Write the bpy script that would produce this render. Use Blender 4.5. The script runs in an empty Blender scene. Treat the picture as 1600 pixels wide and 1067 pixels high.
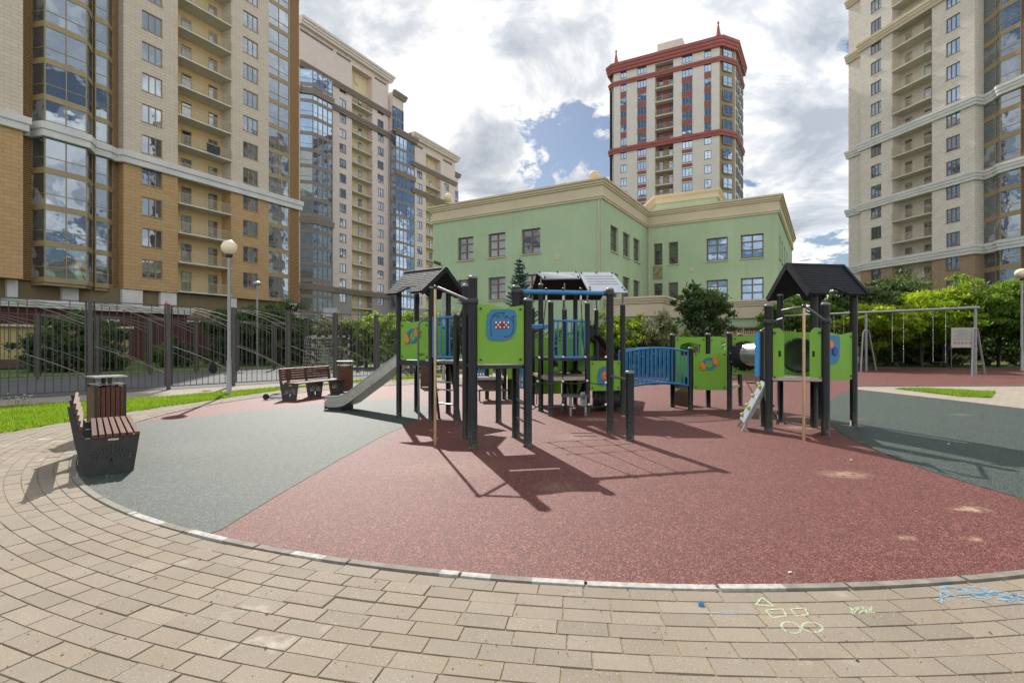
import bpy, bmesh, math, random
from mathutils import Vector, Matrix, noise as mnoise
R = math.radians
C = bpy.context.scene.collection
scene = bpy.context.scene
# ---------------------------------------------------------------- camera
FX, HY = 820.0, 537.0            # focal length and horizon row measured on the 1600 px wide photograph
cam_d = bpy.data.cameras.new('camera'); cam = bpy.data.objects.new('camera', cam_d); C.objects.link(cam)
cam.location = (0, 0, 1.5); cam.rotation_euler = (R(90), 0, 0)
cam_d.sensor_width = 36; cam_d.lens = 36*FX/1600; cam_d.shift_y = 3.5/1600
cam_d.clip_start = 0.05; cam_d.clip_end = 3000
scene.camera = cam
# ---------------------------------------------------------------- light
SUN_EL, SUN_AZ = 40.5, 17.2      # sun stands ahead of the camera, a little to the left
sdir = Vector((-math.sin(R(SUN_AZ))*math.cos(R(SUN_EL)), math.cos(R(SUN_AZ))*math.cos(R(SUN_EL)), math.sin(R(SUN_EL))))
sl = bpy.data.lights.new('sun', 'SUN'); sl.energy = 4.9; sl.angle = R(0.55); sl.color = (1.0, 0.95, 0.88)
so = bpy.data.objects.new('sun', sl); C.objects.link(so); so.rotation_euler = sdir.to_track_quat('Z', 'Y').to_euler()
so.location = (0, 0, 80)
scene.view_settings.view_transform = 'Standard'; scene.view_settings.look = 'None'
scene.view_settings.exposure = 0.30; scene.view_settings.gamma = 1.0
scene.cycles.max_bounces = 8; scene.cycles.transparent_max_bounces = 12
scene.cycles.use_denoising = True

w = bpy.data.worlds.new('World'); scene.world = w; w.use_nodes = True
nt = w.node_tree; nt.nodes.clear(); N = nt.nodes.new; L = nt.links.new
def wmath(op, a, b=None, c=None):
    n = N('ShaderNodeMath'); n.operation = op
    for i, v in enumerate((a, b, c)):
        if v is None: continue
        if isinstance(v, (int, float)): n.inputs[i].default_value = v
        else: L(v, n.inputs[i])
    return n.outputs[0]
wo = N('ShaderNodeOutputWorld'); sky = N('ShaderNodeTexSky'); sky.sky_type = 'NISHITA'; sky.sun_disc = False
sky.sun_elevation = R(SUN_EL); sky.sun_rotation = R(-SUN_AZ); sky.air_density = 1.0; sky.dust_density = 0.6; sky.ozone_density = 2.0
bg1 = N('ShaderNodeBackground'); bg1.inputs[1].default_value = 0.07; L(sky.outputs[0], bg1.inputs[0])
tc = N('ShaderNodeTexCoord'); sep = N('ShaderNodeSeparateXYZ'); L(tc.outputs['Generated'], sep.inputs[0])
zz = wmath('ADD', wmath('MAXIMUM', sep.outputs[2], 0.0), 0.30)
cmb = N('ShaderNodeCombineXYZ'); L(wmath('DIVIDE', sep.outputs[0], zz), cmb.inputs[0]); L(wmath('DIVIDE', sep.outputs[1], zz), cmb.inputs[1])
CL_OFF = (1.2, 7.7, 2.4)
def wnoise(scale, detail, rough, off, dist=0.0):
    m = N('ShaderNodeMapping'); m.inputs['Location'].default_value = off; L(cmb.outputs[0], m.inputs[0])
    n = N('ShaderNodeTexNoise'); n.inputs['Scale'].default_value = scale; n.inputs['Detail'].default_value = detail
    n.inputs['Roughness'].default_value = rough; n.inputs['Distortion'].default_value = dist; L(m.outputs[0], n.inputs[0]); return n.outputs[0]
def wramp(fac, stops):
    r = N('ShaderNodeValToRGB'); L(fac, r.inputs[0]); el = r.color_ramp.elements
    while len(el) < len(stops): el.new(0.5)
    for e, (p, c) in zip(el, stops): e.position = p; e.color = c if len(c) == 4 else (*c, 1)
    return r.outputs[0]
big = wnoise(2.6, 12, 0.62, CL_OFF, 0.25)
cover = wramp(big, [(0.445, (0, 0, 0)), (0.480, (1, 1, 1))])
thick = wnoise(2.9, 12, 0.6, (14.7, 4.4, 2.2), 0.35)
ccol = wramp(thick, [(0.36, (1.08, 1.08, 1.08)), (0.46, (1.0, 1.0, 1.0)), (0.525, (0.70, 0.73, 0.78)), (0.63, (0.44, 0.49, 0.56))])
# clouds away from the sun are lit from the front and brighter
dv = N('ShaderNodeVectorMath'); dv.operation = 'DOT_PRODUCT'; L(tc.outputs['Generated'], dv.inputs[0]); dv.inputs[1].default_value = (sdir.x, sdir.y, 0)
gain = wmath('SUBTRACT', 1.20, wmath('MULTIPLY', dv.outputs['Value'], 0.52))
bg2 = N('ShaderNodeBackground'); L(ccol, bg2.inputs[0]); L(gain, bg2.inputs[1])
mixs = N('ShaderNodeMixShader'); L(cover, mixs.inputs[0]); L(bg1.outputs[0], mixs.inputs[1]); L(bg2.outputs[0], mixs.inputs[2])
L(mixs.outputs[0], wo.inputs[0])
w.cycles.sampling_method = 'AUTOMATIC'

# ---------------------------------------------------------------- materials
def srgb(r, g, b):
    f = lambda c: (c/255/12.92) if c <= 10 else ((c/255+0.055)/1.055)**2.4
    return (f(r), f(g), f(b))
class NT:
    def __init__(s, name):
        s.m = bpy.data.materials.new(name); s.m.use_nodes = True; s.t = s.m.node_tree
        s.b = s.t.nodes['Principled BSDF']; s.out = s.t.nodes['Material Output']
    def n(s, typ, **kw):
        x = s.t.nodes.new(typ)
        for k, v in kw.items():
            if k in x.inputs.keys(): x.inputs[k].default_value = v
            else: setattr(x, k, v)
        return x
    def l(s, a, b): s.t.links.new(a, b)
    def math(s, op, a, b=None, c=None):
        x = s.t.nodes.new('ShaderNodeMath'); x.operation = op
        for i, v in enumerate((a, b, c)):
            if v is None: continue
            if isinstance(v, (int, float)): x.inputs[i].default_value = v
            else: s.l(v, x.inputs[i])
        return x.outputs[0]
    def mix(s, f, a, b, mode='MIX'):
        x = s.t.nodes.new('ShaderNodeMix'); x.data_type = 'RGBA'; x.blend_type = mode
        for sock, v in ((x.inputs[0], f), (x.inputs[6], a), (x.inputs[7], b)):
            if isinstance(v, (int, float)): sock.default_value = v
            elif isinstance(v, (tuple, list)): sock.default_value = (*v, 1) if len(v) == 3 else v
            else: s.l(v, sock)
        return x.outputs[2]
    def ramp(s, f, stops, const=False):
        r = s.t.nodes.new('ShaderNodeValToRGB'); s.l(f, r.inputs[0]); el = r.color_ramp.elements
        if const: r.color_ramp.interpolation = 'CONSTANT'
        while len(el) < len(stops): el.new(0.5)
        for e, (p, c) in zip(el, stops):
            e.position = p; e.color = (c, c, c, 1) if isinstance(c, (int, float)) else (*c, 1)
        return r.outputs[0]
    def obj(s): return s.n('ShaderNodeTexCoord').outputs['Object']
    def noise(s, scale, detail=3, rough=0.5, vec=None, out=0):
        x = s.n('ShaderNodeTexNoise', Scale=scale, Detail=detail, Roughness=rough); s.l(vec if vec is not None else s.obj(), x.inputs['Vector']); return x.outputs[out]
    def col(s, v):
        if isinstance(v, tuple): s.b.inputs['Base Color'].default_value = (*v, 1)
        else: s.l(v, s.b.inputs['Base Color'])
    def bump(s, h, strength=0.3, dist=0.01):
        x = s.n('ShaderNodeBump', Strength=strength, Distance=dist); s.l(h, x.inputs['Height']); s.l(x.outputs[0], s.b.inputs['Normal'])
    def set(s, **kw):
        for k, v in kw.items(): s.b.inputs[k.replace('_', ' ')].default_value = v
M = {}
def simple(name, col, rough=0.6, metal=0.0, var=0.12, scale=6.0, bump=0.0, bscale=80, spec=None):
    t = NT(name); n = t.noise(scale, 4, 0.6)
    lo = tuple(c*(1-var) for c in col); hi = tuple(min(1, c*(1+var)) for c in col)
    t.col(t.ramp(n, [(0.3, lo), (0.7, hi)])); t.set(Roughness=rough, Metallic=metal)
    r = t.noise(scale*3.1, 3, 0.6); t.l(t.math('MULTIPLY_ADD', r, 0.25, rough-0.12), t.b.inputs['Roughness'])
    if spec is not None: t.b.inputs['Specular IOR Level'].default_value = spec
    if bump: t.bump(t.noise(bscale, 3, 0.6), bump, 0.01)
    M[name] = t.m; return t.m
simple('post_paint', (0.013, 0.014, 0.0135), 0.40, 0.0, 0.25, 5)
simple('post_cap', (0.16, 0.17, 0.17), 0.4)  # lighter grey paints in the sky reflection on the post tops
simple('green_panel', srgb(116, 168, 44), 0.38, 0, 0.05, 3)
simple('panel_blue', srgb(44, 116, 160), 0.4, 0, 0.08, 5)
simple('rail_blue', srgb(48, 124, 178), 0.35, 0, 0.08, 5)
simple('ornament_orange', srgb(225, 125, 25), 0.45, 0, 0.06)
simple('dark_plastic', (0.02, 0.022, 0.025), 0.3, 0, 0.2)
simple('roof_plastic', (0.014, 0.015, 0.018), 0.75, 0, 0.15, 4, spec=0.3)
simple('grey_board', (0.33, 0.34, 0.36), 0.35, 0, 0.06)
simple('galvanised', (0.27, 0.28, 0.28), 0.5, 0.5, 0.2, 18)
simple('steel', (0.52, 0.52, 0.50), 0.28, 0.85, 0.12, 8)
simple('brass_pole', srgb(196, 168, 128), 0.35, 0.6, 0.12, 6)
simple('tube_grey', (0.16, 0.16, 0.165), 0.48, 0.4, 0.15, 10)
simple('rope', (0.022, 0.022, 0.024), 0.85, 0, 0.3, 40, 0.5, 300)
simple('net_grey', (0.30, 0.30, 0.28), 0.8)
simple('white_clip', (0.7, 0.7, 0.7), 0.4)
simple('deck_tan', (0.42, 0.36, 0.27), 0.6, 0, 0.15, 8)
simple('deck_grey', (0.12, 0.12, 0.12), 0.45, 0.2, 0.15, 8)
simple('hold_green', srgb(150, 185, 105), 0.5, 0, 0.1)
simple('red_bead', srgb(170, 30, 30), 0.4)
simple('white_bead', (0.75, 0.73, 0.70), 0.4)
simple('bench_metal', (0.035, 0.035, 0.032), 0.5, 0.1, 0.2, 12)
simple('label_plate', (0.62, 0.56, 0.40), 0.4, 0.3)
simple('fence_bar_lit', (0.24, 0.23, 0.21), 0.4, 0.5, 0.15, 9)  # lighter colour stands in for the light the curved bars catch
simple('fence_metal', (0.085, 0.080, 0.072), 0.5, 0.3, 0.15, 9)
simple('lamp_globe', (0.82, 0.70, 0.50), 0.25, 0, 0.03)
simple('lamp_post', (0.30, 0.30, 0.29), 0.5, 0.5, 0.15, 20)
simple('white_paint', (0.36, 0.35, 0.32), 0.8, 0, 0.3, 22)
simple('kerb_stone', (0.20, 0.18, 0.15), 0.85, 0, 0.25, 9, 0.4, 60)
simple('dark_cloth', (0.05, 0.05, 0.055), 0.9, 0, 0.5, 3)
simple('black_cloth', (0.010, 0.010, 0.012), 0.9)
simple('red_cloth', srgb(185, 40, 50), 0.8)
simple('blue_metal', (0.02, 0.05, 0.12), 0.35, 0.4)
simple('tyre', (0.015, 0.015, 0.015), 0.8)
simple('trunk_bark', (0.055, 0.042, 0.032), 0.9, 0, 0.3, 10, 0.8, 40)
simple('white_stone', (0.62, 0.61, 0.58), 0.75, 0, 0.10, 0.6)
simple('beige_stone', (0.55, 0.46, 0.32), 0.75, 0, 0.10, 0.6)
simple('frame_gold', (0.33, 0.25, 0.13), 0.5, 0.1, 0.1, 2)
simple('frame_brown', (0.17, 0.12, 0.08), 0.5, 0.0, 0.1, 2)
simple('frame_grey', (0.22, 0.19, 0.16), 0.5, 0.0, 0.1, 2)
simple('balcony_slab', (0.58, 0.54, 0.46), 0.8, 0, 0.08, 0.7)
simple('balcony_rail', (0.46, 0.38, 0.24), 0.6, 0, 0.1, 1)
simple('door_dark', (0.045, 0.045, 0.042), 0.3)
simple('olive_panel', (0.20, 0.16, 0.08), 0.8, 0, 0.1, 1)
simple('brick_pink_trim', (0.24, 0.19, 0.16), 0.8, 0, 0.1, 1)
simple('red_trim', srgb(150, 82, 77), 0.7, 0, 0.12, 0.5)
simple('kg_stucco', srgb(164, 185, 146), 0.9, 0, 0.05, 0.35, 0.25, 14)
simple('kg_cornice', srgb(200, 186, 158), 0.85, 0, 0.07, 0.4, 0.15, 20)
simple('globe_stone', srgb(214, 196, 160), 0.7, 0, 0.08, 2)
simple('yellow_wall', srgb(184, 164, 112), 0.85, 0, 0.08, 1.0)
simple('plinth_brown', (0.13, 0.08, 0.06), 0.85)
simple('picket_wood', srgb(178, 150, 112), 0.8, 0, 0.15, 3)
simple('ac_white', (0.62, 0.62, 0.60), 0.5)
simple('mosaic', (0.25, 0.22, 0.10), 0.6, 0, 0.6, 4)
simple('chalk_white', srgb(188, 208, 164), 0.95, 0, 0.1, 40)
simple('chalk_blue', srgb(132, 178, 206), 0.95, 0, 0.1, 40)
simple('litter_white', (0.8, 0.8, 0.8), 0.8)
simple('dry_leaf', (0.45, 0.25, 0.06), 0.8)
simple('sign_face', (0.42, 0.40, 0.34), 0.5, 0, 0.05)
simple('sign_ink', (0.10, 0.10, 0.10), 0.6)
simple('sign_red', srgb(170, 50, 45), 0.6)
simple('dark_core_fill', (0.05, 0.05, 0.05), 0.9)  # even dark grey of the solid boxes inside the buildings
simple('flower_blue', srgb(28, 74, 160), 0.4)
simple('grey_plate', (0.40, 0.41, 0.44), 0.32, 0.15, 0.05)

def brick_mat(name, c1, c2, mortar, bw, bh, ms=0.012, rough=0.8, var=0.06, bumpd=0.01, off=0.5):
    t = NT(name); o = t.obj(); sp = t.n('ShaderNodeSeparateXYZ'); t.l(o, sp.inputs[0])
    cb = t.n('ShaderNodeCombineXYZ'); t.l(t.math('ADD', sp.outputs[0], sp.outputs[1]), cb.inputs[0]); t.l(sp.outputs[2], cb.inputs[1])
    br = t.n('ShaderNodeTexBrick', offset=off); t.l(cb.outputs[0], br.inputs['Vector'])
    for k, v in (('Color1', (*c1, 1)), ('Color2', (*c2, 1)), ('Mortar', (*mortar, 1)), ('Scale', 1.0), ('Mortar Size', ms), ('Mortar Smooth', 0.2), ('Brick Width', bw), ('Row Height', bh)):
        br.inputs[k].default_value = v
    n = t.noise(0.25, 5, 0.65)
    t.col(t.mix(t.ramp(n, [(0.35, 0.0), (0.8, var*2.2)]), br.outputs['Color'], tuple(c*0.7 for c in c1)))
    t.set(Roughness=rough); t.bump(t.math('SUBTRACT', 1.0, br.outputs['Fac']), 0.4, bumpd); M[name] = t.m
brick_mat('tile_tan', srgb(208, 194, 176), srgb(201, 186, 167), srgb(154, 138, 120), 0.9, 0.33)
brick_mat('tile_orange', srgb(190, 157, 112), srgb(182, 148, 104), srgb(132, 102, 70), 0.9, 0.33)
brick_mat('tile_yellow', srgb(222, 194, 146), srgb(216, 188, 140), srgb(196, 170, 124), 1.2, 0.4)
brick_mat('tile_pale', srgb(226, 208, 172), srgb(220, 202, 166), srgb(202, 184, 150), 1.2, 0.4)
brick_mat('tile_red', srgb(84, 42, 36), srgb(76, 37, 32), srgb(52, 28, 26), 0.5, 0.2)
brick_mat('tile_pink', srgb(220, 203, 194), srgb(215, 198, 190), srgb(200, 184, 176), 1.2, 0.5, 0.008)  # distance haze is put into the colour as extra paleness
brick_mat('tile_grey', srgb(158, 154, 148), srgb(150, 147, 142), srgb(135, 132, 128), 1.2, 0.5, 0.008)
brick_mat('tile_cream', srgb(222, 212, 200), srgb(212, 202, 188), srgb(170, 160, 146), 0.62, 0.31, 0.016)
brick_mat('tile_brown', srgb(164, 140, 112), srgb(154, 130, 104), srgb(116, 98, 80), 0.62, 0.31, 0.016)
brick_mat('tile_tower', srgb(212, 205, 195), srgb(206, 199, 189), srgb(188, 181, 171), 1.2, 0.6, 0.01)
brick_mat('tile_tower_red', srgb(152, 88, 82), srgb(142, 82, 76), srgb(126, 74, 68), 0.8, 0.3, 0.01)
brick_mat('tile_bay', srgb(170, 150, 118), srgb(158, 138, 106), srgb(120, 100, 78), 0.6, 0.3, 0.03)

t = NT('kg_stucco'); o = t.obj(); mp = t.n('ShaderNodeMapping'); mp.inputs['Scale'].default_value = (1.6, 1.6, 0.10); t.l(o, mp.inputs[0])
st_ = t.noise(1.0, 6, 0.65, mp.outputs[0]); bl = t.noise(0.35, 6, 0.6); fi = t.noise(9, 4, 0.7)
c = t.ramp(bl, [(0.3, srgb(162, 182, 146)), (0.7, srgb(176, 194, 158))]); c = t.mix(t.ramp(st_, [(0.50, 0.0), (0.75, 0.2)]), c, srgb(134, 152, 120)); c = t.mix(t.ramp(fi, [(0.55, 0.0), (0.8, 0.25)]), c, srgb(190, 204, 170))
t.col(c); t.set(Roughness=0.92); t.bump(t.noise(11, 5, 0.7), 0.5, 0.03); M['kg_stucco'] = t.m
# posts: black paint, dusty scuffs near the foot
t = NT('post_paint'); o = t.obj(); sx = t.n('ShaderNodeSeparateXYZ'); t.l(o, sx.inputs[0]); n = t.noise(7, 5, 0.7); n2 = t.noise(30, 4, 0.7)
low = t.math('MULTIPLY', t.ramp(sx.outputs[2], [(0.0, 1.0), (0.10, 0.5), (0.45, 0.0)]), t.ramp(n2, [(0.42, 0.0), (0.62, 0.8)]))
c = t.ramp(n, [(0.35, (0.007, 0.0075, 0.0075)), (0.7, (0.014, 0.014, 0.013))]); c = t.mix(low, c, (0.16, 0.14, 0.11)); c = t.mix(t.ramp(t.noise(16, 5, 0.8), [(0.66, 0.0), (0.74, 0.35)]), c, (0.09, 0.085, 0.075))
t.col(c); t.b.inputs['Specular IOR Level'].default_value = 0.28; t.l(t.math('MULTIPLY_ADD', n, 0.3, 0.22), t.b.inputs['Roughness']); M['post_paint'] = t.m
def chalky(name, col):
    t = NT(name); n = t.noise(260, 3, 0.7); n2 = t.noise(40, 3, 0.6); t.col(col); t.set(Roughness=0.95)
    f = t.math('MULTIPLY', t.ramp(n, [(0.40, 0.15), (0.56, 1.0)]), t.ramp(n2, [(0.3, 0.5), (0.6, 1.0)])); tr = t.n('ShaderNodeBsdfTransparent'); mx = t.n('ShaderNodeMixShader')
    t.l(f, mx.inputs[0]); t.l(tr.outputs[0], mx.inputs[1]); t.l(t.b.outputs[0], mx.inputs[2]); t.l(mx.outputs[0], t.out.inputs[0]); M[name] = t.m
chalky('chalk_white', srgb(196, 214, 176)); chalky('chalk_blue', srgb(138, 184, 212))

def louvre(name, c, d):
    t = NT(name); o = t.obj(); sp = t.n('ShaderNodeSeparateXYZ'); t.l(o, sp.inputs[0])
    f = t.math('FRACT', t.math('MULTIPLY', sp.outputs[2], 5.5))
    g = t.ramp(f, [(0.0, 0.0), (0.25, 1.0), (0.75, 1.0), (0.95, 0.0)])
    t.col(t.mix(g, d, c)); t.bump(g, 0.8, 0.05); t.set(Roughness=0.7); M[name] = t.m
louvre('louvre_tan', srgb(160, 122, 78), srgb(84, 60, 38)); louvre('louvre_brown', srgb(128, 96, 70), srgb(60, 42, 30))

def glass(name, dark, mid, light, refl=0.35, tint=(0.9, 0.95, 1.0), lightness=0.5):
    """window glass: curtain or dark room behind (chosen per window), sky mirrored in the pane"""
    t = NT(name); oi = t.n('ShaderNodeObjectInfo'); o = t.obj()
    sp = t.n('ShaderNodeSeparateXYZ'); t.l(o, sp.inputs[0])
    rnd = oi.outputs['Random']
    base = t.ramp(rnd, [(0.0, dark), (0.42, mid), (0.42+0.3*(1-lightness), mid), (1.0, light)])
    # folds of the curtains
    wv = t.math('SINE', t.math('MULTIPLY', t.math('ADD', sp.outputs[0], sp.outputs[1]), 34.0))
    fold = t.math('MULTIPLY_ADD', wv, 0.10, 0.9)
    cb = t.n('ShaderNodeCombineXYZ'); 
    for i in range(3): t.l(fold, cb.inputs[i])
    nz = t.noise(0.9, 2, 0.5, None)
    vm = t.n('ShaderNodeVectorMath', operation='ADD'); t.l(o, vm.inputs[0])
    c3 = t.n('ShaderNodeCombineXYZ'); t.l(t.math('MULTIPLY', rnd, 57.0), c3.inputs[0]); t.l(c3.outputs[0], vm.inputs[1])
    blob = t.noise(0.8, 1, 0.4, vm.outputs[0])
    base2 = t.mix(t.ramp(blob, [(0.42, 0.0), (0.5, 1.0)]), base, dark)
    t.col(t.mix(1.0, base2, cb.outputs[0], 'MULTIPLY')); t.set(Roughness=0.7)
    gl = t.n('ShaderNodeBsdfGlossy', Roughness=0.015); gl.inputs[0].default_value = (*tint, 1)
    # old float glass is slightly wavy, each pane differently
    nn = t.noise(0.7, 2, 0.4, vm.outputs[0]); bp = t.n('ShaderNodeBump', Strength=0.25, Distance=0.05); t.l(nn, bp.inputs['Height']); t.l(bp.outputs[0], gl.inputs['Normal'])
    fr = t.n('ShaderNodeFresnel', IOR=1.5)
    f = t.math('MINIMUM', t.math('ADD', t.math('MULTIPLY', fr.outputs[0], 0.9), refl), 1.0)
    mx = t.n('ShaderNodeMixShader'); t.l(f, mx.inputs[0]); t.l(t.b.outputs[0], mx.inputs[1]); t.l(gl.outputs[0], mx.inputs[2]); t.l(mx.outputs[0], t.out.inputs[0])
    M[name] = t.m
glass('glass_window', (0.02, 0.024, 0.028), (0.07, 0.08, 0.085), (0.36, 0.37, 0.34), 0.24, (0.78, 0.88, 1.0))
glass('glass_bay', (0.04, 0.05, 0.06), (0.10, 0.12, 0.14), (0.44, 0.47, 0.46), 0.24, (0.78, 0.88, 1.0))
glass('glass_kg', (0.035, 0.04, 0.035), (0.05, 0.055, 0.045), (0.12, 0.12, 0.09), 0.10)
glass('glass_blue', (0.04, 0.06, 0.09), (0.10, 0.14, 0.2), (0.36, 0.40, 0.44), 0.42, (0.62, 0.80, 1.0))

# bench wood
t = NT('bench_wood'); o = t.obj(); mp = t.n('ShaderNodeMapping'); mp.inputs['Scale'].default_value = (1.5, 14, 14); t.l(o, mp.inputs[0])
n = t.noise(3, 6, 0.65, mp.outputs[0]); t.col(t.ramp(n, [(0.3, srgb(62, 30, 18)), (0.55, srgb(98, 54, 36)), (0.75, srgb(134, 88, 68))])); t.set(Roughness=0.42)
t.bump(n, 0.3, 0.004); M['bench_wood'] = t.m

# rubber crumb flooring
def rubber(name, base, dark, light, sand=()):
    t = NT(name); o = t.obj()
    v = t.n('ShaderNodeTexVoronoi', Scale=185.0); t.l(o, v.inputs['Vector'])
    sp = t.n('ShaderNodeSeparateColor'); t.l(v.outputs['Color'], sp.inputs[0])
    gran = t.ramp(sp.outputs[0], [(0.0, dark), (0.3, base), (0.72, base), (0.86, light), (1.0, tuple(min(1, c*1.5+0.05) for c in light))])
    v2 = t.n('ShaderNodeTexVoronoi', Scale=38.0); t.l(o, v2.inputs['Vector']); s2 = t.n('ShaderNodeSeparateColor'); t.l(v2.outputs['Color'], s2.inputs[0])
    c = t.mix(t.ramp(s2.outputs[1], [(0.0, 0.0), (0.90, 0.0), (0.93, 0.5)]), gran, light)
    big = t.noise(0.55, 6, 0.62); c = t.mix(t.ramp(big, [(0.38, 0.0), (0.72, 0.32)]), c, tuple(x*1.35+0.03 for x in base))
    big2 = t.noise(2.3, 6, 0.7); c = t.mix(t.ramp(big2, [(0.52, 0.0), (0.8, 0.22)]), c, tuple(x*0.55 for x in base))
    mid = t.noise(14, 3, 0.7); c = t.mix(t.ramp(mid, [(0.35, 0.16), (0.6, 0.0)]), c, dark)
    sx = t.n('ShaderNodeSeparateXYZ'); t.l(o, sx.inputs[0])
    brk = t.noise(14, 6, 0.75)
    for (x, y, rx, ry, a) in sand:      # blown sand lying on the floor
        dx = t.math('DIVIDE', t.math('SUBTRACT', sx.outputs[0], x), rx); dy = t.math('DIVIDE', t.math('SUBTRACT', sx.outputs[1], y), ry)
        d = t.math('SQRT', t.math('ADD', t.math('MULTIPLY', dx, dx), t.math('MULTIPLY', dy, dy)))
        f = t.math('MULTIPLY', t.math('SUBTRACT', 1.0, t.math('MINIMUM', d, 1.0)), t.ramp(brk, [(0.40, 0.0), (0.62, 1.0)]))
        c = t.mix(t.math('MINIMUM', t.math('MULTIPLY', f, a), 0.85), c, srgb(176, 152, 122))
    t.col(c); t.set(Roughness=0.62)
    t.b.inputs['Specular IOR Level'].default_value = 0.3
    t.bump(v.outputs['Distance'], 0.55, 0.004); M[name] = t.m
def G(px, py): Y = 1.5*FX/(py-HY); return ((px-800)/FX*Y, Y)
def gs(px, py, rx, ry, a): x, y = G(px, py); return (x, y, rx, ry, a)
rubber('rubber_red', srgb(86, 40, 36), srgb(30, 13, 12), srgb(146, 92, 83),
       [gs(1320, 741, 0.35, 0.22, 1.2), gs(1515, 795, 0.2, 0.12, 1.6), gs(1415, 840, 0.12, 0.07, 1.0), gs(1522, 842, 0.12, 0.07, 1.0), gs(1255, 668, 0.45, 0.25, 1.3), gs(930, 655, 0.5, 0.35, 1.3),
        gs(870, 760, 0.3, 0.3, 0.35), gs(900, 683, 0.4, 0.4, 0.5), gs(1150, 600, 0.9, 1.2, 0.45), gs(700, 730, 1.2, 0.7, 0.25), gs(1590, 745, 0.3, 0.2, 1.1)])
rubber('rubber_green', srgb(40, 52, 47), srgb(14, 20, 18), srgb(94, 106, 98), [gs(1500, 648, 0.3, 0.2, 0.6), gs(1340, 655, 0.2, 0.12, 0.6), gs(300, 700, 1.0, 0.8, 0.1), gs(1330, 690, .25, .1, .7)])
# concrete pavers: colour varies per stone through the corner attribute
t = NT('paver'); at = t.n('ShaderNodeAttribute', attribute_name='Col')
n1 = t.noise(1.1, 6, 0.65); n2 = t.noise(120, 2, 0.6); n3 = t.noise(22, 4, 0.7)
c = t.mix(1.0, srgb(128, 117, 101), at.outputs['Color'], 'MULTIPLY')
c = t.mix(t.ramp(n1, [(0.4, 0.0), (0.75, 0.4)]), c, srgb(152, 142, 126)); c = t.mix(t.ramp(n3, [(0.5, 0.0), (0.75, 0.3)]), c, srgb(126, 112, 94))
c = t.mix(t.ramp(n2, [(0.35, 0.35), (0.5, 0.0)]), c, srgb(112, 100, 84)); c = t.mix(t.ramp(n2, [(0.64, 0.0), (0.72, 0.6)]), c, srgb(214, 202, 180))
ns = t.noise(0.9, 3, 0.5); st = t.noise(5.5, 4, 0.6)
c = t.mix(t.math('MULTIPLY', t.ramp(ns, [(0.55, 0.0), (0.7, 0.8)]), t.ramp(st, [(0.56, 0.0), (0.7, 0.7)])), c, srgb(214, 208, 194))
t.col(c); t.set(Roughness=0.85); t.bump(t.mix(0.5, n2, n3), 0.35, 0.004); M['paver'] = t.m
t = NT('joint_sand'); n = t.noise(60, 4, 0.7); n2 = t.noise(2, 4, 0.6)
c = t.ramp(n, [(0.3, srgb(100, 88, 68)), (0.7, srgb(166, 150, 122))]); c = t.mix(t.ramp(n2, [(0.5, 0), (0.7, .5)]), c, srgb(96, 84, 62)); t.col(c); t.set(Roughness=0.95); t.bump(n, 0.6, 0.004); M['joint_sand'] = t.m
t = NT('path_paving'); o = t.obj(); br = t.n('ShaderNodeTexBrick'); t.l(o, br.inputs['Vector'])
for k, v in (('Color1', (*srgb(152, 142, 126), 1)), ('Color2', (*srgb(138, 129, 114), 1)), ('Mortar', (*srgb(112, 101, 82), 1)), ('Scale', 1.0), ('Mortar Size', 0.008), ('Brick Width', 0.28), ('Row Height', 0.14)): br.inputs[k].default_value = v
n = t.noise(1.2, 6, 0.7); t.col(t.mix(t.ramp(n, [(0.4, 0), (0.7, .35)]), br.outputs[0], srgb(170, 161, 145))); t.set(Roughness=0.85); M['path_paving'] = t.m
t = NT('court_asphalt'); n = t.noise(0.5, 6, 0.7); n2 = t.noise(90, 2, 0.6); c = t.ramp(n, [(0.3, (0.045, 0.047, 0.052)), (0.7, (0.095, 0.095, 0.097))])
t.col(t.mix(t.ramp(n2, [(0.5, 0), (0.7, .5)]), c, (0.17, 0.17, 0.165))); t.set(Roughness=0.85); M['court_asphalt'] = t.m
t = NT('soil_grass'); n = t.noise(3, 8, 0.75); n2 = t.noise(0.3, 4, 0.6); c = t.ramp(n, [(0.3, (0.035, 0.06, 0.012)), (0.6, (0.10, 0.17, 0.03)), (0.8, (0.16, 0.20, 0.06))])
t.col(t.mix(t.ramp(n2, [(0.4, 0), (0.7, .4)]), c, (0.12, 0.14, 0.05))); t.set(Roughness=0.95); t.bump(n, 0.8, 0.05); M['soil_grass'] = t.m

def leafy(name, c1, c2, c3, trans=0.45, rough=0.5):
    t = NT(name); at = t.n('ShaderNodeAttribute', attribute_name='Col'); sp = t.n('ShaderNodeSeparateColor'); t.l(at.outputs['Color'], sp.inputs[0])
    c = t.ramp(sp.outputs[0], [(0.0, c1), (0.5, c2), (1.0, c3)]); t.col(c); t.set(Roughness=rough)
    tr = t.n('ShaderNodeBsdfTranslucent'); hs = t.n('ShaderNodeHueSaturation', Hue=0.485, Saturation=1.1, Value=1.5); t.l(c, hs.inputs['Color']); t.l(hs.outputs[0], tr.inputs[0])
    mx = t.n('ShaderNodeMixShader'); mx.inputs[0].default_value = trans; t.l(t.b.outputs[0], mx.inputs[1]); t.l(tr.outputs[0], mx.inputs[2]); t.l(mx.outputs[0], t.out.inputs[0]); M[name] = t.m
leafy('leaf_lime', (0.10, 0.17, 0.015), (0.20, 0.31, 0.03), (0.34, 0.42, 0.05), 0.55)
leafy('leaf_mid', (0.05, 0.11, 0.015), (0.10, 0.19, 0.025), (0.19, 0.29, 0.04), 0.5)
leafy('leaf_dark', (0.028, 0.06, 0.016), (0.055, 0.10, 0.03), (0.11, 0.17, 0.04), 0.4)
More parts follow.
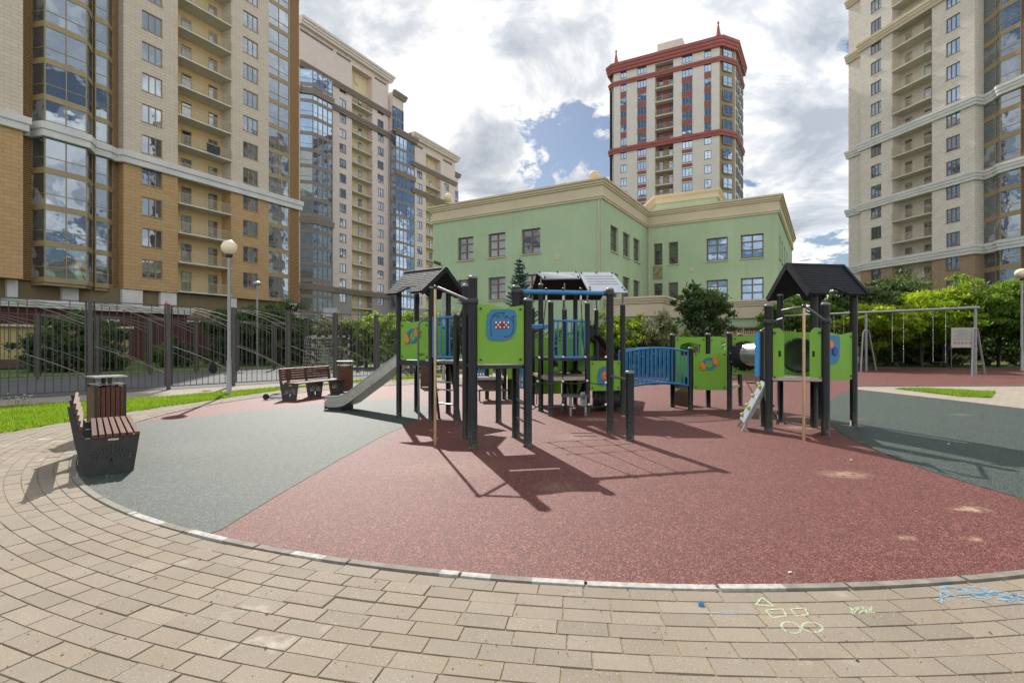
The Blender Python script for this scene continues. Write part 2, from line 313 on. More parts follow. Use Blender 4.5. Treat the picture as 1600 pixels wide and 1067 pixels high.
leafy('leaf_spruce', (0.035, 0.065, 0.05), (0.07, 0.12, 0.10), (0.13, 0.19, 0.17), 0.15)
leafy('grass_blade', (0.07, 0.14, 0.015), (0.15, 0.26, 0.03), (0.26, 0.36, 0.06), 0.5)
leafy('leaf_olive', (0.06, 0.08, 0.025), (0.12, 0.14, 0.05), (0.30, 0.28, 0.16), 0.35)
leafy('blossom', (0.6, 0.55, 0.35), (0.7, 0.68, 0.55), (0.8, 0.8, 0.75), 0.3)

# ---------------------------------------------------------------- mesh helpers
class MB:
    def __init__(s): s.v = []; s.f = []; s.sm = []; s.mi = []; s.cur = 0; s.col = []
    def add(s, vs, fs, smooth=False):
        b = len(s.v); s.v.extend(tuple(v) for v in vs)
        for f in fs: s.f.append(tuple(b+i for i in f)); s.sm.append(smooth); s.mi.append(s.cur)
        return s
    def box(s, x0, x1, y0, y1, z0, z1):
        return s.add([(x0,y0,z0),(x1,y0,z0),(x1,y1,z0),(x0,y1,z0),(x0,y0,z1),(x1,y0,z1),(x1,y1,z1),(x0,y1,z1)],
                     [(0,3,2,1),(4,5,6,7),(0,1,5,4),(1,2,6,5),(2,3,7,6),(3,0,4,7)])
    def obox(s, a, b, z0, z1, t, off=0.0):
        """box along the plan segment a-b, thickness t centred off metres to the right of it"""
        a = Vector(a[:2]); b = Vector(b[:2]); d = (b-a).normalized(); n = Vector((d.y, -d.x))
        p = [a+n*(off-t/2), b+n*(off-t/2), b+n*(off+t/2), a+n*(off+t/2)]
        vs = [(q.x, q.y, z0) for q in p]+[(q.x, q.y, z1) for q in p]
        return s.add(vs, [(0,1,2,3),(7,6,5,4),(4,5,1,0),(5,6,2,1),(6,7,3,2),(7,4,0,3)])
    def beam(s, a, b, w, h, up=(0,0,1)):
        a = Vector(a); b = Vector(b); d = (b-a).normalized(); u = Vector(up); x = d.cross(u)
        if x.length < 1e-4: x = d.cross(Vector((1,0,0)))
        x.normalize(); u = x.cross(d)
        vs = [p+x*sx*w/2+u*su*h/2 for p in (a, b) for sx, su in ((-1,-1),(1,-1),(1,1),(-1,1))]
        return s.add(vs, [(0,1,2,3),(7,6,5,4),(0,4,5,1),(1,5,6,2),(2,6,7,3),(3,7,4,0)])
    def tube(s, pts, r, n=10, r2=None, caps=True):
        pts = [Vector(p) for p in pts]; m = len(pts); rings = []
        rr = [r if r2 is None else r+(r2-r)*i/(m-1) for i in range(m)] if not isinstance(r, list) else r
        t0 = (pts[1]-pts[0]).normalized(); ref = Vector((0,0,1)) if abs(t0.z) < 0.9 else Vector((1,0,0))
        x = t0.cross(ref).normalized()
        vs = []
        for i, p in enumerate(pts):
            t = (pts[min(i+1, m-1)]-pts[max(i-1, 0)]).normalized(); x = (x-t*x.dot(t)).normalized(); y = t.cross(x)
            for k in range(n): a = 2*math.pi*k/n; vs.append(p+(x*math.cos(a)+y*math.sin(a))*rr[i])
        fs = [(i*n+k, i*n+(k+1)%n, (i+1)*n+(k+1)%n, (i+1)*n+k) for i in range(m-1) for k in range(n)]
        s.add(vs, fs, True)
        if caps: 
            s.add(vs[:n], [tuple(range(n-1, -1, -1))]); s.add(vs[-n:], [tuple(range(n))])
        return s
    def sphere(s, c, r, n=16, m=10, sc=(1,1,1)):
        vs = [(c[0], c[1], c[2]-r*sc[2])]; 
        for i in range(1, m):
            a = -math.pi/2+math.pi*i/m
            for k in range(n): b = 2*math.pi*k/n; vs.append((c[0]+r*sc[0]*math.cos(a)*math.cos(b), c[1]+r*sc[1]*math.cos(a)*math.sin(b), c[2]+r*sc[2]*math.sin(a)))
        vs.append((c[0], c[1], c[2]+r*sc[2])); fs = []
        for k in range(n): fs.append((0, 1+(k+1)%n, 1+k)); fs.append((len(vs)-1, 1+(m-2)*n+k, 1+(m-2)*n+(k+1)%n))
        for i in range(m-2):
            for k in range(n): a = 1+i*n; fs.append((a+k, a+(k+1)%n, a+n+(k+1)%n, a+n+k))
        return s.add(vs, fs, True)
    def lathe(s, c, prof, n=20, caps=True):
        vs = [(c[0]+r*math.cos(2*math.pi*k/n), c[1]+r*math.sin(2*math.pi*k/n), c[2]+z) for r, z in prof for k in range(n)]
        fs = [(i*n+k, i*n+(k+1)%n, (i+1)*n+(k+1)%n, (i+1)*n+k) for i in range(len(prof)-1) for k in range(n)]
        s.add(vs, fs, True)
        if caps: s.add(vs[-n:], [tuple(range(n))])
        return s
    def prism(s, poly, z0, z1):
        n = len(poly); vs = [(p[0], p[1], z0) for p in poly]+[(p[0], p[1], z1) for p in poly]
        ar = sum(poly[i][0]*poly[(i+1)%n][1]-poly[(i+1)%n][0]*poly[i][1] for i in range(n))
        fs = [tuple(range(n-1, -1, -1)), tuple(range(n, 2*n))]+[(i, (i+1)%n, n+(i+1)%n, n+i) for i in range(n)]
        if ar < 0: fs = [tuple(reversed(f)) for f in fs]
        return s.add(vs, fs)
    def shape(s, outline, holes, origin, ux, uz, th, closed_curve=True):
        """flat board cut to an outline with holes; outline in (u, w) laid on the axes ux, uz from origin, th thick along ux x uz"""
        cu = bpy.data.curves.new('tmp', 'CURVE'); cu.dimensions = '2D'; cu.fill_mode = 'BOTH'; cu.extrude = th/2
        for pl in [outline]+list(holes):
            sp = cu.splines.new('POLY'); sp.points.add(len(pl)-1); sp.use_cyclic_u = True
            for q, (a, b) in zip(sp.points, pl): q.co = (a, b, 0, 1)
        ob = bpy.data.objects.new('tmp', cu); me = bpy.data.meshes.new_from_object(ob)
        ux = Vector(ux).normalized(); uz = Vector(uz).normalized(); nn = ux.cross(uz); og = Vector(origin)
        s.add([og+ux*v.co.x+uz*v.co.y+nn*v.co.z for v in me.vertices], [tuple(p.vertices) for p in me.polygons])
        bpy.data.objects.remove(ob); bpy.data.curves.remove(cu); bpy.data.meshes.remove(me); return s
    def sweep(s, path, prof, closed=False):
        """profile (offset to the right of travel, z) swept along a plan path with mitred corners"""
        P = [Vector(p[:2]) for p in path]; m = len(P); n = len(prof); vs = []
        for i in range(m):
            if closed or 0 < i < m-1:
                d0 = (P[i]-P[(i-1)%m]).normalized(); d1 = (P[(i+1)%m]-P[i]).normalized()
            else: d0 = d1 = (P[1]-P[0]).normalized() if i == 0 else (P[-1]-P[-2]).normalized()
            n0 = Vector((d0.y, -d0.x)); n1 = Vector((d1.y, -d1.x)); k = n0+n1; k = k/max(0.3, k.dot(n0)) if k.length > 1e-5 else n0
            for o, z in prof: vs.append((P[i].x+k.x*o, P[i].y+k.y*o, z))
        fs = [(i*n+j, ((i+1)%m)*n+j, ((i+1)%m)*n+(j+1)%n, i*n+(j+1)%n) for i in range(m if closed else m-1) for j in range(n)]
        if not closed: fs += [tuple(range(n)), tuple((m-1)*n+j for j in range(n-1, -1, -1))]
        return s.add(vs, fs)
    def mesh(s, name, mats, inv=None, cols=None):
        me = bpy.data.meshes.new(name); me.from_pydata(s.v, [], s.f)
        me.polygons.foreach_set('use_smooth', s.sm); me.polygons.foreach_set('material_index', s.mi)
        for m in mats if isinstance(mats, (list, tuple)) else [mats]: me.materials.append(M[m])
        if inv is not None: me.transform(inv)
        if cols:
            ca = me.color_attributes.new('Col', 'FLOAT_COLOR', 'POINT')
            flat = []
            for c in cols: flat.extend((c[0], c[1], c[2], 1.0) if isinstance(c, tuple) else (c, c, c, 1.0))
            ca.data.foreach_set('color', flat)
        me.update(); return me
WM = {}
def thing(name, label, cat, loc=(0,0,0), rz=0.0, group=None, kind=None):
    o = bpy.data.objects.new(name, None); C.objects.link(o); o.location = loc; o.rotation_euler = (0,0,rz)
    o.empty_display_size = 0.2; o['label'] = label; o['category'] = cat
    if group: o['group'] = group
    if kind: o['kind'] = kind
    WM[o.name] = Matrix.Translation(loc) @ Matrix.Rotation(rz, 4, 'Z'); return o
def part(name, mb, mats, parent, world=True, label=None, cols=None, fixn=False):
    inv = WM[parent.name].inverted() if world and parent is not None else None
    me = mb.mesh(name, mats, inv, cols)
    if fixn:
        bm = bmesh.new(); bm.from_mesh(me); bmesh.ops.recalc_face_normals(bm, faces=bm.faces); bm.to_mesh(me); bm.free()
    o = bpy.data.objects.new(name, me); C.objects.link(o); o.parent = parent
    if parent is not None: WM[o.name] = WM[parent.name]
    if label: o['label'] = label
    return o
def place(name, me, parent, loc=(0,0,0), rz=0.0):
    o = bpy.data.objects.new(name, me); C.objects.link(o); o.parent = parent; o.location = loc; o.rotation_euler = (0,0,rz)
    WM[o.name] = WM[parent.name] @ Matrix.Translation(loc) @ Matrix.Rotation(rz, 4, 'Z'); return o
def single(name, mb, mats, label, cat, loc=(0,0,0), group=None, kind=None, cols=None):
    me = mb.mesh(name, mats, Matrix.Translation(loc).inverted(), cols); o = bpy.data.objects.new(name, me); C.objects.link(o); o.location = loc
    if kind != 'structure': o['label'] = label; o['category'] = cat
    if group: o['group'] = group
    if kind: o['kind'] = kind
    return o
def structure(name, mb, mats, cols=None): return single(name, mb, mats, None, None, kind='structure', cols=cols)
def copy_tree(o, parent=None):
    c = o.copy(); C.objects.link(c); c.parent = parent
    for ch in list(o.children): copy_tree(ch, c)
    return c
rnd = random.Random(7)
def PW(px, py, Y): return Vector(((px-800)/FX*Y, Y, 1.5-(py-HY)*Y/FX))
def inpoly(x, y, poly):
    c = False; j = len(poly)-1
    for i in range(len(poly)):
        xi, yi = poly[i][:2]; xj, yj = poly[j][:2]
        if (yi > y) != (yj > y) and x < (xj-xi)*(y-yi)/(yj-yi)+xi: c = not c
        j = i
    return c
# ================================================================ THE GROUND
CX, CY, CR = 1.45, 12.1, 8.85
def arc(a0, a1, r, n=40): return [(CX+r*math.cos(R(a0+(a1-a0)*i/n)), CY+r*math.sin(R(a0+(a1-a0)*i/n))) for i in range(n+1)]
def sheet(name, poly, z, mat, skirt=0.0):
    m = MB(); n = len(poly); a = sum(poly[i][0]*poly[(i+1)%n][1]-poly[(i+1)%n][0]*poly[i][1] for i in range(n))
    if a < 0: poly = poly[::-1]
    m.add([(p[0], p[1], z) for p in poly], [tuple(range(n))]); o = structure(name, m, mat)
    bm = bmesh.new(); bm.from_mesh(o.data); bmesh.ops.triangulate(bm, faces=bm.faces, ngon_method='BEAUTY'); bm.to_mesh(o.data); bm.free(); return o
sheet('ground', [(-900,-60),(900,-60),(900,1500),(-900,1500)], -0.06, 'soil_grass')
rub_arc = arc(-60, -268, CR, 90)
lobe = [(2.5,22.5),(4.2,24.6),(9,28.3),(14,32),(20,33.2),(30,31.5),(34,25),(26,19.4),(18.5,18.75),(12.0,18.5),(11.3,17.4),(11.7,14),(11.9,10.5),(10.6,7.2),(8.4,5.3)]
rubber_poly = rub_arc+lobe
# green inlays, traced on the floor
gl_px = [(345,828),(430,776),(520,724),(600,680),(640,663),(664,650),(672,638),(650,628),(610,623),(560,625),(480,633),(400,641),(330,649),(280,656)]
gl = [G(*p) for p in gl_px]
a0 = math.degrees(math.atan2(gl[-1][1]-CY, gl[-1][0]-CX)) % 360; a1 = math.degrees(math.atan2(gl[0][1]-CY, gl[0][0]-CX)) % 360
gl_poly = gl+arc(a0, a1, CR-0.004, 40)
gr_px = [(1600,780),(1520,757),(1450,735),(1395,714),(1345,693),(1312,676),(1292,655),(1288,640),(1297,625),(1318,612),(1338,610)]
gr = [(10.3,7.0),(9.4,5.9),(7.2,4.75)][:2]; gr_poly = [G(1660,800)]+[G(*p) for p in gr_px]+[(11.34,16.9),(11.69,14),(11.89,10.5),(10.59,7.2),(8.6,5.5)]
sheet('playground_floor_red', rubber_poly, 0.0, 'rubber_red')
sheet('playground_floor_green', gl_poly, 0.004, 'rubber_green')
sheet('playground_floor_green', gr_poly, 0.004, 'rubber_green')
# path behind the lawn, along the court fence
FD = Vector((0.63, 0.777)).normalized(); FN = Vector((FD.y, -FD.x)); F0 = Vector((-12.7, 15.8))   # near court fence
fence_pt = lambda t, off=0.0: (F0.x+FD.x*t+FN.x*off, F0.y+FD.y*t+FN.y*off)
grass_front = [G(-160,700), G(0,678), G(130,655), G(220,641), G(310,628), G(420,612), G(520,600), G(600,594), G(690,589)]
grass_back = [G(690,586), G(600,589.5), G(500,601), G(357,612), G(260,620), G(136,628), G(0,636), G(-150,648)]
lawn_poly = grass_front+grass_back
sheet('lawn', lawn_poly, -0.012, 'soil_grass')
sheet('pavement_path', [fence_pt(-14, 0.05), fence_pt(19, 0.05), (1, 30), (4.2, 24.7), (1.5, 21.2), (-7, 18), (-9, 13), (-9.6, 8), (-12, 2), (-22, 2)], -0.022, 'path_paving')
sheet('court_ground', [fence_pt(-16, 0.0), fence_pt(17, 0.0), fence_pt(17, -11), fence_pt(-16, -11)], -0.018, 'court_asphalt')
sheet('pavement_path', [(11.3,17.3),(12,18.45),(18.5,18.7),(26,19.3),(34,19),(34,8),(16,6.5),(10.7,7.1),(12,10.4),(11.8,14)], -0.014, 'path_paving')
# driveway in front of the kindergarten and the towers
sheet('road', [(-60,46),(40,60),(60,50),(60,75),(-60,75)], -0.05, 'court_asphalt')
sliver = [G(1398,607), G(1440,606.5), G(1556,612), G(1549,621), G(1500,619), G(1450,613)]
sheet('lawn', sliver, -0.008, 'soil_grass')
# bedding sand under the pavers
sheet('joint_bed', arc(-272, -20, CR+0.02, 70)+[(14,2),(14,-2.5),(-16,-2.5),(-16,8.2)]+grass_front[1:], -0.0055, 'joint_sand')
# pavers, stone by stone, in rings round the rubber floor
pm = MB(); pcols = []; prn = random.Random(3)
def paver(r0, r1, t0, t1, tilt):
    g = 0.0022; z = 0.0+tilt; b = 0.003
    A0, A1 = t0+g/r0, t1-g/r0; ra, rb = r0+g, r1-g; rm = (r0+r1)/2
    def P(r, a, z): return (CX+r*math.cos(a), CY+r*math.sin(a), z)
    bo = b/rm
    vs = [P(ra,A0,z-.012),P(rb,A0,z-.012),P(rb,A1,z-.012),P(ra,A1,z-.012),P(ra+b,A0+bo,z),P(rb-b,A0+bo,z),P(rb-b,A1-bo,z),P(ra+b,A1-bo,z)]
    pm.add(vs, [(4,5,6,7),(0,1,5,4),(1,2,6,5),(2,3,7,6),(3,0,4,7)])
    k = prn.gauss(1.0, 0.055)*(0.86 if prn.random() < .04 else 1.0); h = prn.gauss(0, 0.014); pcols.extend([(k*(1+h), k, k*(1-h*1.5))]*8)
pave_poly = [(-16,-2.6),(14,-2.6),(14,3.2),(8.6,5.1),(5.9,4.5),(1.45,12.1),(1.2,22)]+grass_front[::-1]+[(-16,8)]
row = 0; r = CR+0.066
while r < 19.5:
    dr = 0.137; rm = r+dr/2; bw = 0.270+0.004*math.sin(row*1.7); da = bw/rm
    off = (0.5 if row % 2 else 0.0)*da+prn.uniform(-0.08, 0.08)*da; a = R(88)+off
    if row == 13: r += 0.012
    jit = 0
    while a < R(322):
        da2 = da*(1+prn.uniform(-0.012, 0.012)); am = a+da2/2; x, y = CX+rm*math.cos(am), CY+rm*math.sin(am)
        # only what a viewer near the photograph's standpoint can see
        if y > -2.2 and -13.5 < x < 9.5 and inpoly(x, y, pave_poly) and (rm < 15 or y < 7): paver(r, r+dr, a, a+da2, prn.gauss(0, 0.0016))
        a += da2
    r += dr; row += 1
structure('pavement', pm, 'paver', pcols)
# kerb round the rubber
kb = MB(); kw = MB(); a = -60.0; krn = random.Random(5); i = 0
# painted stones as in the photograph (pixel columns of their ends along the edge)
painted = ((212,262),(308,356),(462,510),(697,772),(835,1228))   # stretches whose paint has survived
while a > -268:
    ln = R(5.2)*CR; a2 = a-5.2; mid = math.radians((a+a2)/2); mx, my = CX+(CR+.04)*math.cos(mid), CY+(CR+.04)*math.sin(mid)
    n = 12; z = 0.012+krn.uniform(-.002, .003)
    for k in range(n):
        b0, b1 = a+(a2-a)*(k/n)-(0.06 if k == 0 else 0), a+(a2-a)*((k+1)/n)+(0.06 if k == n-1 else 0)
        q = [(CX+rr*math.cos(R(b)), CY+rr*math.sin(R(b))) for rr, b in ((CR,b0),(CR,b1),(CR+.06,b1),(CR+.06,b0))]
        bm_ = R((b0+b1)/2); sx_ = 800+FX*(CX+CR*math.cos(bm_))/(CY+CR*math.sin(bm_)); fr_ = math.sin(bm_) < -.3 and any(u0 < sx_ < u1 for u0, u1 in painted)
        (kw if fr_ else kb).prism(q, -0.03, z)
    a = a2; i += 1
structure('kerb', kb, 'kerb_stone'); structure('kerb', kw, 'white_paint')
# plain kerb along the right edge, the swing area and the lawn
k2 = MB(); k2.sweep(lobe[4:], [(0,-.03),(.07,-.03),(.07,.012),(0,.012)]); structure('kerb', k2, 'kerb_stone')
# grass blades
def blades(name, poly, n, seed, hmin, hmax, label=None):
    rr = random.Random(seed); xs = [p[0] for p in poly]; ys = [p[1] for p in poly]; m = MB(); cols = []; k = 0
    while k < n:
        x, y = rr.uniform(min(xs), max(xs)), rr.uniform(min(ys), max(ys))
        if not inpoly(x, y, poly): continue
        k += 1
        d = mnoise.noise(Vector((x*1.3, y*1.3, 0)))*0.5+0.5
        h = rr.uniform(hmin, hmax)*(0.6+0.8*d); a = rr.uniform(0, 6.28); lw = rr.uniform(.006, .012)*(1+y*0.03); lean = rr.uniform(0, .6)*h
        dx, dy = math.cos(a)*lw, math.sin(a)*lw; lx, ly = math.cos(a+1.3)*lean, math.sin(a+1.3)*lean
        m.add([(x-dx, y-dy, -.012), (x+dx, y+dy, -.012), (x+lx, y+ly, h)], [(0,1,2)])
        c = min(1, max(0, rr.gauss(0.35+0.4*d, 0.16))); cols += [c*0.8, c*0.8, min(1, c+0.1)]
    return single(name, m, 'grass_blade', label, 'grass', kind='stuff', cols=cols)
blades('grass', lawn_poly, 42000, 1, 0.03, 0.075, 'mown green lawn strip between the paving and the court fence')
blades('grass', sliver, 5000, 2, 0.03, 0.07, 'narrow sliver of grass in the paving near the swings')

# ================================================================ BUILDINGS
class Facade:
    """a wall plane: local x runs along it (left to right as seen), local -y faces the viewer"""
    def __init__(s, P0, d): s.P = Vector(P0[:2]); s.d = Vector(d[:2]).normalized(); s.rz = math.atan2(s.d.y, s.d.x)
    def s_at(s, px, off=0.0):
        u = (px-800)/FX; p = s.P+Vector((s.d.y, -s.d.x))*off
        return (u*p.y-p.x)/(s.d.x-u*s.d.y)
    def pt(s, t, off=0.0): q = s.P+s.d*t+Vector((s.d.y, -s.d.x))*off; return (q.x, q.y)
    def z(s, px, py): q = s.pt(s.s_at(px)); return 1.5+(HY-py)*q[1]/FX
def wall_with_holes(mb, s0, s1, z0, z1, holes, depth=0.25, y=0.0):
    xs = sorted({s0, s1}|{min(max(h[0], s0), s1) for h in holes}|{min(max(h[1], s0), s1) for h in holes})
    zs = sorted({z0, z1}|{min(max(h[2], z0), z1) for h in holes}|{min(max(h[3], z0), z1) for h in holes})
    for i in range(len(xs)-1):
        if xs[i+1]-xs[i] < 1e-4: continue
        run = None
        for j in range(len(zs)-1):
            cx, cz = (xs[i]+xs[i+1])/2, (zs[j]+zs[j+1])/2
            inside = any(h[0] < cx < h[1] and h[2] < cz < h[3] for h in holes)
            if not inside: run = [zs[j], zs[j+1]] if run is None else [run[0], zs[j+1]]
            if (inside or j == len(zs)-2) and run:
                mb.add([(xs[i],y,run[0]),(xs[i+1],y,run[0]),(xs[i+1],y,run[1]),(xs[i],y,run[1])], [(0,1,2,3)]); run = None
    for h in holes:
        a, b, c, d = h[:4]; dp = h[4] if len(h) > 4 else depth
        mb.add([(a,y,c),(b,y,c),(b,y,d),(a,y,d),(a,y+dp,c),(b,y+dp,c),(b,y+dp,d),(a,y+dp,d)], ([(0,4,5,1)] if c > z0+1e-3 else [])+[(1,5,6,2)]+([(2,6,7,3)] if d < z1-1e-3 else [])+[(3,7,4,0)])
def window_meshes(w, h, cols, trans=(), frame='frame_gold', gl='glass_window', fw=0.07, y=0.13, sill=True):
    """cols: widths fractions of the lights; trans: heights (fractions) of horizontal bars; returns (frame mesh, pane mesh)"""
    m = MB(); m.box(0, w, y-.04, y+.04, 0, fw); m.box(0, w, y-.04, y+.04, h-fw, h); m.box(0, fw, y-.04, y+.04, fw, h-fw); m.box(w-fw, w, y-.04, y+.04, fw, h-fw)
    x = 0
    for f in cols[:-1]: x += f*w; m.box(x-fw/2, x+fw/2, y-.043, y+.037, fw, h-fw)
    for t in trans: m.box(fw, w-fw, y-.037, y+.033, t*h-fw/2, t*h+fw/2)
    if sill: m.box(-.06, w+.06, -.06, y-.045, -.05, -.004)
    p = MB(); p.add([(fw*.5,y+.01,fw*.5),(w-fw*.5,y+.01,fw*.5),(w-fw*.5,y+.01,h-fw*.5),(fw*.5,y+.01,h-fw*.5)], [(0,1,2,3)])
    return m.mesh('window', frame), p.mesh('pane', gl)
def add_window(root, ms, x, z, y=0.0):
    f = place('window', ms[0], root, (x, y, z)); place('pane', ms[1], f); return f
def balcony_mesh(w, out, depth, slab=0.16, post=0.13, rail_h=1.05):
    sl = MB(); sl.box(0, w, -out, depth, -slab, 0)
    rl = MB(); yb = -out+.05; rl.box(0.02, w-.02, yb-.025, yb+.025, rail_h-.05, rail_h); rl.box(0.02, w-.02, yb-.02, yb+.02, .10, .14)
    n = int(w/post)
    for i in range(n+1): x = .04+(w-.08)*i/n; rl.box(x-.017, x+.017, yb-.012, yb+.012, .14, rail_h-.05)
    rl.tube([(w/2+math.cos(a)*.22, yb, .6+math.sin(a)*.22) for a in [k*math.pi/6 for k in range(13)]], .018, 5)
    return sl.mesh('balcony', 'balcony_slab'), rl.mesh('railing', 'balcony_rail')
def door_meshes(w=0.85, h=2.2, frame='frame_gold'):
    m = MB(); m.box(0, .07, -.05, 0.0, 0, h); m.box(w-.07, w, -.05, 0.0, 0, h); m.box(.07, w-.07, -.05, 0, h-.07, h); m.box(.07, w-.07, -.05, 0, h-.55, h-.47); m.box(.07, w-.07, -.05, 0, 0, .1)
    p = MB(); p.add([(.05,-.02,.05),(w-.05,-.02,.05),(w-.05,-.02,h-.05),(.05,-.02,h-.05)], [(0,1,2,3)]); return m.mesh('balcony_door', frame), p.mesh('pane', 'glass_window')
def bay_meshes(plan, splits, h, frame, gl, fw=0.065, sp_h=0.45, rail=0.33, name='bay_window'):
    """one storey of a glazed bay along a plan polyline; splits = lights per segment; a spandrel band of sp_h at its foot"""
    m = MB(); p = MB()
    for (a, b), n in zip(zip(plan[:-1], plan[1:]), splits):
        A = Vector(a); B = Vector(b); d = (B-A).normalized()
        m.obox(a, b, 0, sp_h, .10); m.obox(a, b, h-fw, h, .10); zr = sp_h+(h-sp_h)*rail; m.obox(a, b, zr-.03, zr+.03, .07)
        for i in range(n+1):
            q = A+(B-A)*i/n; m.obox(q-d*fw/2, q+d*fw/2, 0.003, h-.003, .115)
        nn = Vector((d.y, -d.x))*0.0
        p.add([(A.x,A.y,sp_h),(B.x,B.y,sp_h),(B.x,B.y,h-.04),(A.x,A.y,h-.04)], [(0,1,2,3)])
    return m.mesh(name, frame), p.mesh('pane', gl)
def lens_core(mb, x0, x1, y0, y1, z0, z1): mb.box(x0, x1, y0, y1, z0, z1)
def profile_band(z, h, out, steps=3, inner=-0.05):
    """stepped cornice profile, wider to the top"""
    pr = [(inner, z)]
    for i in range(steps): o = out*(0.45+0.55*(i+1)/steps); za = z+h*i/steps; zb = z+h*(i+1)/steps; pr += [(o-out*.06, za), (o, za+h*.04), (o, zb)]
    pr.append((inner, z+h)); return pr

# ---------------------------------------------------------------- the tan apartment block on the left
def build_left_block():
    F = Facade((-62.3+.52*30, 30), (.52, 1))
    root = thing('apartment_building', 'tall tan and orange tiled apartment block at the left behind the court', 'building', (F.P.x, F.P.y, 0), F.rz)
    S = lambda px, o=0.0: F.s_at(px, o)
    PF = .9; sP = S(36, PF)
    zb, zt = 6.7, 47.0; zband = 18.55  # top is out of view, its height chosen for the shadow it casts
    sL = S(-220); sE = S(467); nfl = 13; ft = lambda k: 6.9+3.02*k
    cw = [(S(222), S(254)), (S(380), S(403.5))]; rec = (S(278), S(361)); bayR = (S(420), S(452)); lou = (S(452.5), S(466))
    holes = [(a, b, 7.95+3.02*k, 9.72+3.02*k) for a, b in cw for k in range(nfl)]
    holes.append((rec[0], rec[1], zb, zt-1, 1.7)); holes.append((bayR[0], bayR[1], zb, zt-1.2, .3))
    for lo, hi, mat in ((zb, zband, 'tile_orange'), (zband, zt, 'tile_tan')):
        m = MB(); hs = []
        for h in holes:
            a, b = max(h[2], lo), min(h[3], hi)
            if b > a: hs.append((h[0], h[1], a, b)+tuple(h[4:]))
        wall_with_holes(m, S(193), lou[0], lo, hi, hs); 
        m.add([(S(193),0,lo),(S(193),0,hi),(S(193),2.6,hi),(S(193),2.6,lo)], [(0,1,2,3)])
        m.box(sL, sP, -PF, 2.0, lo, hi)                       # the pier at the far left stands forward
        m.add([(sE,0,lo),(sE,0,hi),(sE,14,hi),(sE,14,lo)], [(3,2,1,0)])
        part('wall', m, mat, root, world=False)
    m = MB(); m.box(sL, sE-.02, 2.7, 14, 0, zt-.3); part('core', m, 'dark_core_fill', root, world=False)  # inner box added to keep sunlight from leaking through the facade
    m = MB(); m.box(sL, sE, 0.02, 14, zt-.28, zt); part('roof', m, 'beige_stone', root, world=False)
    for a, b, y in ((lou[0], sE, -.02), (sP, S(52, -.3), .3), (S(176, -.9), S(193), .9)):
        m = MB(); m.add([(a,y,zb),(b,y,zb),(b,y,zt),(a,y,zt)], [(0,1,2,3)]); part('louvre_panel', m, 'louvre_tan', root, world=False)
    m = MB(); m.add([(rec[0],1.65,0.5),(rec[1],1.65,.5),(rec[1],1.65,zt),(rec[0],1.65,zt)], [(0,1,2,3)]); part('recess_wall', m, 'tile_yellow', root, world=False)
    wm = {i: window_meshes(b-a, 1.77, (.36, .32, .32), (), 'frame_gold', 'glass_window') for i, (a, b) in enumerate(cw)}
    for i, (a, b) in enumerate(cw):
        for k in range(nfl): add_window(root, wm[i], a, 7.95+3.02*k)
    wd = rec[1]-rec[0]; bm_ = balcony_mesh(wd-.04, .25, 1.6); dm = door_meshes(1.05)
    for k in range(-1, nfl):
        z = ft(k)+.05
        b = place('balcony', bm_[0], root, (rec[0]+.02, 0, z)); place('railing', bm_[1], b)
        for f in (283.5, 325.5): dd = place('balcony_door', dm[0], root, (F.s_at(f, -1.62), 1.62, z+.03)); place('pane', dm[1], dd)
    # glazing flush with the wall at the right end
    bR = bay_meshes([(0, 0), (bayR[1]-bayR[0], 0)], [2], 3.02, 'frame_gold', 'glass_bay', rail=.30)
    for k in range(nfl): f = place('bay_window', bR[0], root, (bayR[0], .1, ft(k)-.2)); place('pane', bR[1], f)
    # the big angled bay and the narrower one beside it
    o1 = S(50, -.25); b1 = [(0, .25), (S(70, 1.1)-o1, -1.1), (S(135, 1.1)-o1, -1.1), (S(137, .0)-o1+.5, .3)]
    o2 = S(139, -.9); b2 = [(0, .9), (S(149, -.1)-o2, .1), (S(168, -.1)-o2, .1), (S(176, -.9)-o2, .9)]
    bm1 = bay_meshes(b1, [1, 2, 1], 3.02, 'frame_gold', 'glass_bay', sp_h=.42); bm2 = bay_meshes(b2, [1, 1, 1], 3.02, 'frame_gold', 'glass_bay', sp_h=.42)
    for k in range(nfl):
        f = place('bay_window', bm1[0], root, (o1, 0, ft(k)-.3)); place('pane', bm1[1], f)
        f = place('bay_window', bm2[0], root, (o2, 0, ft(k)-.3)); place('pane', bm2[1], f)
    G1 = [(o1+a, b) for a, b in b1]; G2 = [(o2+a, b) for a, b in b2]
    m = MB(); 
    m.prism([(a, b+.08) for a, b in G1]+[(G1[-1][0]-.01, 2.69), (G1[0][0], 2.69)], 6.35, 6.58); part('bay_floor', m, 'frame_gold', root, world=False)
    m = MB(); m.prism([(a, b+.08) for a, b in G2]+[(G2[-1][0], 2.69), (G2[0][0], 2.69)], 6.34, 6.57); part('bay_floor', m, 'frame_gold', root, world=False)
    # white stone band follows the bays
    path = [(sL, -PF), (sP, -PF), (sP+.01, .2), (G1[0][0], .2), (G1[1][0], -1.15), (G1[2][0], -1.15), (G1[3][0], .25), (G2[1][0], .05), (G2[2][0], .05), (G2[3][0], .6), (S(193), -.02), (sE, -.02), (sE, 3)]
    m = MB(); m.sweep(path, profile_band(zband, 1.15, .42, 2)); part('stone_band', m, 'white_stone', root, world=False, fixn=True)
    m = MB(); m.sweep(path[10:], profile_band(zt-1.2, 1.4, .7)); part('cornice', m, 'white_stone', root, world=False, fixn=True)
    # set-back base: white piers, olive panels, then the dark red podium with its own cornice
    m = MB(); m.box(sL, sE-.1, .5, .9, 4.9, 6.68); part('base_panel', m, 'olive_panel', root, world=False)
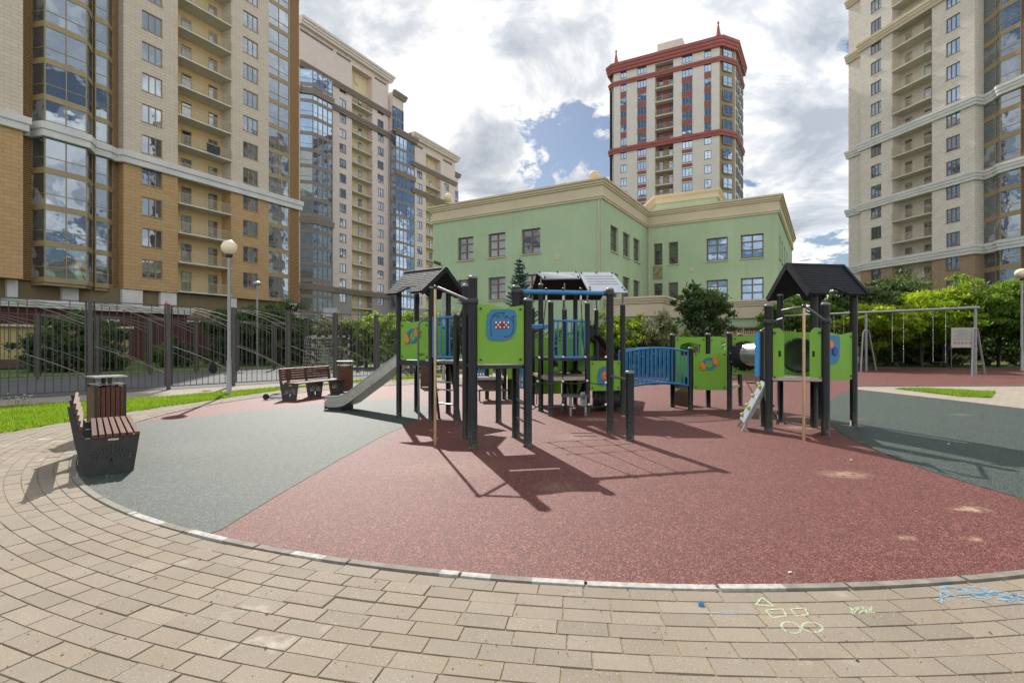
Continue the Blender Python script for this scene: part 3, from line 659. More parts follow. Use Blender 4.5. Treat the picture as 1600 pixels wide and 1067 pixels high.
    for a, b in ((12, 29), (98, 124), (192, 224), (252, 277), (362, 371), (452, 466)): m = MB(); m.box(S(a), S(b), .1, .48, 4.9, 6.66); part('pier', m, 'white_stone', root, world=False)
    pe = S(268)
    for q in ((sL, pe, -2.6, 4.35), (pe+.01, S(405), -.2, 4.3), (S(405), sE, -1.0, 4.5)): m = MB(); m.box(q[0], q[1], q[2], .45, 0, q[3]); part('podium', m, 'tile_red', root, world=False)
    m = MB(); m.sweep([(sL, -2.6), (pe, -2.6), (pe, .4)], profile_band(4.35, .6, .5)); part('podium_cornice', m, 'white_stone', root, world=False, fixn=True); m = MB(); m.sweep([(S(405), -1.0), (sE, -1.0)], profile_band(4.5, .4, .3)); part('podium_cornice', m, 'white_stone', root, world=False, fixn=True)
    return F
build_left_block()
# air conditioners on the podium wall
Fp = Facade((-62.3+.52*30, 30), (.52, 1))
def ac_unit(px, lab):
    s = Fp.s_at(px, 2.6); q = Fp.pt(s, 2.6); t = thing('air_conditioner', lab, 'air conditioner', (q[0], q[1], 3.0), Fp.rz, 'air conditioners on the dark red podium wall')
    m = MB(); m.box(-.45, .45, -.38, -.02, 0, .62); part('casing', m, 'ac_white', t, world=False)
    m = MB(); m.tube([(-.12, -.385, .31), (-.12, -.40, .31)], .24, 16); part('fan_grille', m, 'bench_metal', t, world=False)
ac_unit(150, 'left of two white air conditioner boxes on the dark red podium wall'); ac_unit(174, 'right of two white air conditioner boxes on the dark red podium wall')

# ---------------------------------------------------------------- pink blocks beyond
def build_pink(name, label, F, pxs, zroof, ztopwin, zC, zBs, end_px, wincols, rec_px, nfl, zupper_panel, bay=None, depth=16, start_px=467):
    S = F.s_at; root = thing(name, label, 'building', (F.P.x, F.P.y, 0), F.rz)
    s0, s1 = S(start_px), S(end_px); rec = (S(rec_px[0]), S(rec_px[1])); wt = lambda k: ztopwin-3.02*k
    holes = [(S(a), S(b), wt(k)-1.75, wt(k)) for a, b in wincols for k in range(nfl)]
    holes.append((rec[0], rec[1], 3.0, zupper_panel, 1.5))
    if bay: holes.append((S(bay[0]), S(bay[1]), 3.0, bay[2], .3))
    for lo, hi, mat in ((0, zC, 'tile_grey'), (zC, zroof-1.3, 'tile_pink')):
        hs = [(h[0], h[1], max(h[2], lo), min(h[3], hi))+tuple(h[4:]) for h in holes if min(h[3], hi) > max(h[2], lo)]
        m = MB(); wall_with_holes(m, s0, s1, lo, hi, hs); m.add([(s1,0,lo),(s1,0,hi),(s1,depth,hi),(s1,depth,lo)], [(3,2,1,0)]); m.add([(s0,0,lo),(s0,0,hi),(s0,depth,hi),(s0,depth,lo)], [(0,1,2,3)])
        part('wall', m, mat, root, world=False)
    m = MB(); m.box(s0+.05, s1-.05, 1.7, depth, 0, zroof-.3); part('core', m, 'dark_core_fill', root, world=False)
    m = MB(); m.add([(rec[0],1.45,0),(rec[1],1.45,0),(rec[1],1.45,zupper_panel),(rec[0],1.45,zupper_panel)], [(0,1,2,3)]); part('recess_wall', m, 'tile_pale', root, world=False)
    cmap = {}
    for a, b in wincols:
        w_ = round(S(b)-S(a), 3); cmap[(a, b)] = window_meshes(w_, 1.75, (.55, .45), (), 'frame_grey', 'glass_window', fw=.1)
        for k in range(nfl): add_window(root, cmap[(a, b)], S(a), wt(k)-1.75)
    wd = rec[1]-rec[0]; bmz = balcony_mesh(wd-.04, .2, 1.4, .22, .35); dm = door_meshes(1.0, 2.2, 'frame_brown')
    for k in range(nfl+1):
        z = wt(k)-2.6
        if z > 3: 
            b = place('balcony', bmz[0], root, (rec[0]+.02, 0, z)); place('railing', bmz[1], b)
            for f in (.04, .55): dd = place('balcony_door', dm[0], root, (rec[0]+wd*f, 1.42, z+.03)); place('pane', dm[1], dd)
    m = MB(); m.sweep([(s0, 0), (s1, 0), (s1, depth)], profile_band(zroof-1.5, 1.5, 1.1)); part('cornice', m, 'tile_pink', root, world=False, fixn=True)
    for zb in zBs:
        m = MB(); m.sweep([(s0, 0), (s1, 0), (s1, depth)], profile_band(zb-1.1, 1.1, .55)); part('band', m, 'brick_pink_trim', root, world=False, fixn=True)
    for a, b in pxs:     # framed panels under the cornice
        m = MB()
        A, B = S(a), S(b); lo, hi = zupper_panel+.4 if zupper_panel > wt(0)+2 else wt(0)+1.6, zroof-2.3
        for q in ((A, B, hi-.22, hi), (A, B, lo, lo+.22), (A, A+.22, lo+.22, hi-.22), (B-.22, B, lo+.22, hi-.22)): m.box(q[0], q[1], -.12, .02, q[2], q[3])
        part('panel_frame', m, 'brick_pink_trim', root, world=False)
    m = MB(); m.box(s0, s1, .02, depth, zroof-.25, zroof-.02); part('roof', m, 'beige_stone', root, world=False)
    m = MB(); rx = (rec[0]+rec[1])/2; m.tube([(rx, 1.3, zupper_panel-1.6), (rx, 1.42, zupper_panel-1.6)], 1.0, 20); part('medallion', m, 'globe_stone', root, world=False)
    return root, S
F2 = Facade((-34.3, 106), (.52, 1)); F2.P = Vector(F2.pt(-20)); 
r2, S2 = build_pink('apartment_building', 'tall pink apartment block right beside the tan and orange one', F2, [(469, 520), (526, 547), (586, 603)], 61.8, 53.9, 12.6, [53.3+.4, 48.9, 12.7], 607, [(530.5, 541), (590, 599.5)], (550, 581.5), 15, 59.0, (469, 511, 52.6))
# glazed bay of that block
sb0, sb1 = S2(469), S2(511); pl = [(0, .2), (1.6, -1.5), (sb1-sb0-.1, -1.5), (sb1-sb0, .2)]
bmm = bay_meshes(pl, [1, 4, 1], 3.02, 'frame_grey', 'glass_blue', fw=.16, sp_h=.5, rail=.3)
for k in range(16):
    f = place('bay_window', bmm[0], r2, (sb0, 0, 50.0-3.02*k-.6)); place('pane', bmm[1], f)
for zb in (48.5, 24.5, 12.2): m = MB(); m.sweep([(sb0+p[0], p[1]) for p in pl], [(-.3, zb-.7), (.25, zb-.7), (.35, zb+.4), (-.3, zb+.4)]); part('bay_band', m, 'brick_pink_trim', r2, world=False, fixn=True)
# corner bay between the two pink blocks
Fc = Facade(F2.pt(S2(607)+0.3, .6), (.52, 1)); SC = Fc.s_at
rc = thing('apartment_building', 'narrow glazed corner tower between the two pink apartment blocks', 'building', (Fc.P.x, Fc.P.y, 0), Fc.rz)
wdt = SC(643)-.1; w1 = SC(629)-.1
m = MB(); m.box(.05, wdt, .35, 9, 0, 49); m.box(.05, w1, -.35, 8, 55.2, 58.2); m.box(.05, .5, -.3, .3, 49.6, 55.2); m.box(w1-.5, w1, -.3, .3, 49.6, 55.2); m.box(.05, w1, .35, 8, 49, 55.2); part('wall', m, 'tile_pink', rc, world=False)
m = MB(); m.sweep([(0, -.4), (w1, -.4), (w1, 6)], profile_band(57.4, 1.2, .7)); part('cornice', m, 'brick_pink_trim', rc, world=False, fixn=True); m = MB(); m.sweep([(0, -1.2), (wdt, -1.2), (wdt, 6)], profile_band(48.6, 1.3, .6)); part('cornice', m, 'brick_pink_trim', rc, world=False, fixn=True); m = MB(); m.sweep([(0, -1.1), (wdt, -1.1)], [(-.2, 39.6), (.3, 39.6), (.4, 40.7), (-.2, 40.7)]); part('cornice', m, 'brick_pink_trim', rc, world=False, fixn=True)
bmc = bay_meshes([(0, .3), (.2, -1.1), (wdt*.55, -1.3), (wdt, -.9), (wdt, .3)], [1, 3, 2, 1], 3.02, 'frame_grey', 'glass_blue', fw=.16, sp_h=.45)
for k in range(15): f = place('bay_window', bmc[0], rc, (0, 0, 45.5-3.02*k)); place('pane', bmc[1], f)
bmc2 = bay_meshes([(0, -.3), (w1, -.3)], [3], 2.8, 'frame_grey', 'glass_blue', fw=.14, sp_h=.3)
for k in range(2): f = place('bay_window', bmc2[0], rc, (0, 0, 49.6+2.8*k)); place('pane', bmc2[1], f)
F3 = Facade((-22.2, 126), (.52, 1)); F3.P = Vector(F3.pt(-20))
r3, S3 = build_pink('apartment_building', 'farthest, lower pink apartment block, partly behind the green kindergarten roof', F3, [(646, 660), (692, 706)], 51.2, 42.9, 10, [44.4, 38.2], 711, [(651.5, 660), (694.5, 701.5)], (665.5, 688.5), 11, 48.0, None, 14, 643)
m = MB(); sa = S3(711); m.box(sa+.02, sa+2.4, .6, 12, 0, 47); part('end_bay_wall', m, 'tile_pink', r3, world=False)
bme = bay_meshes([(0, 0), (2.0, 0)], [2], 3.02, 'frame_grey', 'glass_blue', fw=.14)
for k in range(10): f = place('bay_window', bme[0], r3, (sa+.2, .5, 39.5-3.02*k)); place('pane', bme[1], f)
m = MB(); m.sweep([(sa, .5), (sa+2.4, .5), (sa+2.4, 8)], profile_band(46.2, 1.1, .6)); part('end_bay_cornice', m, 'brick_pink_trim', r3, world=False, fixn=True)

# ---------------------------------------------------------------- red and grey tower
FT = Facade((22.9, 118.3), (1.817, -1)); ST = FT.s_at
rt = thing('tower_building', 'tall grey tower with red cornices and red panels behind the green kindergarten', 'building', (FT.P.x, FT.P.y, 0), FT.rz)
sR = ST(1124.3); wt = lambda k: 32.45+3.0*k
tcols = [(969.5, 979, 1.75), (995.8, 1010, 1.75), (1065.4, 1081.8, 1.75), (1100.5, 1111.3, 1.75)]; recT = (ST(1023.4), ST(1052))
holes = [(ST(a), ST(b), wt(k)-1.75, wt(k)) for a, b, _ in tcols for k in range(-2, 11)]+[(recT[0], recT[1], 20, 62.0, 1.5)]
m = MB(); wall_with_holes(m, 0, sR, 0, 63.5, holes); part('wall', m, 'tile_tower', rt, world=False)
# side wall and corner bays, in the tower's local frame
def loc(P): d = Vector(P)-FT.P; return (d.dot(FT.d), -d.dot(Vector((FT.d.y, -FT.d.x))))
A1, A2, A3 = loc((42.9, 107.4)), loc((46.5, 109.2)), loc((52.6, 119.4)); B1 = loc((22.3, 119.6)); B2 = loc((24.5, 124.0))
m = MB(); m.prism([(.1, 1.6), (sR-.1, 1.6), (A2[0]-.4, A2[1]+.9), (A3[0]-.4, A3[1]), (B2[0]+12, A3[1]+2), (B2[0]+.3, B2[1]), (B1[0]+.4, B1[1]+.4)], 0, 64); part('core', m, 'tile_tower', rt, world=False)
m = MB(); m.obox(A2, A3, 0, 63.5, .3, -.2)
for a, b in ((0.12, .2), (.45, .55), (.8, .9)): pass
part('side_wall', m, 'tile_tower', rt, world=False)
m = MB(); m.add([(recT[0],1.45,0),(recT[1],1.45,0),(recT[1],1.45,44.5),(recT[0],1.45,44.5)], [(0,1,2,3)]); part('recess_wall', m, 'tile_bay', rt, world=False)
m = MB(); m.add([(recT[0],1.44,44.5),(recT[1],1.44,44.5),(recT[1],1.44,62),(recT[0],1.44,62)], [(0,1,2,3)]); part('recess_wall', m, 'tile_tower_red', rt, world=False)
for a, b, h in tcols:
    ww = ST(b)-ST(a); ms = window_meshes(ww, 1.75, (.34, .33, .33) if ww > 1.9 else (.5, .5), (), 'frame_grey', 'glass_blue', fw=.11)
    for k in range(-2, 11): add_window(rt, ms, ST(a), wt(k)-1.75)
    m = MB()
    for k in list(range(5, 10)): m.box(ST(a), ST(b), -.06, .02, wt(k)-3.0+.04, wt(k)-1.8) if k > 4 else None
    if (a, b) in ((995.8, 1010), (1065.4, 1081.8)):
        for k in range(0, 4): m.box(ST(a), ST(b), -.06, .02, wt(k)+.25, wt(k)+.95)
    part('spandrel_panel', m, 'tile_tower_red', rt, world=False)
wdT = recT[1]-recT[0]; bt = balcony_mesh(wdT-.06, .15, 1.4, .22, .3); dT = door_meshes(.9, 2.2, 'frame_brown')
for k in range(-2, 10):
    z = wt(k)+.35; b = place('balcony', bt[0], rt, (recT[0]+.03, 0, z)); place('railing', bt[1], b)
    for f in (.15, .68): dd = place('balcony_door', dT[0], rt, (recT[0]+wdT*f, 1.41, z+.03)); place('pane', dT[1], dd)
fullpath = [B2, B1, (0, 0), (sR, 0), A1, A2, A3]
gb = bay_meshes([(0, 0), (2.6, 0)], [2], 2.2, 'frame_grey', 'glass_blue', fw=.12, sp_h=.15)
dd_ = (Vector(A2)-Vector(A1)).normalized(); an = math.atan2(dd_.y, dd_.x)
m = MB(); m.obox((A1[0]-.5, A1[1]-.1), A2, 0, 63.5, .35, -.25); part('corner_wall', m, 'tile_bay', rt, world=False)
for k in range(-1, 11):
    q = Vector(A1)+dd_*.5; f = place('bay_window', gb[0], rt, (q.x, q.y-.02, wt(k)-2.0), an); place('pane', gb[1], f)
ds = (Vector(A3)-Vector(A2)); dsn = ds.normalized(); an2 = math.atan2(dsn.y, dsn.x)
sg = bay_meshes([(0, 0), (2.4, 0)], [2], 2.1, 'frame_grey', 'glass_blue', fw=.12, sp_h=.12)
for t_ in (.8, 4.6, 8.6):
    for k in range(-1, 11): q = Vector(A2)+dsn*t_+Vector((dsn.y, -dsn.x))*.08; f = place('bay_window', sg[0], rt, (q.x, q.y, wt(k)-1.95), an2); place('pane', sg[1], f)
gB = bay_meshes([(0, 0), ((Vector(B1)-Vector(B2)).length-.1, 0)], [2], 3.0, 'frame_grey', 'glass_blue', fw=.12, sp_h=.15); db = (Vector(B1)-Vector(B2)).normalized()
for k in range(-1, 10): f = place('bay_window', gB[0], rt, (B2[0], B2[1], wt(k)-2.2), math.atan2(db.y, db.x)); place('pane', gB[1], f)
for z, h, o, st in ((44.15, 1.15, .4, 2), (59.3, .95, .35, 2), (62.2, 2.0, .85, 3)):
    m = MB(); m.sweep(fullpath, profile_band(z, h, o, st)); part('red_cornice', m, 'red_trim', rt, world=False, fixn=True)
m = MB(); m.prism([(p[0], p[1]) for p in fullpath]+[(B2[0]+12, A3[1]+2)], 63.6, 64.1); part('roof', m, 'red_trim', rt, world=False)
m = MB(); m.box(ST(1022), ST(1062), 3, 8, 64, 67.9); part('roof_house', m, 'tile_cream', rt, world=False)
for P in ((.4, .6), (sR-.3, .4)):
    m = MB(); m.lathe((P[0], P[1], 64.0), [(.75, 0), (.75, .7), (.5, .9), (.10, 3.2), (.2, 3.3), (.2, 3.6), (.04, 3.8)], 8); part('spire', m, 'red_trim', rt, world=False)

# ---------------------------------------------------------------- green kindergarten
def build_kg():
    A = Facade((64.1-1.655*42.6, 42.6), (1.655, -1)); pA0 = A.pt(0); pA1 = (6.0, 35.1); pB1 = (11.3, 44.0); pC1 = (19.7, 38.9); pD1 = (29.3, 54.9)
    root = thing('kindergarten_building', 'pale green two winged kindergarten with a beige cornice behind the shrubs', 'building', (pA0[0], pA0[1], 0), 0)
    Mi = lambda F: Matrix.Translation((F.P.x, F.P.y, 0)) @ Matrix.Rotation(F.rz, 4, 'Z')
    segs = []
    for P0, P1, cols in ((pA0, pA1, [(715,739.7,2),(763,789.6,2),(815,844,2)]), (pA1, pB1, [(954,965.8,1),(973.6,984,1),(990,1000,1)]), (pB1, pC1, [(1021.6,1035,1),(1044.8,1059.4,1),(1103.8,1137,2),(1157.4,1193,2)]), (pC1, pD1, [(1217.7,1219.6,1),(1221.5,1223.2,1),(1225.2,1226.8,1),(1229,1230.3,1)])):
        F = Facade(P0, (P1[0]-P0[0], P1[1]-P0[1])); Ln = (Vector(P1)-Vector(P0)).length; segs.append((F, Ln))
        hs = []; 
        for a, b, n in cols:
            hs += [(F.s_at(a), F.s_at(b), 8.0, 9.8), (F.s_at(a), F.s_at(b), 4.78, 6.5)]
        m = MB(); wall_with_holes(m, 0, Ln, 0, 11.35, hs, .3)
        mm = Mi(F); m.v = [tuple(mm @ Vector(v)) for v in m.v]; part('wall', m, 'kg_stucco', root)
        for a, b, n in cols:
            ww = F.s_at(b)-F.s_at(a)
            for z, h in ((8.0, 1.8), (4.78, 1.72)):
                ms = window_meshes(ww, h, (.5, .5) if n == 2 else (1,), (.35, .70), 'frame_brown', 'glass_blue' if (a > 1100 and a < 1200) else 'glass_kg', fw=.10 if n == 2 else .07, y=.2)
                q = F.pt(F.s_at(a)); f = place('window', ms[0], root, (q[0]-pA0[0], q[1]-pA0[1], z), F.rz); place('pane', ms[1], f)
    for (F, Ln), cols in zip(segs[:3], ([(715,739.7),(763,789.6),(815,844)], [(954,965.8),(973.6,984),(990,1000)], [(1021.6,1035),(1044.8,1059.4),(1103.8,1137),(1157.4,1193)])):
        for a, b in cols:
            for z in (8.0, 4.78):
                q0, q1 = F.pt(F.s_at(a)-.08, .03), F.pt(F.s_at(b)+.08, .03); m = MB(); m.obox(q0, q1, z-.07, z-.01, .14); part('window_sill', m, 'kg_cornice', root)
    for F, px in ((segs[0][0], 936.5), (segs[2][0], 1014.5)):
        q = F.pt(F.s_at(px), .09); m = MB(); m.tube([(q[0], q[1], 0), (q[0], q[1], 11.15)], .05, 8); part('downpipe', m, 'kg_cornice', root)
    for px, z in ((868, 7.4), (905, 4.1), (1078, 7.3)):
        F = segs[0][0] if px < 950 else segs[2][0]; s_ = F.s_at(px); m = MB(); m.obox(F.pt(s_, .02), F.pt(s_+.28, .02), z, z+.28, .03); part('vent_grille', m, 'kg_cornice', root)
    P = [pA0, pA1, pB1, pC1, pD1]
    m = MB(); inner = [(pA0[0]+.4, pA0[1]+.6), (pA1[0]-.1, pA1[1]+.8), (pB1[0]-.1, pB1[1]+.8), (pC1[0]-.1, pC1[1]+.7), (pD1[0]-.4, pD1[1]), (pD1[0]-12, pD1[1]+14), (pA0[0]+12, pA0[1]+22)]
    m.prism(inner, 0, 11.9); part('core', m, 'dark_core_fill', root)
    path = [(pA0[0]+8, pA0[1]+13)]+P+[(pD1[0]-6, pD1[1]+8)]
    m = MB(); m.obox(path[0], pA0, 0, 11.3, .3, -.16); part('wall', m, 'kg_stucco', root)
    pr = [(-.1, 11.2), (.10, 11.2), (.10, 11.32), (.16, 11.34), (.16, 11.42), (.10, 11.46), (.10, 12.05), (.20, 12.1), (.20, 12.2), (.28, 12.23), (.28, 12.36), (.38, 12.4), (.38, 12.52), (-.1, 12.52)]
    m = MB(); m.sweep(path, pr); part('cornice', m, 'kg_cornice', root, fixn=True)
    m = MB(); m.prism([(x, y) for x, y in path], 11.9, 12.1); part('roof', m, 'beige_stone', root)
    # projecting ground floor
    q = [(6.15, 35.75), (9.6, 33.7), (12.8, 39.1), (18.3, 35.8), (21.6, 41.4)]
    m = MB(); m.prism([(6.2, 36.0)]+[(x, y+.12) for x, y in q[1:]]+[(14, 43)], 0, 3.6); part('wall', m, 'kg_stucco', root)
    m = MB(); m.sweep([(3, 37.6)]+q+[(22.5, 43)], [(-.2, 3.3), (.05, 3.3), (.05, 4.1), (.14, 4.15), (.14, 4.28), (.22, 4.3), (.22, 4.42), (.30, 4.45), (.30, 4.58), (-.2, 4.58)]); part('canopy_cornice', m, 'kg_cornice', root, fixn=True)
    m = MB(); m.prism([(6.2, 36.0)]+q[1:]+[(14, 43)], 4.3, 4.5); part('canopy_roof', m, 'kg_cornice', root)
    # ground floor windows behind the picket fence
    Fg = Facade(q[2], (q[3][0]-q[2][0], q[3][1]-q[2][1])); msg = window_meshes(1.3, 1.5, (1,), (.6,), 'picket_wood', 'glass_blue', y=-.02, fw=.09)
    for a in (1132, 1160, 1183):
        s = Fg.s_at(a); qq = Fg.pt(s, 0); f = place('window', msg[0], root, (qq[0]-pA0[0], qq[1]-pA0[1]-.03, 1.2), Fg.rz); place('pane', msg[1], f)
    m = MB(); FC = segs[2][0]; s0 = FC.s_at(1021.2); a, b = FC.pt(s0, .04), FC.pt(FC.s_at(1035.2), .04); m.obox(a, b, 6.85, 7.95, .06); part('mosaic_panel', m, 'mosaic', root)
    # raised stair head on the roof
    m = MB(); hp = [(14.0, 60.0), (14.3, 52.0), (19.3, 49.4), (25.3, 60)]; m.prism(hp, 11, 15.4); part('roof_house', m, 'kg_stucco', root)
    m = MB(); m.sweep(hp, [(-.1, 15.3), (.12, 15.3), (.12, 15.7), (.3, 15.9), (.3, 16.1), (-.1, 16.1)]); part('roof_house_cornice', m, 'kg_cornice', root, fixn=True)
    for P_, r_, zc in ((PW(929, 271, 35.9), .38, 12.95), (PW(700.5, 315, 41.4), .38, 12.95)):
        m = MB(); m.lathe((P_.x, P_.y, 12.5), [(.22, 0), (.22, .06), (.14, .12)], 16); m.sphere((P_.x, P_.y, 12.95), r_, 20, 14); part('roof_globe', m, 'globe_stone', root)
build_kg()

# ---------------------------------------------------------------- cream block on the right
def build_right():
    F = Facade((55.1-.232*(88-65.6), 88), (.232, -1)); S = F.s_at
    root = thing('apartment_building', 'tall cream tiled apartment block on the right with white stone bands and a glazed bay', 'building', (F.P.x, F.P.y, 0), F.rz)
    zt = 57; a0 = S(1344.5); a1 = S(1523); wt = lambda k: 12.4+3.0*k; nfl = 15
    cols = [(1360.5, 1376.8), (1478, 1500)]; rec = (S(1394), S(1456)); holes = [(S(a), S(b), wt(k)-1.72, wt(k)) for a, b in cols for k in range(-2, nfl)]
    holes.append((rec[0], rec[1], 3, 56, 1.7)); 
    for lo, hi, mat in ((0, 12.3, 'tile_brown'), (12.3, zt, 'tile_cream')):
        hs = [(h[0], h[1], max(h[2], lo), min(h[3], hi))+tuple(h[4:]) for h in holes if min(h[3], hi) > max(h[2], lo)]
        m = MB(); wall_with_holes(m, a0, a1, lo, hi, hs)
        m.add([(a1,0,lo),(a1,1.6,lo),(a1,1.6,hi),(a1,0,hi)], [(0,1,2,3)]); m.add([(a0,0,lo),(a0,1.0,lo),(a0,1.0,hi),(a0,0,hi)], [(3,2,1,0)]); part('wall', m, mat, root, world=False)
    # set-back strip at the far end
    e0, e1 = S(1317.5), a0; sh = [(S(1334.5)+.3, S(1343.4)+.2, wt(k)-1.72, wt(k)) for k in range(-2, nfl)]
    m = MB(); wall_with_holes(m, e0, e1, 0, zt, sh, .25, 1.0); m.add([(e0,1,0),(e0,1,zt),(e0,15,zt),(e0,15,0)], [(0,1,2,3)]); part('wall', m, 'tile_cream', root, world=False)
    mse = window_meshes(sh[0][1]-sh[0][0], 1.72, (.5, .5), (), 'frame_brown', 'glass_window', fw=.09)
    for h in sh: add_window(root, mse, h[0], h[2], 1.0)
    m = MB(); m.box(e0+.1, S(1700), 2.7, 15, 0, zt-.3); part('core', m, 'dark_core_fill', root, world=False)
    m = MB(); m.box(e0, S(1700), .1, 15, zt-.28, zt); part('roof', m, 'beige_stone', root, world=False)
    m = MB(); m.add([(rec[0],1.65,0),(rec[1],1.65,0),(rec[1],1.65,56),(rec[0],1.65,56)], [(0,1,2,3)]); part('recess_wall', m, 'tile_cream', root, world=False)
    for a, b in cols:
        ms = window_meshes(S(b)-S(a), 1.72, (.34, .33, .33), (), 'frame_brown', 'glass_blue' if a > 1400 else 'glass_window', fw=.085)
        for k in range(-2, nfl): add_window(root, ms, S(a), wt(k)-1.72)
    wd = rec[1]-rec[0]; bz = balcony_mesh(wd-.04, .25, 1.6, .16, .16); dm = door_meshes(1.0, 2.2, 'frame_gold')
    for k in range(-2, nfl):
        z = wt(k)+.15; b = place('balcony', bz[0], root, (rec[0]+.02, 0, z)); place('railing', bz[1], b)
        for f in (1414.5, 1444.5): dd = place('balcony_door', dm[0], root, (F.s_at(f, -1.62), 1.62, z+.03)); place('pane', dm[1], dd)
    # bay
    b0, b1_ = a1, S(1592); wd = b1_-b0; pl = [(0, 1.45), (wd*.36, .95), (wd*.55, .35), (wd, .35)]
    bm_ = bay_meshes(pl, [1, 1, 1], 3.0, 'frame_gold', 'glass_bay', sp_h=.5, rail=.3)
    for k in range(-2, nfl): f = place('bay_window', bm_[0], root, (b0, 0, wt(k)-2.3)); place('pane', bm_[1], f)
    m = MB(); m.add([(b1_,.3,0),(S(1700),.3,0),(S(1700),.3,zt),(b1_,.3,zt)], [(0,1,2,3)]); part('louvre_panel', m, 'louvre_brown', root, world=False)
    for z, h, mat in ((12.3, 1.15, 'white_stone'), (21.2, 1.1, 'white_stone'), (30.2, 1.15, 'white_stone'), (45.0, 1.3, 'beige_stone'), (53.6, 1.2, 'beige_stone')):
        path = [(e0, 1.0), (a0, 1.0), (a0, 0), (a1, 0), (a1, 1.4), (a1+wd*.36, .93), (a1+wd*.55, .3), (S(1700), .25)]
        path = [(e0, 5.0)]+path
        m = MB(); m.sweep(path, profile_band(z, h, .42, 3)); part('stone_band', m, mat, root, world=False, fixn=True)
build_right()
# ================================================================ VEGETATION
def crown_mesh(rr, spans, n_clump, per, leaf, light_bias=0.0, droop=0.3, flat=0.6):
    """spans: ellipsoids (cx, cy, cz, rx, ry, rz, weight); clumps of leaf faces sit through their volume, denser near the skin"""
    m = MB(); cols = []; tot = sum(s[6] for s in spans); cl = []
    for _ in range(n_clump):
        t = rr.random()*tot
        for s in spans:
            t -= s[6]
            if t <= 0: break
        while True:
            v = Vector((rr.uniform(-1,1), rr.uniform(-1,1), rr.uniform(-1,1))); l = v.length
            if 0.05 < l <= 1: break
        v = v/l*(l**0.55)*rr.uniform(.75, 1.12); c = Vector((s[0]+v.x*s[3], s[1]+v.y*s[4], s[2]+v.z*s[5]))
        if c.z < 0.15: c.z = 0.15+rr.random()*.2
        g = mnoise.noise(c*0.9)
        if g < -0.28: continue
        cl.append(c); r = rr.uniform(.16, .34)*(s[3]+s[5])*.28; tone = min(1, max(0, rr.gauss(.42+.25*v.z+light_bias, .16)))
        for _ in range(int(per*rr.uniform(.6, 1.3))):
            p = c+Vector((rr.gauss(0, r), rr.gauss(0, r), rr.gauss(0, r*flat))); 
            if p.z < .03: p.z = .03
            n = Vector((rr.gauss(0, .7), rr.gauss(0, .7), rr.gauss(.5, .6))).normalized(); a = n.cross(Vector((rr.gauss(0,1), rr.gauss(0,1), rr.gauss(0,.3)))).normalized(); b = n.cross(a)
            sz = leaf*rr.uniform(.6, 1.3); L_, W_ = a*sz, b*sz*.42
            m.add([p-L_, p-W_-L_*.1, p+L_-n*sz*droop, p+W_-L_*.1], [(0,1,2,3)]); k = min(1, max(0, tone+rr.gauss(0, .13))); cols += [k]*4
    return m, cols, cl
def tree(name, label, x, y, h, rx, mat, n_clump=120, per=70, leaf=.12, seed=1, trunk_h=None, tr=.09, group=None, bias=0.0, multi=1, bottom=None, spans=None, flat=.6):
    rr = random.Random(seed); root = thing(name, label, 'tree', (x, y, -.05), rr.uniform(0, 6.28), group)
    zb = bottom if bottom is not None else h*.32; cz = (zb+h)/2; rz = (h-zb)/2
    if spans is None:
        spans = [(0, 0, cz, rx*.8, rx*.8, rz*.95, 2.0)]
        for k in range(5): a = k*1.256+rr.uniform(-.4, .4); spans.append((math.cos(a)*rx*.5, math.sin(a)*rx*.5, cz+rr.uniform(-.45, .45)*rz, rx*.55*rr.uniform(.8, 1.15), rx*.55, rz*.5*rr.uniform(.8, 1.2), .7))
    if zb < .5: spans.append((0, 0, h*.24, rx*.85, rx*.85, h*.24, 1.6))
    m, cols, cl = crown_mesh(rr, spans, n_clump, per, leaf, bias, flat=flat)
    t = MB(); th = trunk_h or zb+rz*.4
    for q in range(multi):
        ox, oy = (rr.uniform(-.25, .25), rr.uniform(-.25, .25)) if multi > 1 else (0, 0)
        pts = [(ox*.3, oy*.3, 0), (ox*.6+rr.uniform(-.05,.05), oy*.6, th*.35), (ox+rr.uniform(-.1,.1), oy+rr.uniform(-.1,.1), th*.7), (ox*1.3, oy*1.3, th), (ox*1.4+rr.uniform(-.1,.1), oy*1.4, h*.86)]
        t.tube(pts, [tr*1.25, tr, tr*.8, tr*.6, tr*.15], 8)
        for c in rr.sample(cl, min(len(cl), 14)):
            z0 = rr.uniform(.55, 1.05)*th; s0 = Vector((ox, oy, z0)); mid = (s0+c)/2+Vector((0,0,.08*h*rr.random())); t.tube([s0, mid, c], [tr*.45, tr*.28, tr*.08], 5)
    part('trunk', t, 'trunk_bark', root, world=False); part('crown', m, mat, root, world=False, cols=cols); return root
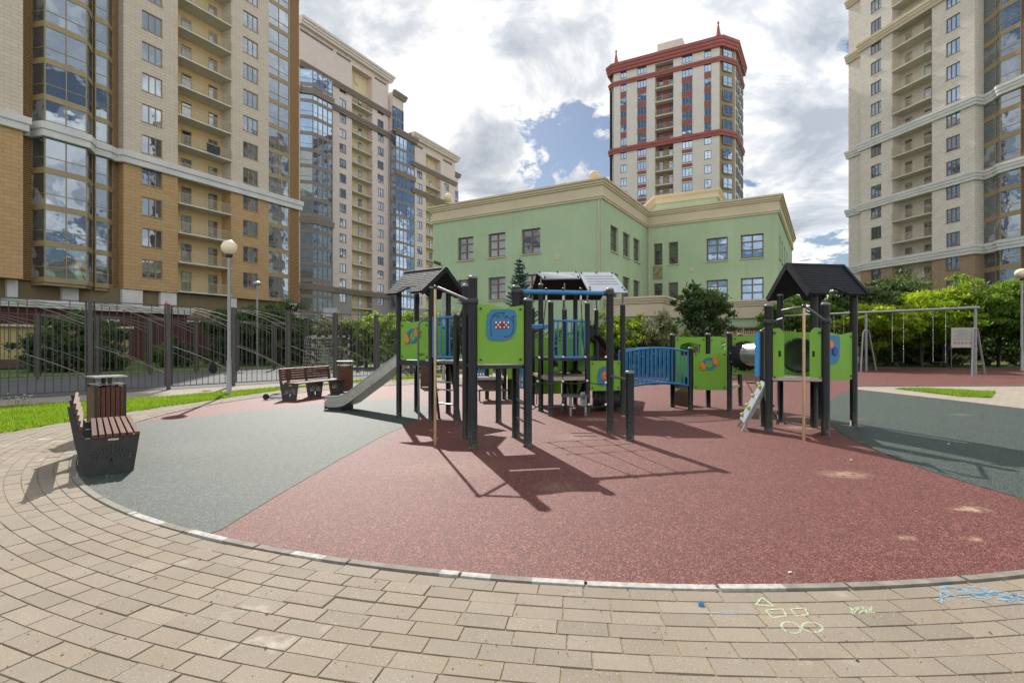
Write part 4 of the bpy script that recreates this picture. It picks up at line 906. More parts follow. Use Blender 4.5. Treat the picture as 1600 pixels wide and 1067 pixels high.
def bush(label, x, y, h, rx, mat, n=70, per=60, leaf=.10, seed=1, group=None, bias=0.0, name='shrub', blossoms=0):
    rr = random.Random(seed); root = thing(name, label, 'shrub', (x, y, -.05), 0, group)
    spans = [(0, 0, h*.48, rx*.85, rx*.8, h*.5, 2)]+[(math.cos(k*1.57+.4)*rx*.55, math.sin(k*1.57+.4)*rx*.5, h*rr.uniform(.35, .68), rx*.5, rx*.5, h*.34, .8) for k in range(4)]
    m, cols, cl = crown_mesh(rr, spans, n, per, leaf, bias)
    t = MB()
    for c in rr.sample(cl, min(len(cl), 12)): t.tube([(rr.uniform(-.15,.15), rr.uniform(-.15,.15), 0), (c.x*.5, c.y*.5, c.z*.6), c], [.03, .02, .006], 5)
    part('stem', t, 'trunk_bark', root, world=False); part('foliage', m, mat, root, world=False, cols=cols)
    if blossoms:
        b = MB(); bc = []
        for _ in range(blossoms):
            c = rr.choice(cl); p = c+Vector((rr.gauss(0,.25), rr.gauss(0,.25), rr.gauss(.05,.2)))
            b.sphere(p, rr.uniform(.02, .045), 5, 4); 
        part('blossom', b, 'blossom', root, world=False, cols=[.7]*len(b.v))
    return root
def gx(px, Y): return (px-800)/FX*Y
def top(py, Y): return 1.5+(HY-py)*Y/FX
# beyond the court on the left
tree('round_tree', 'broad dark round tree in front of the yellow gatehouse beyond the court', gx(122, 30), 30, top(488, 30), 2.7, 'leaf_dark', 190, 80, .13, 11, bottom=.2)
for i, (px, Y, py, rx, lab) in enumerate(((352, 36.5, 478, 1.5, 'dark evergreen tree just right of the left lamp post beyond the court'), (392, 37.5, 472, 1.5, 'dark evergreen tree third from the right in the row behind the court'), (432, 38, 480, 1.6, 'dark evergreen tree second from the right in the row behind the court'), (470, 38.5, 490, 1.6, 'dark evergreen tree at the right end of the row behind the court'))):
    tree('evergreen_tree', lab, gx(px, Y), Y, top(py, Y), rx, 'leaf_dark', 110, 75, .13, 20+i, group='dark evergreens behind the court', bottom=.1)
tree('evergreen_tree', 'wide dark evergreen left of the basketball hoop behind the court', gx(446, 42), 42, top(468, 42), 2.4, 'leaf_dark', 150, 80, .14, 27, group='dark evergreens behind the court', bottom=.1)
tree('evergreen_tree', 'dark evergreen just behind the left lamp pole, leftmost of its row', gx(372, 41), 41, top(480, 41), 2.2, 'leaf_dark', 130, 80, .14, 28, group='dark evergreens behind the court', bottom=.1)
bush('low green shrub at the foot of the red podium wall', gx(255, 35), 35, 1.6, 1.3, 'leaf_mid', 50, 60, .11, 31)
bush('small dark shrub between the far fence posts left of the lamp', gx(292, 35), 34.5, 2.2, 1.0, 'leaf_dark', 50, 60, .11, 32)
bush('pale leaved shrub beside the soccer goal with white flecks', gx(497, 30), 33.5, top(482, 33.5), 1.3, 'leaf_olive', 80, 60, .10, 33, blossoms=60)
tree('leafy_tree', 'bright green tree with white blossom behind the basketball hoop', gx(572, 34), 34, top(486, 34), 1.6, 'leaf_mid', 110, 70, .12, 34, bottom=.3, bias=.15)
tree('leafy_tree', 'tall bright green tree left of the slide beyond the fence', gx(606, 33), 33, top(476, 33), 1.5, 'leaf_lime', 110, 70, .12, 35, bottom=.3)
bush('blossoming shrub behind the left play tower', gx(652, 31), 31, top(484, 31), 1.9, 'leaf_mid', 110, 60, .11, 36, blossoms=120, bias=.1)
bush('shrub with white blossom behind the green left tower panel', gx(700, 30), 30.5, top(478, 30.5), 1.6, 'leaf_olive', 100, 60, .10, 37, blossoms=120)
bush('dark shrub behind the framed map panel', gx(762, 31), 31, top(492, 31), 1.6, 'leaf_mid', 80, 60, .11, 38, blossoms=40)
# blue spruce
def spruce(x, y, h):
    rr = random.Random(5); root = thing('spruce_tree', 'young blue spruce standing in front of the green kindergarten wall', 'tree', (x, y, -.05))
    t = MB(); t.tube([(0,0,0), (0,0,h*.5), (0,0,h)], [.10, .06, .012], 8); part('trunk', t, 'trunk_bark', root, world=False); m = MB(); cols = []
    z = .5
    while z < h-.12:
        f = 1-z/h; Lr = 1.75*f**.85+.06; nb = int(7+6*f); a0 = rr.uniform(0, 6)
        for k in range(nb):
            a = a0+6.283*k/nb+rr.uniform(-.15,.15); Lb = Lr*rr.uniform(.45, 1.2); d = Vector((math.cos(a), math.sin(a), rr.uniform(.05, .45))); n = int(8+26*Lb)
            for j in range(n):
                t_ = (j+rr.random())/n; p = Vector((0,0,z))+d*Lb*t_+Vector((0,0,-.25*Lb*t_*(1-t_))); 
                for q in range(5):
                    s = (.12+.20*(1-t_)*Lb/1.5); dirv = (d*rr.uniform(.3,.9)+Vector((rr.gauss(0,.6), rr.gauss(0,.6), rr.gauss(.15,.35)))).normalized(); sd = dirv.cross(Vector((rr.gauss(0,1),rr.gauss(0,1),rr.gauss(0,1)))).normalized()*.022
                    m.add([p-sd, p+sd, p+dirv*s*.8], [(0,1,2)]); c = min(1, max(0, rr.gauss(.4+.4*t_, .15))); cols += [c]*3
        z += rr.uniform(.09, .2)+.10*f
    part('crown', m, 'leaf_spruce', root, world=False, cols=cols)
spruce(gx(812, 27), 27, top(402, 27))
# behind the centre tower and the bridge
for i, (px, Y, py, rx, mat, lab) in enumerate(((850, 28.5, 500, 1.5, 'leaf_lime', 'light green shrub behind the left half of the centre tower'), (895, 28, 497, 1.4, 'leaf_mid', 'mid green shrub behind the blue railing of the centre tower'), (940, 27, 493, 1.4, 'leaf_mid', 'green shrub right of the centre tower posts'), (978, 26, 484, 1.5, 'leaf_lime', 'yellow green shrub behind the left end of the blue bridge'), (1016, 25.5, 487, 1.4, 'leaf_olive', 'pale olive shrub behind the middle of the blue bridge'), (1047, 26.5, 500, 1.3, 'leaf_mid', 'small dark green shrub just left of the maple tree'))):
    bush(lab, gx(px, Y), Y, top(py, Y), rx, mat, 105, 65, .10, 50+i, group='shrubs behind the playground', bias=.08)
tree('maple_tree', 'dark leaved maple tree in front of the kindergarten behind the bridge', gx(1100, 30.5), 30.5, top(436, 30.5), 1.75, 'leaf_dark', 120, 60, .13, 61, bottom=1.4, bias=.05, tr=.07)
for i, (px, Y, py, rx, mat, bias, lab) in enumerate((
  (1222, 34, 470, 1.4, 'leaf_mid', .1, 'slim green tree seen through the right play tower arch'),
  (1262, 36, 455, 1.8, 'leaf_mid', .0, 'green tree behind the roof of the right play tower'),
  (1332, 37, 440, 2.0, 'leaf_dark', .1, 'dark tree just right of the right tower roof'),
  (1366, 31.0, 470, 2.0, 'leaf_lime', .08, 'yellow green tree behind the middle swing leg'),
  (1408, 40, 418, 2.3, 'leaf_dark', .12, 'tall dark tree in front of the brown base of the cream block'),
  (1440, 34, 445, 2.5, 'leaf_lime', .05, 'spreading yellow green tree above the swings'),
  (1478, 35, 447, 2.0, 'leaf_lime', .0, 'yellow green tree behind the notice board'),
  (1520, 34, 428, 2.3, 'leaf_mid', .15, 'tall green tree at the right end of the swing beam'),
  (1560, 35, 432, 2.2, 'leaf_mid', .05, 'green tree left of the right hand lamp'),
  (1600, 33, 428, 2.3, 'leaf_mid', .0, 'dense green tree cut by the right edge of the photo'),
  (1650, 33, 425, 2.4, 'leaf_mid', .0, 'green tree just outside the right edge'))):
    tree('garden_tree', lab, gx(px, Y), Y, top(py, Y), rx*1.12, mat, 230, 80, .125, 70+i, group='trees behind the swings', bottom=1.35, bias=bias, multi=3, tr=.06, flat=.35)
for i, (px, Y, h, lab) in enumerate(((1235, 33, 2.2, 'dark shrub behind the tunnel mouth of the right tower'), (1300, 36, 2.6, 'dark shrub between the right tower and its neighbour post'), (1385, 37, 1.9, 'low dark shrub behind the left swing seat'), (1440, 37.5, 1.7, 'low dark shrub between the two visible swing seats'), (1480, 37, 1.8, 'low dark shrub left of the notice board'), (1545, 37.4, 1.7, 'low dark shrub behind the swing frame brace'), (1590, 37, 1.9, 'low dark shrub beside the right hand lamp pole'))):
    bush(lab, gx(px, Y), Y, h, 1.7, 'leaf_dark', 70, 60, .13, 150+i, group='dark understorey shrubs behind the swings')
# pale flowers at the left edge of the lawn
def flower_clump():
    root = thing('flowering_weed', 'small cluster of pale flowers at the left edge of the lawn', 'flowers', (*G(20, 634), -.01)); rr = random.Random(4); s = MB(); b = MB()
    for _ in range(26):
        x, y = rr.gauss(0, .35), rr.gauss(0, .2); h = rr.uniform(.12, .32); s.tube([(x,y,0),(x+.02,y,h)], .003, 4); b.sphere((x+.02,y,h), .018, 6, 4, (1,1,.5))
    part('stem', s, 'grass_blade', root, world=False, cols=[.5]*len(s.v)); part('flower', b, 'blossom', root, world=False, cols=[.6]*len(b.v))
flower_clump()
lf = MB(); x, y = G(38, 645); lf.add([(x-.05,y-.03,.06),(x+.04,y-.04,.075),(x+.06,y+.03,.07),(x-.03,y+.04,.065)], [(0,1,2,3)]); single('fallen_leaf', lf, 'dry_leaf', 'single orange fallen leaf on the lawn', 'leaf')

# ================================================================ COURT FENCES
PSP = 2.07
def court_fence(name, label, origin, t0, n, flip=False, hh=2.8, back=False):
    root = thing(name, label, 'fence', (origin[0], origin[1], 0)); d = FD
    P = lambda t, off=0.0: Vector((origin[0]+d.x*t+FN.x*off, origin[1]+d.y*t+FN.y*off, 0))
    for i in range(n+1):
        a = P(t0+i*PSP); m = MB(); m.obox(a-d.to_3d()*.055, a+d.to_3d()*.055, -.05, hh, .07); m.obox(a-d.to_3d()*.06, a+d.to_3d()*.06, hh, hh+.015, .08); part('fence_post', m, 'fence_metal', root)
        if i == n: break
        m = MB(); L0 = t0+i*PSP+.1; L1 = t0+(i+1)*PSP-.1; W = L1-L0
        Q = lambda f, z: P(L0+W*f)+Vector((0,0,z))
        m.beam(Q(0, .09), Q(1, .09), .035, .035)
        for x_ in (0, 1): m.beam(Q(x_, .09), Q(x_, hh-.02), .035, .035)
        m.beam(Q(0, hh-.03), Q(1, hh-.03), .035, .03)
        low = lambda f: (2.72-.66*f-.10*math.sin(f*math.pi)*(-1))
        # curved bars fanning down to the right
        mb_ = m; m = MB()
        for e0, e1, bow in ((2.72, 2.06, .10), (2.74, 2.27, .09), (2.76, 2.47, .07)):
            m.tube([Q(f/6, e0+(e1-e0)*f/6+bow*math.sin(f/6*math.pi)) for f in range(7)], .012, 6)
        m.tube([Q(f/6, 1.42-.88*f/6+.05*math.sin(f/6*math.pi)) for f in range(7)], .014, 6)
        cb_ = m; m = mb_
        for k in range(1, 10):
            f = k/10; zt = hh-.03 if k in (3, 8) else 2.72-.66*f+.10*math.sin(f*math.pi); m.beam(Q(f, .09), Q(f, zt), .016, .016)
        fp_ = part('fence_panel', m, 'fence_metal', root); part('curved_bars', cb_, 'fence_bar_lit', fp_)
    return root
court_fence('metal_fence', 'tall bronze grey metal court fence with fanned bars along the path, nearest one', F0, -2*PSP, 9)
fo = F0+FN*(-10.2); court_fence('metal_fence', 'far parallel metal fence on the other side of the sports court', fo, -3*PSP+.4, 10)
fg = thing('metal_fence', 'metal mesh fence closing the far end of the court beside the soccer goal', 'fence', (*fence_pt(6.6*PSP, -.1), 0))
for k in range(5):
    a = Vector(fence_pt(6.6*PSP, -.1-k*2.05)); m = MB(); m.box(a.x-.05, a.x+.05, a.y-.05, a.y+.05, 0, 2.7); part('fence_post', m, 'fence_metal', fg)
    if k < 4:
        b = Vector(fence_pt(6.6*PSP, -.1-(k+1)*2.05)); m = MB()
        for z in (.1, 1.4, 2.6): m.beam((a.x,a.y,z), (b.x,b.y,z), .03, .03)
        for j in range(1, 12): q = a+(b-a)*j/12; m.beam((q.x,q.y,.1), (q.x,q.y,2.6), .012, .012)
        part('fence_panel', m, 'fence_metal', fg)
# things hung on the near fence
def hung(name, label, cat, px, py, Y, mat, w_, h_):
    p = PW(px, py, Y); t = thing(name, label, cat, (p.x, p.y, p.z-h_)); rr = random.Random(px); m = MB(); prof = []
    n = 12
    for i, (f, wf) in enumerate(((0, .25), (.08, .75), (.25, 1.0), (.55, .95), (.8, .7), (.93, .45), (1, .15))):
        for k in range(n): a = 2*math.pi*k/n; q = 1+rr.uniform(-.12, .12); prof.append((math.cos(a)*w_/2*wf*q, math.sin(a)*w_*.28*wf*q, h_*(f)))
    m.add(prof, [(i*n+k, i*n+(k+1)%n, (i+1)*n+(k+1)%n, (i+1)*n+k) for i in range(6) for k in range(n)], True); part('cloth', m, mat, t, world=False)
    m = MB(); m.tube([(-.05, 0, h_*.95), (0, 0, h_+.07), (.05, 0, h_*.95)], .008, 6); part('strap', m, mat, t, world=False); return t
hung('backpack', 'black bag hanging on the diagonal bar of the near court fence', 'bag', 333, 565, 17.75, 'black_cloth', .27, .40)
hung('rag', 'small red cloth tied to the top of a court fence post', 'cloth', 260, 473, 17.2, 'red_cloth', .12, .10)
Fq = Facade((-62.3+.52*30, 30), (.52, 1)); q = Fq.pt(Fq.s_at(333, .3), .31); bl_ = thing('blanket', 'dark grey blanket drying over a balcony railing of the tan block', 'blanket', (q[0], q[1], top(243, q[1])), Fq.rz)
m = MB(); rr = random.Random(2); vs = []
for j in range(9):
    for i in range(13): x_ = -.75+1.5*i/12; vs.append((x_, (-.05-.05*math.sin(x_*7+j*.3)) if j < 8 else .1, 1.1-(7.5-j)*.0-(.0 if j == 8 else (7-j)*.13)+rr.uniform(-.01, .01)))
m.add(vs, [(j*13+i, j*13+i+1, (j+1)*13+i+1, (j+1)*13+i) for j in range(8) for i in range(12)], True); part('blanket_cloth', m, 'dark_cloth', bl_, world=False)
# soccer goal with striped frame
def goal():
    a = Vector((gx(489, 28.0), 28.0)); b = Vector((gx(545, 29.6), 29.6)); root = thing('soccer_goal', 'small black and white striped soccer goal with a net on the court', 'soccer goal', (a.x, a.y, 0)); d = (b-a).normalized(); n = Vector((-d.y, d.x)); h = 1.95
    def striped(p0, p1, nm):
        p0 = Vector(p0); p1 = Vector(p1); ln = (p1-p0).length; k = max(2, int(ln/.2)); m = MB()
        for i in range(k): m.cur = i % 2; m.beam(p0+(p1-p0)*i/k, p0+(p1-p0)*(i+1)/k, .09, .09)
        part(nm, m, ['white_paint', 'dark_plastic'], root)
    striped((a.x,a.y,0), (a.x,a.y,h), 'goal_post'); striped((b.x,b.y,0), (b.x,b.y,h), 'goal_post'); striped((a.x,a.y,h-.045), (b.x,b.y,h-.045), 'crossbar')
    m = MB(); W = (b-a).length
    def Q(u, v):  # net surface: top then down the back
        if v < .3: o = 1.1*v/.3*.8; z = h-.1*v/.3
        else: o = .88+.4*(v-.3); z = (h-.1)*(1-(v-.3)/.7)
        o += .12*math.sin(u*9)*math.sin(v*7); q = a+d*(W*u)+n*o; return (q.x, q.y, max(.02, z-.1*math.sin(u*math.pi)))
    for i in range(17): m.tube([Q(i/16, j/14) for j in range(15)], .008, 3, caps=False)
    for j in range(15): m.tube([Q(i/16, j/14) for i in range(17)], .008, 3, caps=False)
    part('goal_net', m, 'net_grey', root)
goal()
def hoop():
    p = Vector((gx(516, 31), 31)); root = thing('basketball_hoop', 'basketball backboard on a post above the court fence', 'basketball hoop', (p.x, p.y, 0)); c, s = FD.x, FD.y
    m = MB(); m.box(.35, .43, -.5, .5, 3.05, 3.65) if False else None
    m = MB(); z0, z1 = top(496, 31), top(481, 31); 
    for q in ((-.42, .42, z0, z0+.05), (-.42, .42, z1-.05, z1), (-.42, -.37, z0+.05, z1-.05), (.37, .42, z0+.05, z1-.05), (-.15, -.12, z0+.12, z0+.34), (.12, .15, z0+.12, z0+.34), (-.15, .15, z0+.34, z0+.37)): m.box(q[0], q[1], -.04, .0, q[2], q[3])
    part('backboard_frame', m, 'white_paint', root, world=False)
    m = MB(); m.box(-.40, .40, -.025, -.01, z0+.02, z1-.02); part('backboard', m, 'grey_board', root, world=False)
    m = MB(); m.tube([(math.cos(k*math.pi/8)*.22, -.28+math.sin(k*math.pi/8)*.22, z0+.02) for k in range(17)], .014, 6); part('rim', m, 'sign_red', root, world=False)
    m = MB(); m.tube([(0, .9, 0), (0, .85, 2.4), (0, .5, z0), (0, .02, z0+.25)], .06, 8); part('hoop_post', m, 'galvanised', root, world=False)
hoop()
# yellow gatehouse beyond the court, left edge
def gatehouse():
    F = Facade((-33.5, 28.5), (.63, .777)); root = thing('gatehouse', 'low yellow outbuilding with a brown plinth beyond the court at the left edge', 'building', (-33.5, 28.5, 0), F.rz); L_ = 10.6; z = 2.55
    hs = [(1.0+2.1*k, 1.7+2.1*k, .9, 1.9) for k in range(3)]
    m = MB(); wall_with_holes(m, 0, L_, .55, z, hs, .15); m.box(0, L_, .16, 4, 0, z-.05); m.box(L_-.02, L_, 0, 4, .55, z); part('wall', m, 'yellow_wall', root, world=False)
    m = MB(); m.box(-.1, L_+.1, -.12, .1, 0, .55); part('plinth', m, 'plinth_brown', root, world=False)
    m = MB(); m.box(-.2, L_+.2, -.35, 4.2, z, z+.14); part('roof', m, 'beige_stone', root, world=False)
    ms = window_meshes(.7, 1.0, (.5, .5), (), 'frame_brown', 'glass_kg', y=.08, fw=.05)
    for h in hs: add_window(root, ms, h[0], h[2])
    m = MB()
    for i in range(13): m.box(7.2+i*.26, 7.23+i*.26, -.22, -.19, .4, 2.5)
    for j in range(8): m.box(7.2, 10.5, -.19, -.17, .45+j*.28, .48+j*.28)
    part('trellis', m, 'plinth_brown', root, world=False)
gatehouse()
# picket fences by the kindergarten
def picket(label, a, b, h, step=.13, mat='picket_wood'):
    a = Vector(a); b = Vector(b); root = thing('picket_fence', label, 'fence', (a.x, a.y, 0)); n = int((b-a).length/step); m = MB(); d = (b-a).normalized()
    for i in range(n): q = a+d*(i*step); m.obox(q, q+d*.06, .1, h+(.03 if i % 2 else 0), .02, 0)
    part('pickets', m, mat, root); m = MB()
    for z in (.35, h-.25): m.obox(a, b, z, z+.07, .035, .03)
    k = int((b-a).length/2.2)+1
    for i in range(k+1): q = a+(b-a)*i/k; m.obox(q-d*.04, q+d*.04, 0, h+.1, .08, .06)
    part('fence_frame', m, mat, root)
picket('beige picket fence in front of the kindergarten ground floor', (6.0, 30.5), (17.0, 31.6), 2.25)
picket('dark picket fence behind the middle swing leg', (22.0, 35.5), (27.5, 38.5), 1.75, .2)
y_w = thing('garden_wall', 'low ochre yellow wall behind the trees at the right', 'wall', (25.6, 38.6, 0)); m = MB(); m.obox((25.6, 38.6), (52, 41.5), 0, 2.0, .3); part('wall', m, 'yellow_wall', y_w); m = MB(); m.obox((25.5, 38.6), (52.1, 41.5), 2.0, 2.1, .42); part('coping', m, 'beige_stone', y_w)

# ================================================================ STREET FURNITURE
def lamp(name, label, x, y, zc, r, pr=.055, sc=1.0):
    root = thing(name, label, 'street lamp', (x, y, 0), 0, 'globe lamps')
    m = MB(); m.lathe((0,0,0), [(pr*1.9, 0), (pr*1.9, .03), (pr*1.25, .05), (pr*1.2, 1.0), (pr, 1.06), (pr*.8, zc-r-.08)], 16); part('pole', m, 'lamp_post', root, world=False)
    m = MB(); m.lathe((0,0,zc-r-.08), [(pr*.8, 0), (pr*1.7, .02), (pr*1.9, .09), (pr*1.5, .12)], 16); part('collar', m, 'bench_metal', root, world=False)
    m = MB(); m.sphere((0,0,zc), r, 28, 18, (1,1,sc)); part('lamp_globe', m, 'lamp_globe', root, world=False); return root
x, y = G(358, 616); lamp('globe_lamp', 'globe lamp on a grey pole at the lawn edge, left of the far bench', x, y, top(387, y), .22)
lamp('globe_lamp', 'globe lamp among the trees at the right edge', gx(1597, 29.3), 29.3, top(427, 29.3), .33, .06, .8)
def street_pole(label, x, y, z, kind):
    root = thing('light_pole' if kind else 'camera_pole', label, 'light pole' if kind else 'camera pole', (x, y, 0)); m = MB(); m.lathe((0,0,0), [(.07, 0), (.06, 1), (.045, z-.1)], 10); part('pole', m, 'lamp_post', root, world=False)
    if kind: 
        m = MB(); m.lathe((0,0,z-.1), [(.05, 0), (.24, .02), (.3, .10), (.18, .2), (.05, .24)], 16); part('lamp_head', m, 'grey_board', root, world=False)
    else:
        m = MB(); m.beam((0,0,z-.12), (-.22,-.1,z-.02), .03, .03); part('bracket', m, 'dark_plastic', root, world=False)
        m = MB(); m.beam((-.36,-.2,z+.03), (-.12,-.05,z-.05), .09, .09); m.beam((-.37,-.21,z+.085), (-.10,-.04,z+.0), .12, .012); part('camera_body', m, 'dark_plastic', root, world=False)
street_pole('thin lamp pole with a flat round head beyond the court', gx(402, 33), 33, top(443, 33), True)
street_pole('thin pole with a black surveillance camera behind the left tower', gx(693, 22), 22, top(412, 22), False)
street_pole('grey pole rising behind the centre tower right side', gx(925, 24), 24, top(446, 24), True)

def tree_cut(cx, cz, s):
    """leaf-shaped holes forming a tree, for the cut-out in the bench ends"""
    hs = []; rr = random.Random(9)
    def leaf(x, z, a, l, wd): ca, sa = math.cos(a), math.sin(a); return [(x+u*l*ca-v*wd*sa, z+u*l*sa+v*wd*ca) for u, v in ((0,0),(.35,.5),(1,0),(.35,-.5))]
    for ring, n, l in ((.030, 5, .03), (.062, 9, .034), (.100, 13, .038), (.137, 15, .034)):
        for k in range(n):
            a = R(-12)+R(204)*k/(n-1); hs.append(leaf(cx+math.cos(a)*ring*s*1.15, cz+math.sin(a)*ring*s*.8, a, l*s*.82, .0185*s))
    hs.append([(cx-.012*s, cz-.02*s), (cx+.012*s, cz-.02*s), (cx+.02*s, cz-.13*s), (cx-.02*s, cz-.13*s)])
    return hs
def bench(label, x, y, rz, length, near_detail=True):
    """local x runs along the seat, sitters face -y; origin at the near front corner"""
    root = thing('park_bench', label, 'bench', (x, y, 0), rz, 'slatted benches round the playground')
    xs = [.03, length/2, length-.03]
    for i, px in enumerate(xs):
        m = MB(); out = [(.06, 0), (.40, 0), (.52, 0), (.60, .40), (.66, .80), (.59, .80), (.53, .47), (.50, .425), (.0, .425)]
        m.shape([(-p[0], p[1]) for p in out][::-1], [[(-q[0], q[1]) for q in h] for h in tree_cut(.27, .20, 1.0)], (px, 0, 0), (0,-1,0), (0,0,1), .012 if i else .012)
        m.box(px-.05, px+.05, .10, .48, .0, .008); m.box(px-.045 if i == 2 else px, px+.045 if i == 0 else px, .0, .50, .418, .424) if i != 1 else m.box(px-.03, px+.03, 0, .5, .418, .424)
        part('end_plate', m, 'bench_metal', root, world=False)
    for k in range(7):
        y0 = .0+k*.066; m = MB(); z0 = .428
        m.box(0, length, y0, y0+.047, z0, z0+.036); part('seat_slat', m, 'bench_wood', root, world=False)
    for k in range(5):
        z0 = .52+k*.066; yy = .535+(z0-.47)*.19; m = MB(); m.beam((0, yy, z0+.025), (length, yy, z0+.025), .03, .052, (0, -.18, 1)); part('back_slat', m, 'bench_wood', root, world=False)
    m = MB(); m.box(-.0015+.02, .0225, .22, .32, .385, .405) if False else m.box(.018, .0235, .20, .30, .385, .405); part('name_plate', m, 'label_plate', root, world=False)
    return root
def bin_(label, x, y, rz):
    root = thing('litter_bin', label, 'litter bin', (x, y, 0), rz, 'wooden litter bins'); w_ = .195
    m = MB(); m.box(-w_, w_, -w_, w_, .05, .08)
    for sx in (-1, 1):
        for sy in (-1, 1): m.box(sx*w_-.018, sx*w_+.018, sy*w_-.018, sy*w_+.018, 0, .84)
    m.box(-w_+.02, w_-.02, -w_+.02, w_-.02, .081, .74); part('frame', m, 'bench_metal', root, world=False)
    for side in range(4):
        m = MB(); c, s_ = math.cos(side*math.pi/2), math.sin(side*math.pi/2)
        for k in range(6):
            u = -.16+k*.064; vs = [(u-.026, -w_-.016, .07), (u+.026, -w_-.016, .07), (u+.026, -w_+.012, .07), (u-.026, -w_+.012, .07)]
            m.prism([(a*c-b*s_, a*s_+b*c) for a, b, _ in vs], .07, .80)
        part('slat_side', m, 'bench_wood', root, world=False)
    m = MB(); 
    for sx in (-1, 1): m.box(sx*(w_-.03)-.008, sx*(w_-.03)+.008, -.03, .03, .74, .955)
    part('cap_bracket', m, 'bench_metal', root, world=False)
    m = MB(); m.box(-w_-.04, w_+.04, -w_-.03, w_+.03, .955, .975); m.box(-w_-.02, w_+.02, -w_-.0, w_+.0, .84, .846) ; part('cap', m, 'steel', root, world=False)
    return root
bd = Vector((-.63, .777)).normalized()
bench('slatted bench seen end on at the left edge of the green floor', -4.41, 6.22, math.atan2(bd.y, bd.x), 1.75)
bin_('square wooden litter bin standing right behind the near bench', -6.66, 8.62, R(-38))
b2 = Vector((.33, .944)).normalized()
bench('slatted bench beside the slide, facing the playground from in front of the lawn', -5.62, 13.75, math.atan2(b2.y, b2.x), 2.0)
bin_('square wooden litter bin between the far bench and the slide', gx(539, 16.1), 16.1, R(24))
# benches and a bin half hidden behind the left tower
bench('slatted bench far behind the left play tower, seen through its posts', -2.25, 19.4, R(14), 1.9); bin_('square wooden litter bin seen under the left tower platform', gx(667, 17.9), 17.9, R(8))
# kick scooter lying under the far bench
def scooter():
    x, y = G(440, 624); root = thing('kick_scooter', 'dark blue kick scooter lying on the floor against the far bench', 'scooter', (x, y-.1, 0), R(5))
    m = MB(); m.shape([(-.26,-.04),(.2,-.055),(.3,-.03),(.3,.05),(.2,.06),(-.26,.045)], [], (0,0,.06), (1,0,0), (0,1,.5), .02); part('deck', m, 'blue_metal', root, world=False)
    m = MB(); m.tube([(-.26,0,.07),(-.32,.02,.10),(-.30,.3,.12),(-.28,.52,.1)], .018, 8); part('steering_column', m, 'blue_metal', root, world=False)
    for px, pz in ((-.36, .085), (.34, .06)):
        m = MB(); m.tube([(px, -.02, pz), (px, .03, pz)], .08, 18); m2 = part('wheel', m, 'tyre', root, world=False)
    m = MB(); m.tube([(-.38,.48,.1),(-.18,.56,.12)], .014, 8); part('handlebar', m, 'tyre', root, world=False)
scooter()
# litter and chalk
def litter(lab, px, py, s):
    x, y = G(px, py); rr = random.Random(px); m = MB(); m.sphere((x, y, s*.4), s, 7, 5, (1, .7, .45)); m.v = [(v[0]+rr.uniform(-.3,.3)*s, v[1]+rr.uniform(-.3,.3)*s, max(.001, v[2]+rr.uniform(-.1,.2)*s)) for v in m.v]
    single('paper_scrap', m, 'litter_white', lab, 'litter', (x, y, 0))
litter('crumpled white scrap on the red floor near the bottom right kerb', 1234, 895, .013); litter('tiny white scrap on the red floor right of the centre', 1330, 719, .014); litter('tiny white scrap on the green floor at right', 1482, 694, .016)
m = MB(); x, y = G(1095, 945); m.add([(x-.018,y-.012,.0),(x+.02,y-.01,.0),(x+.016,y+.018,.0),(x-.014,y+.012,.0),(x-.010,y-.004,.022),(x+.012,y-.006,.018),(x+.008,y+.010,.026)], [(0,1,5,4),(1,2,6,5),(2,3,4,6),(3,0,4),(4,5,6)]); single('chalk_stub', m, 'rail_blue', 'small blue piece of chalk lying on the pavers', 'chalk', (x, y, 0))
def chalk(label, strokes, mat, wd=.006, blobs=()):
    rr = random.Random(len(strokes)); m = MB(); allp = [p for s in strokes for p in s]; x0, y0 = G(*allp[0])
    for s in strokes:
        P = [Vector(G(*p)) for p in s]; Q = []
        for a, b in zip(P[:-1], P[1:]):
            n = max(2, int((b-a).length/.008)); Q += [a+(b-a)*i/n for i in range(n)]
        Q.append(P[-1])
        for a, b in zip(Q[:-1], Q[1:]):
            d = (b-a); 
            if d.length < 1e-5: continue
            d.normalize(); n = Vector((-d.y, d.x))*wd*rr.uniform(.6, 1.3)/2; a2 = a+Vector((rr.gauss(0,.0008), rr.gauss(0,.0008)))
            m.add([(a2.x-n.x,a2.y-n.y,.0022),(b.x-n.x,b.y-n.y,.0022),(b.x+n.x,b.y+n.y,.0022),(a2.x+n.x,a2.y+n.y,.0022)], [(0,1,2,3)])
    single('chalk_drawing', m, mat, label, 'chalk drawing', (x0, y0, 0))
def ell(cx, cy, rx, ry, tilt=0, n=26):
    return [(cx+rx*math.cos(a)-tilt*ry*math.sin(a), cy+ry*math.sin(a)) for a in [2*math.pi*i/n for i in range(n+1)]]
chalk('white chalk triangle drawn on the pavers', [[(1190,933),(1181,945),(1209,947),(1190,933)]], 'chalk_white', .011)
chalk('left of the two white chalk squares on the pavers', [[(1196,953),(1222,951),(1229,962),(1206,965),(1196,953)]], 'chalk_white', .011)
chalk('right of the two white chalk squares on the pavers', [[(1235,951),(1257,950),(1263,960),(1243,962),(1235,951)]], 'chalk_white', .011)
chalk('left of the two white chalk ovals on the pavers', [ell(1236, 980.5, 14, 9, -.6)], 'chalk_white', .011)
chalk('right of the two white chalk ovals on the pavers', [ell(1269, 980, 16, 7.5, -.4)], 'chalk_white', .011)
chalk('white chalk scribble like a fish right of the chalk squares', [ell(1345, 955, 14, 7, .3), [(1328,948),(1337,962),(1352,951),(1358,962),(1362,948)], [(1358,955),(1378,961),(1352,962)], [(1333,958),(1345,947),(1356,960)]], 'chalk_white', .009)
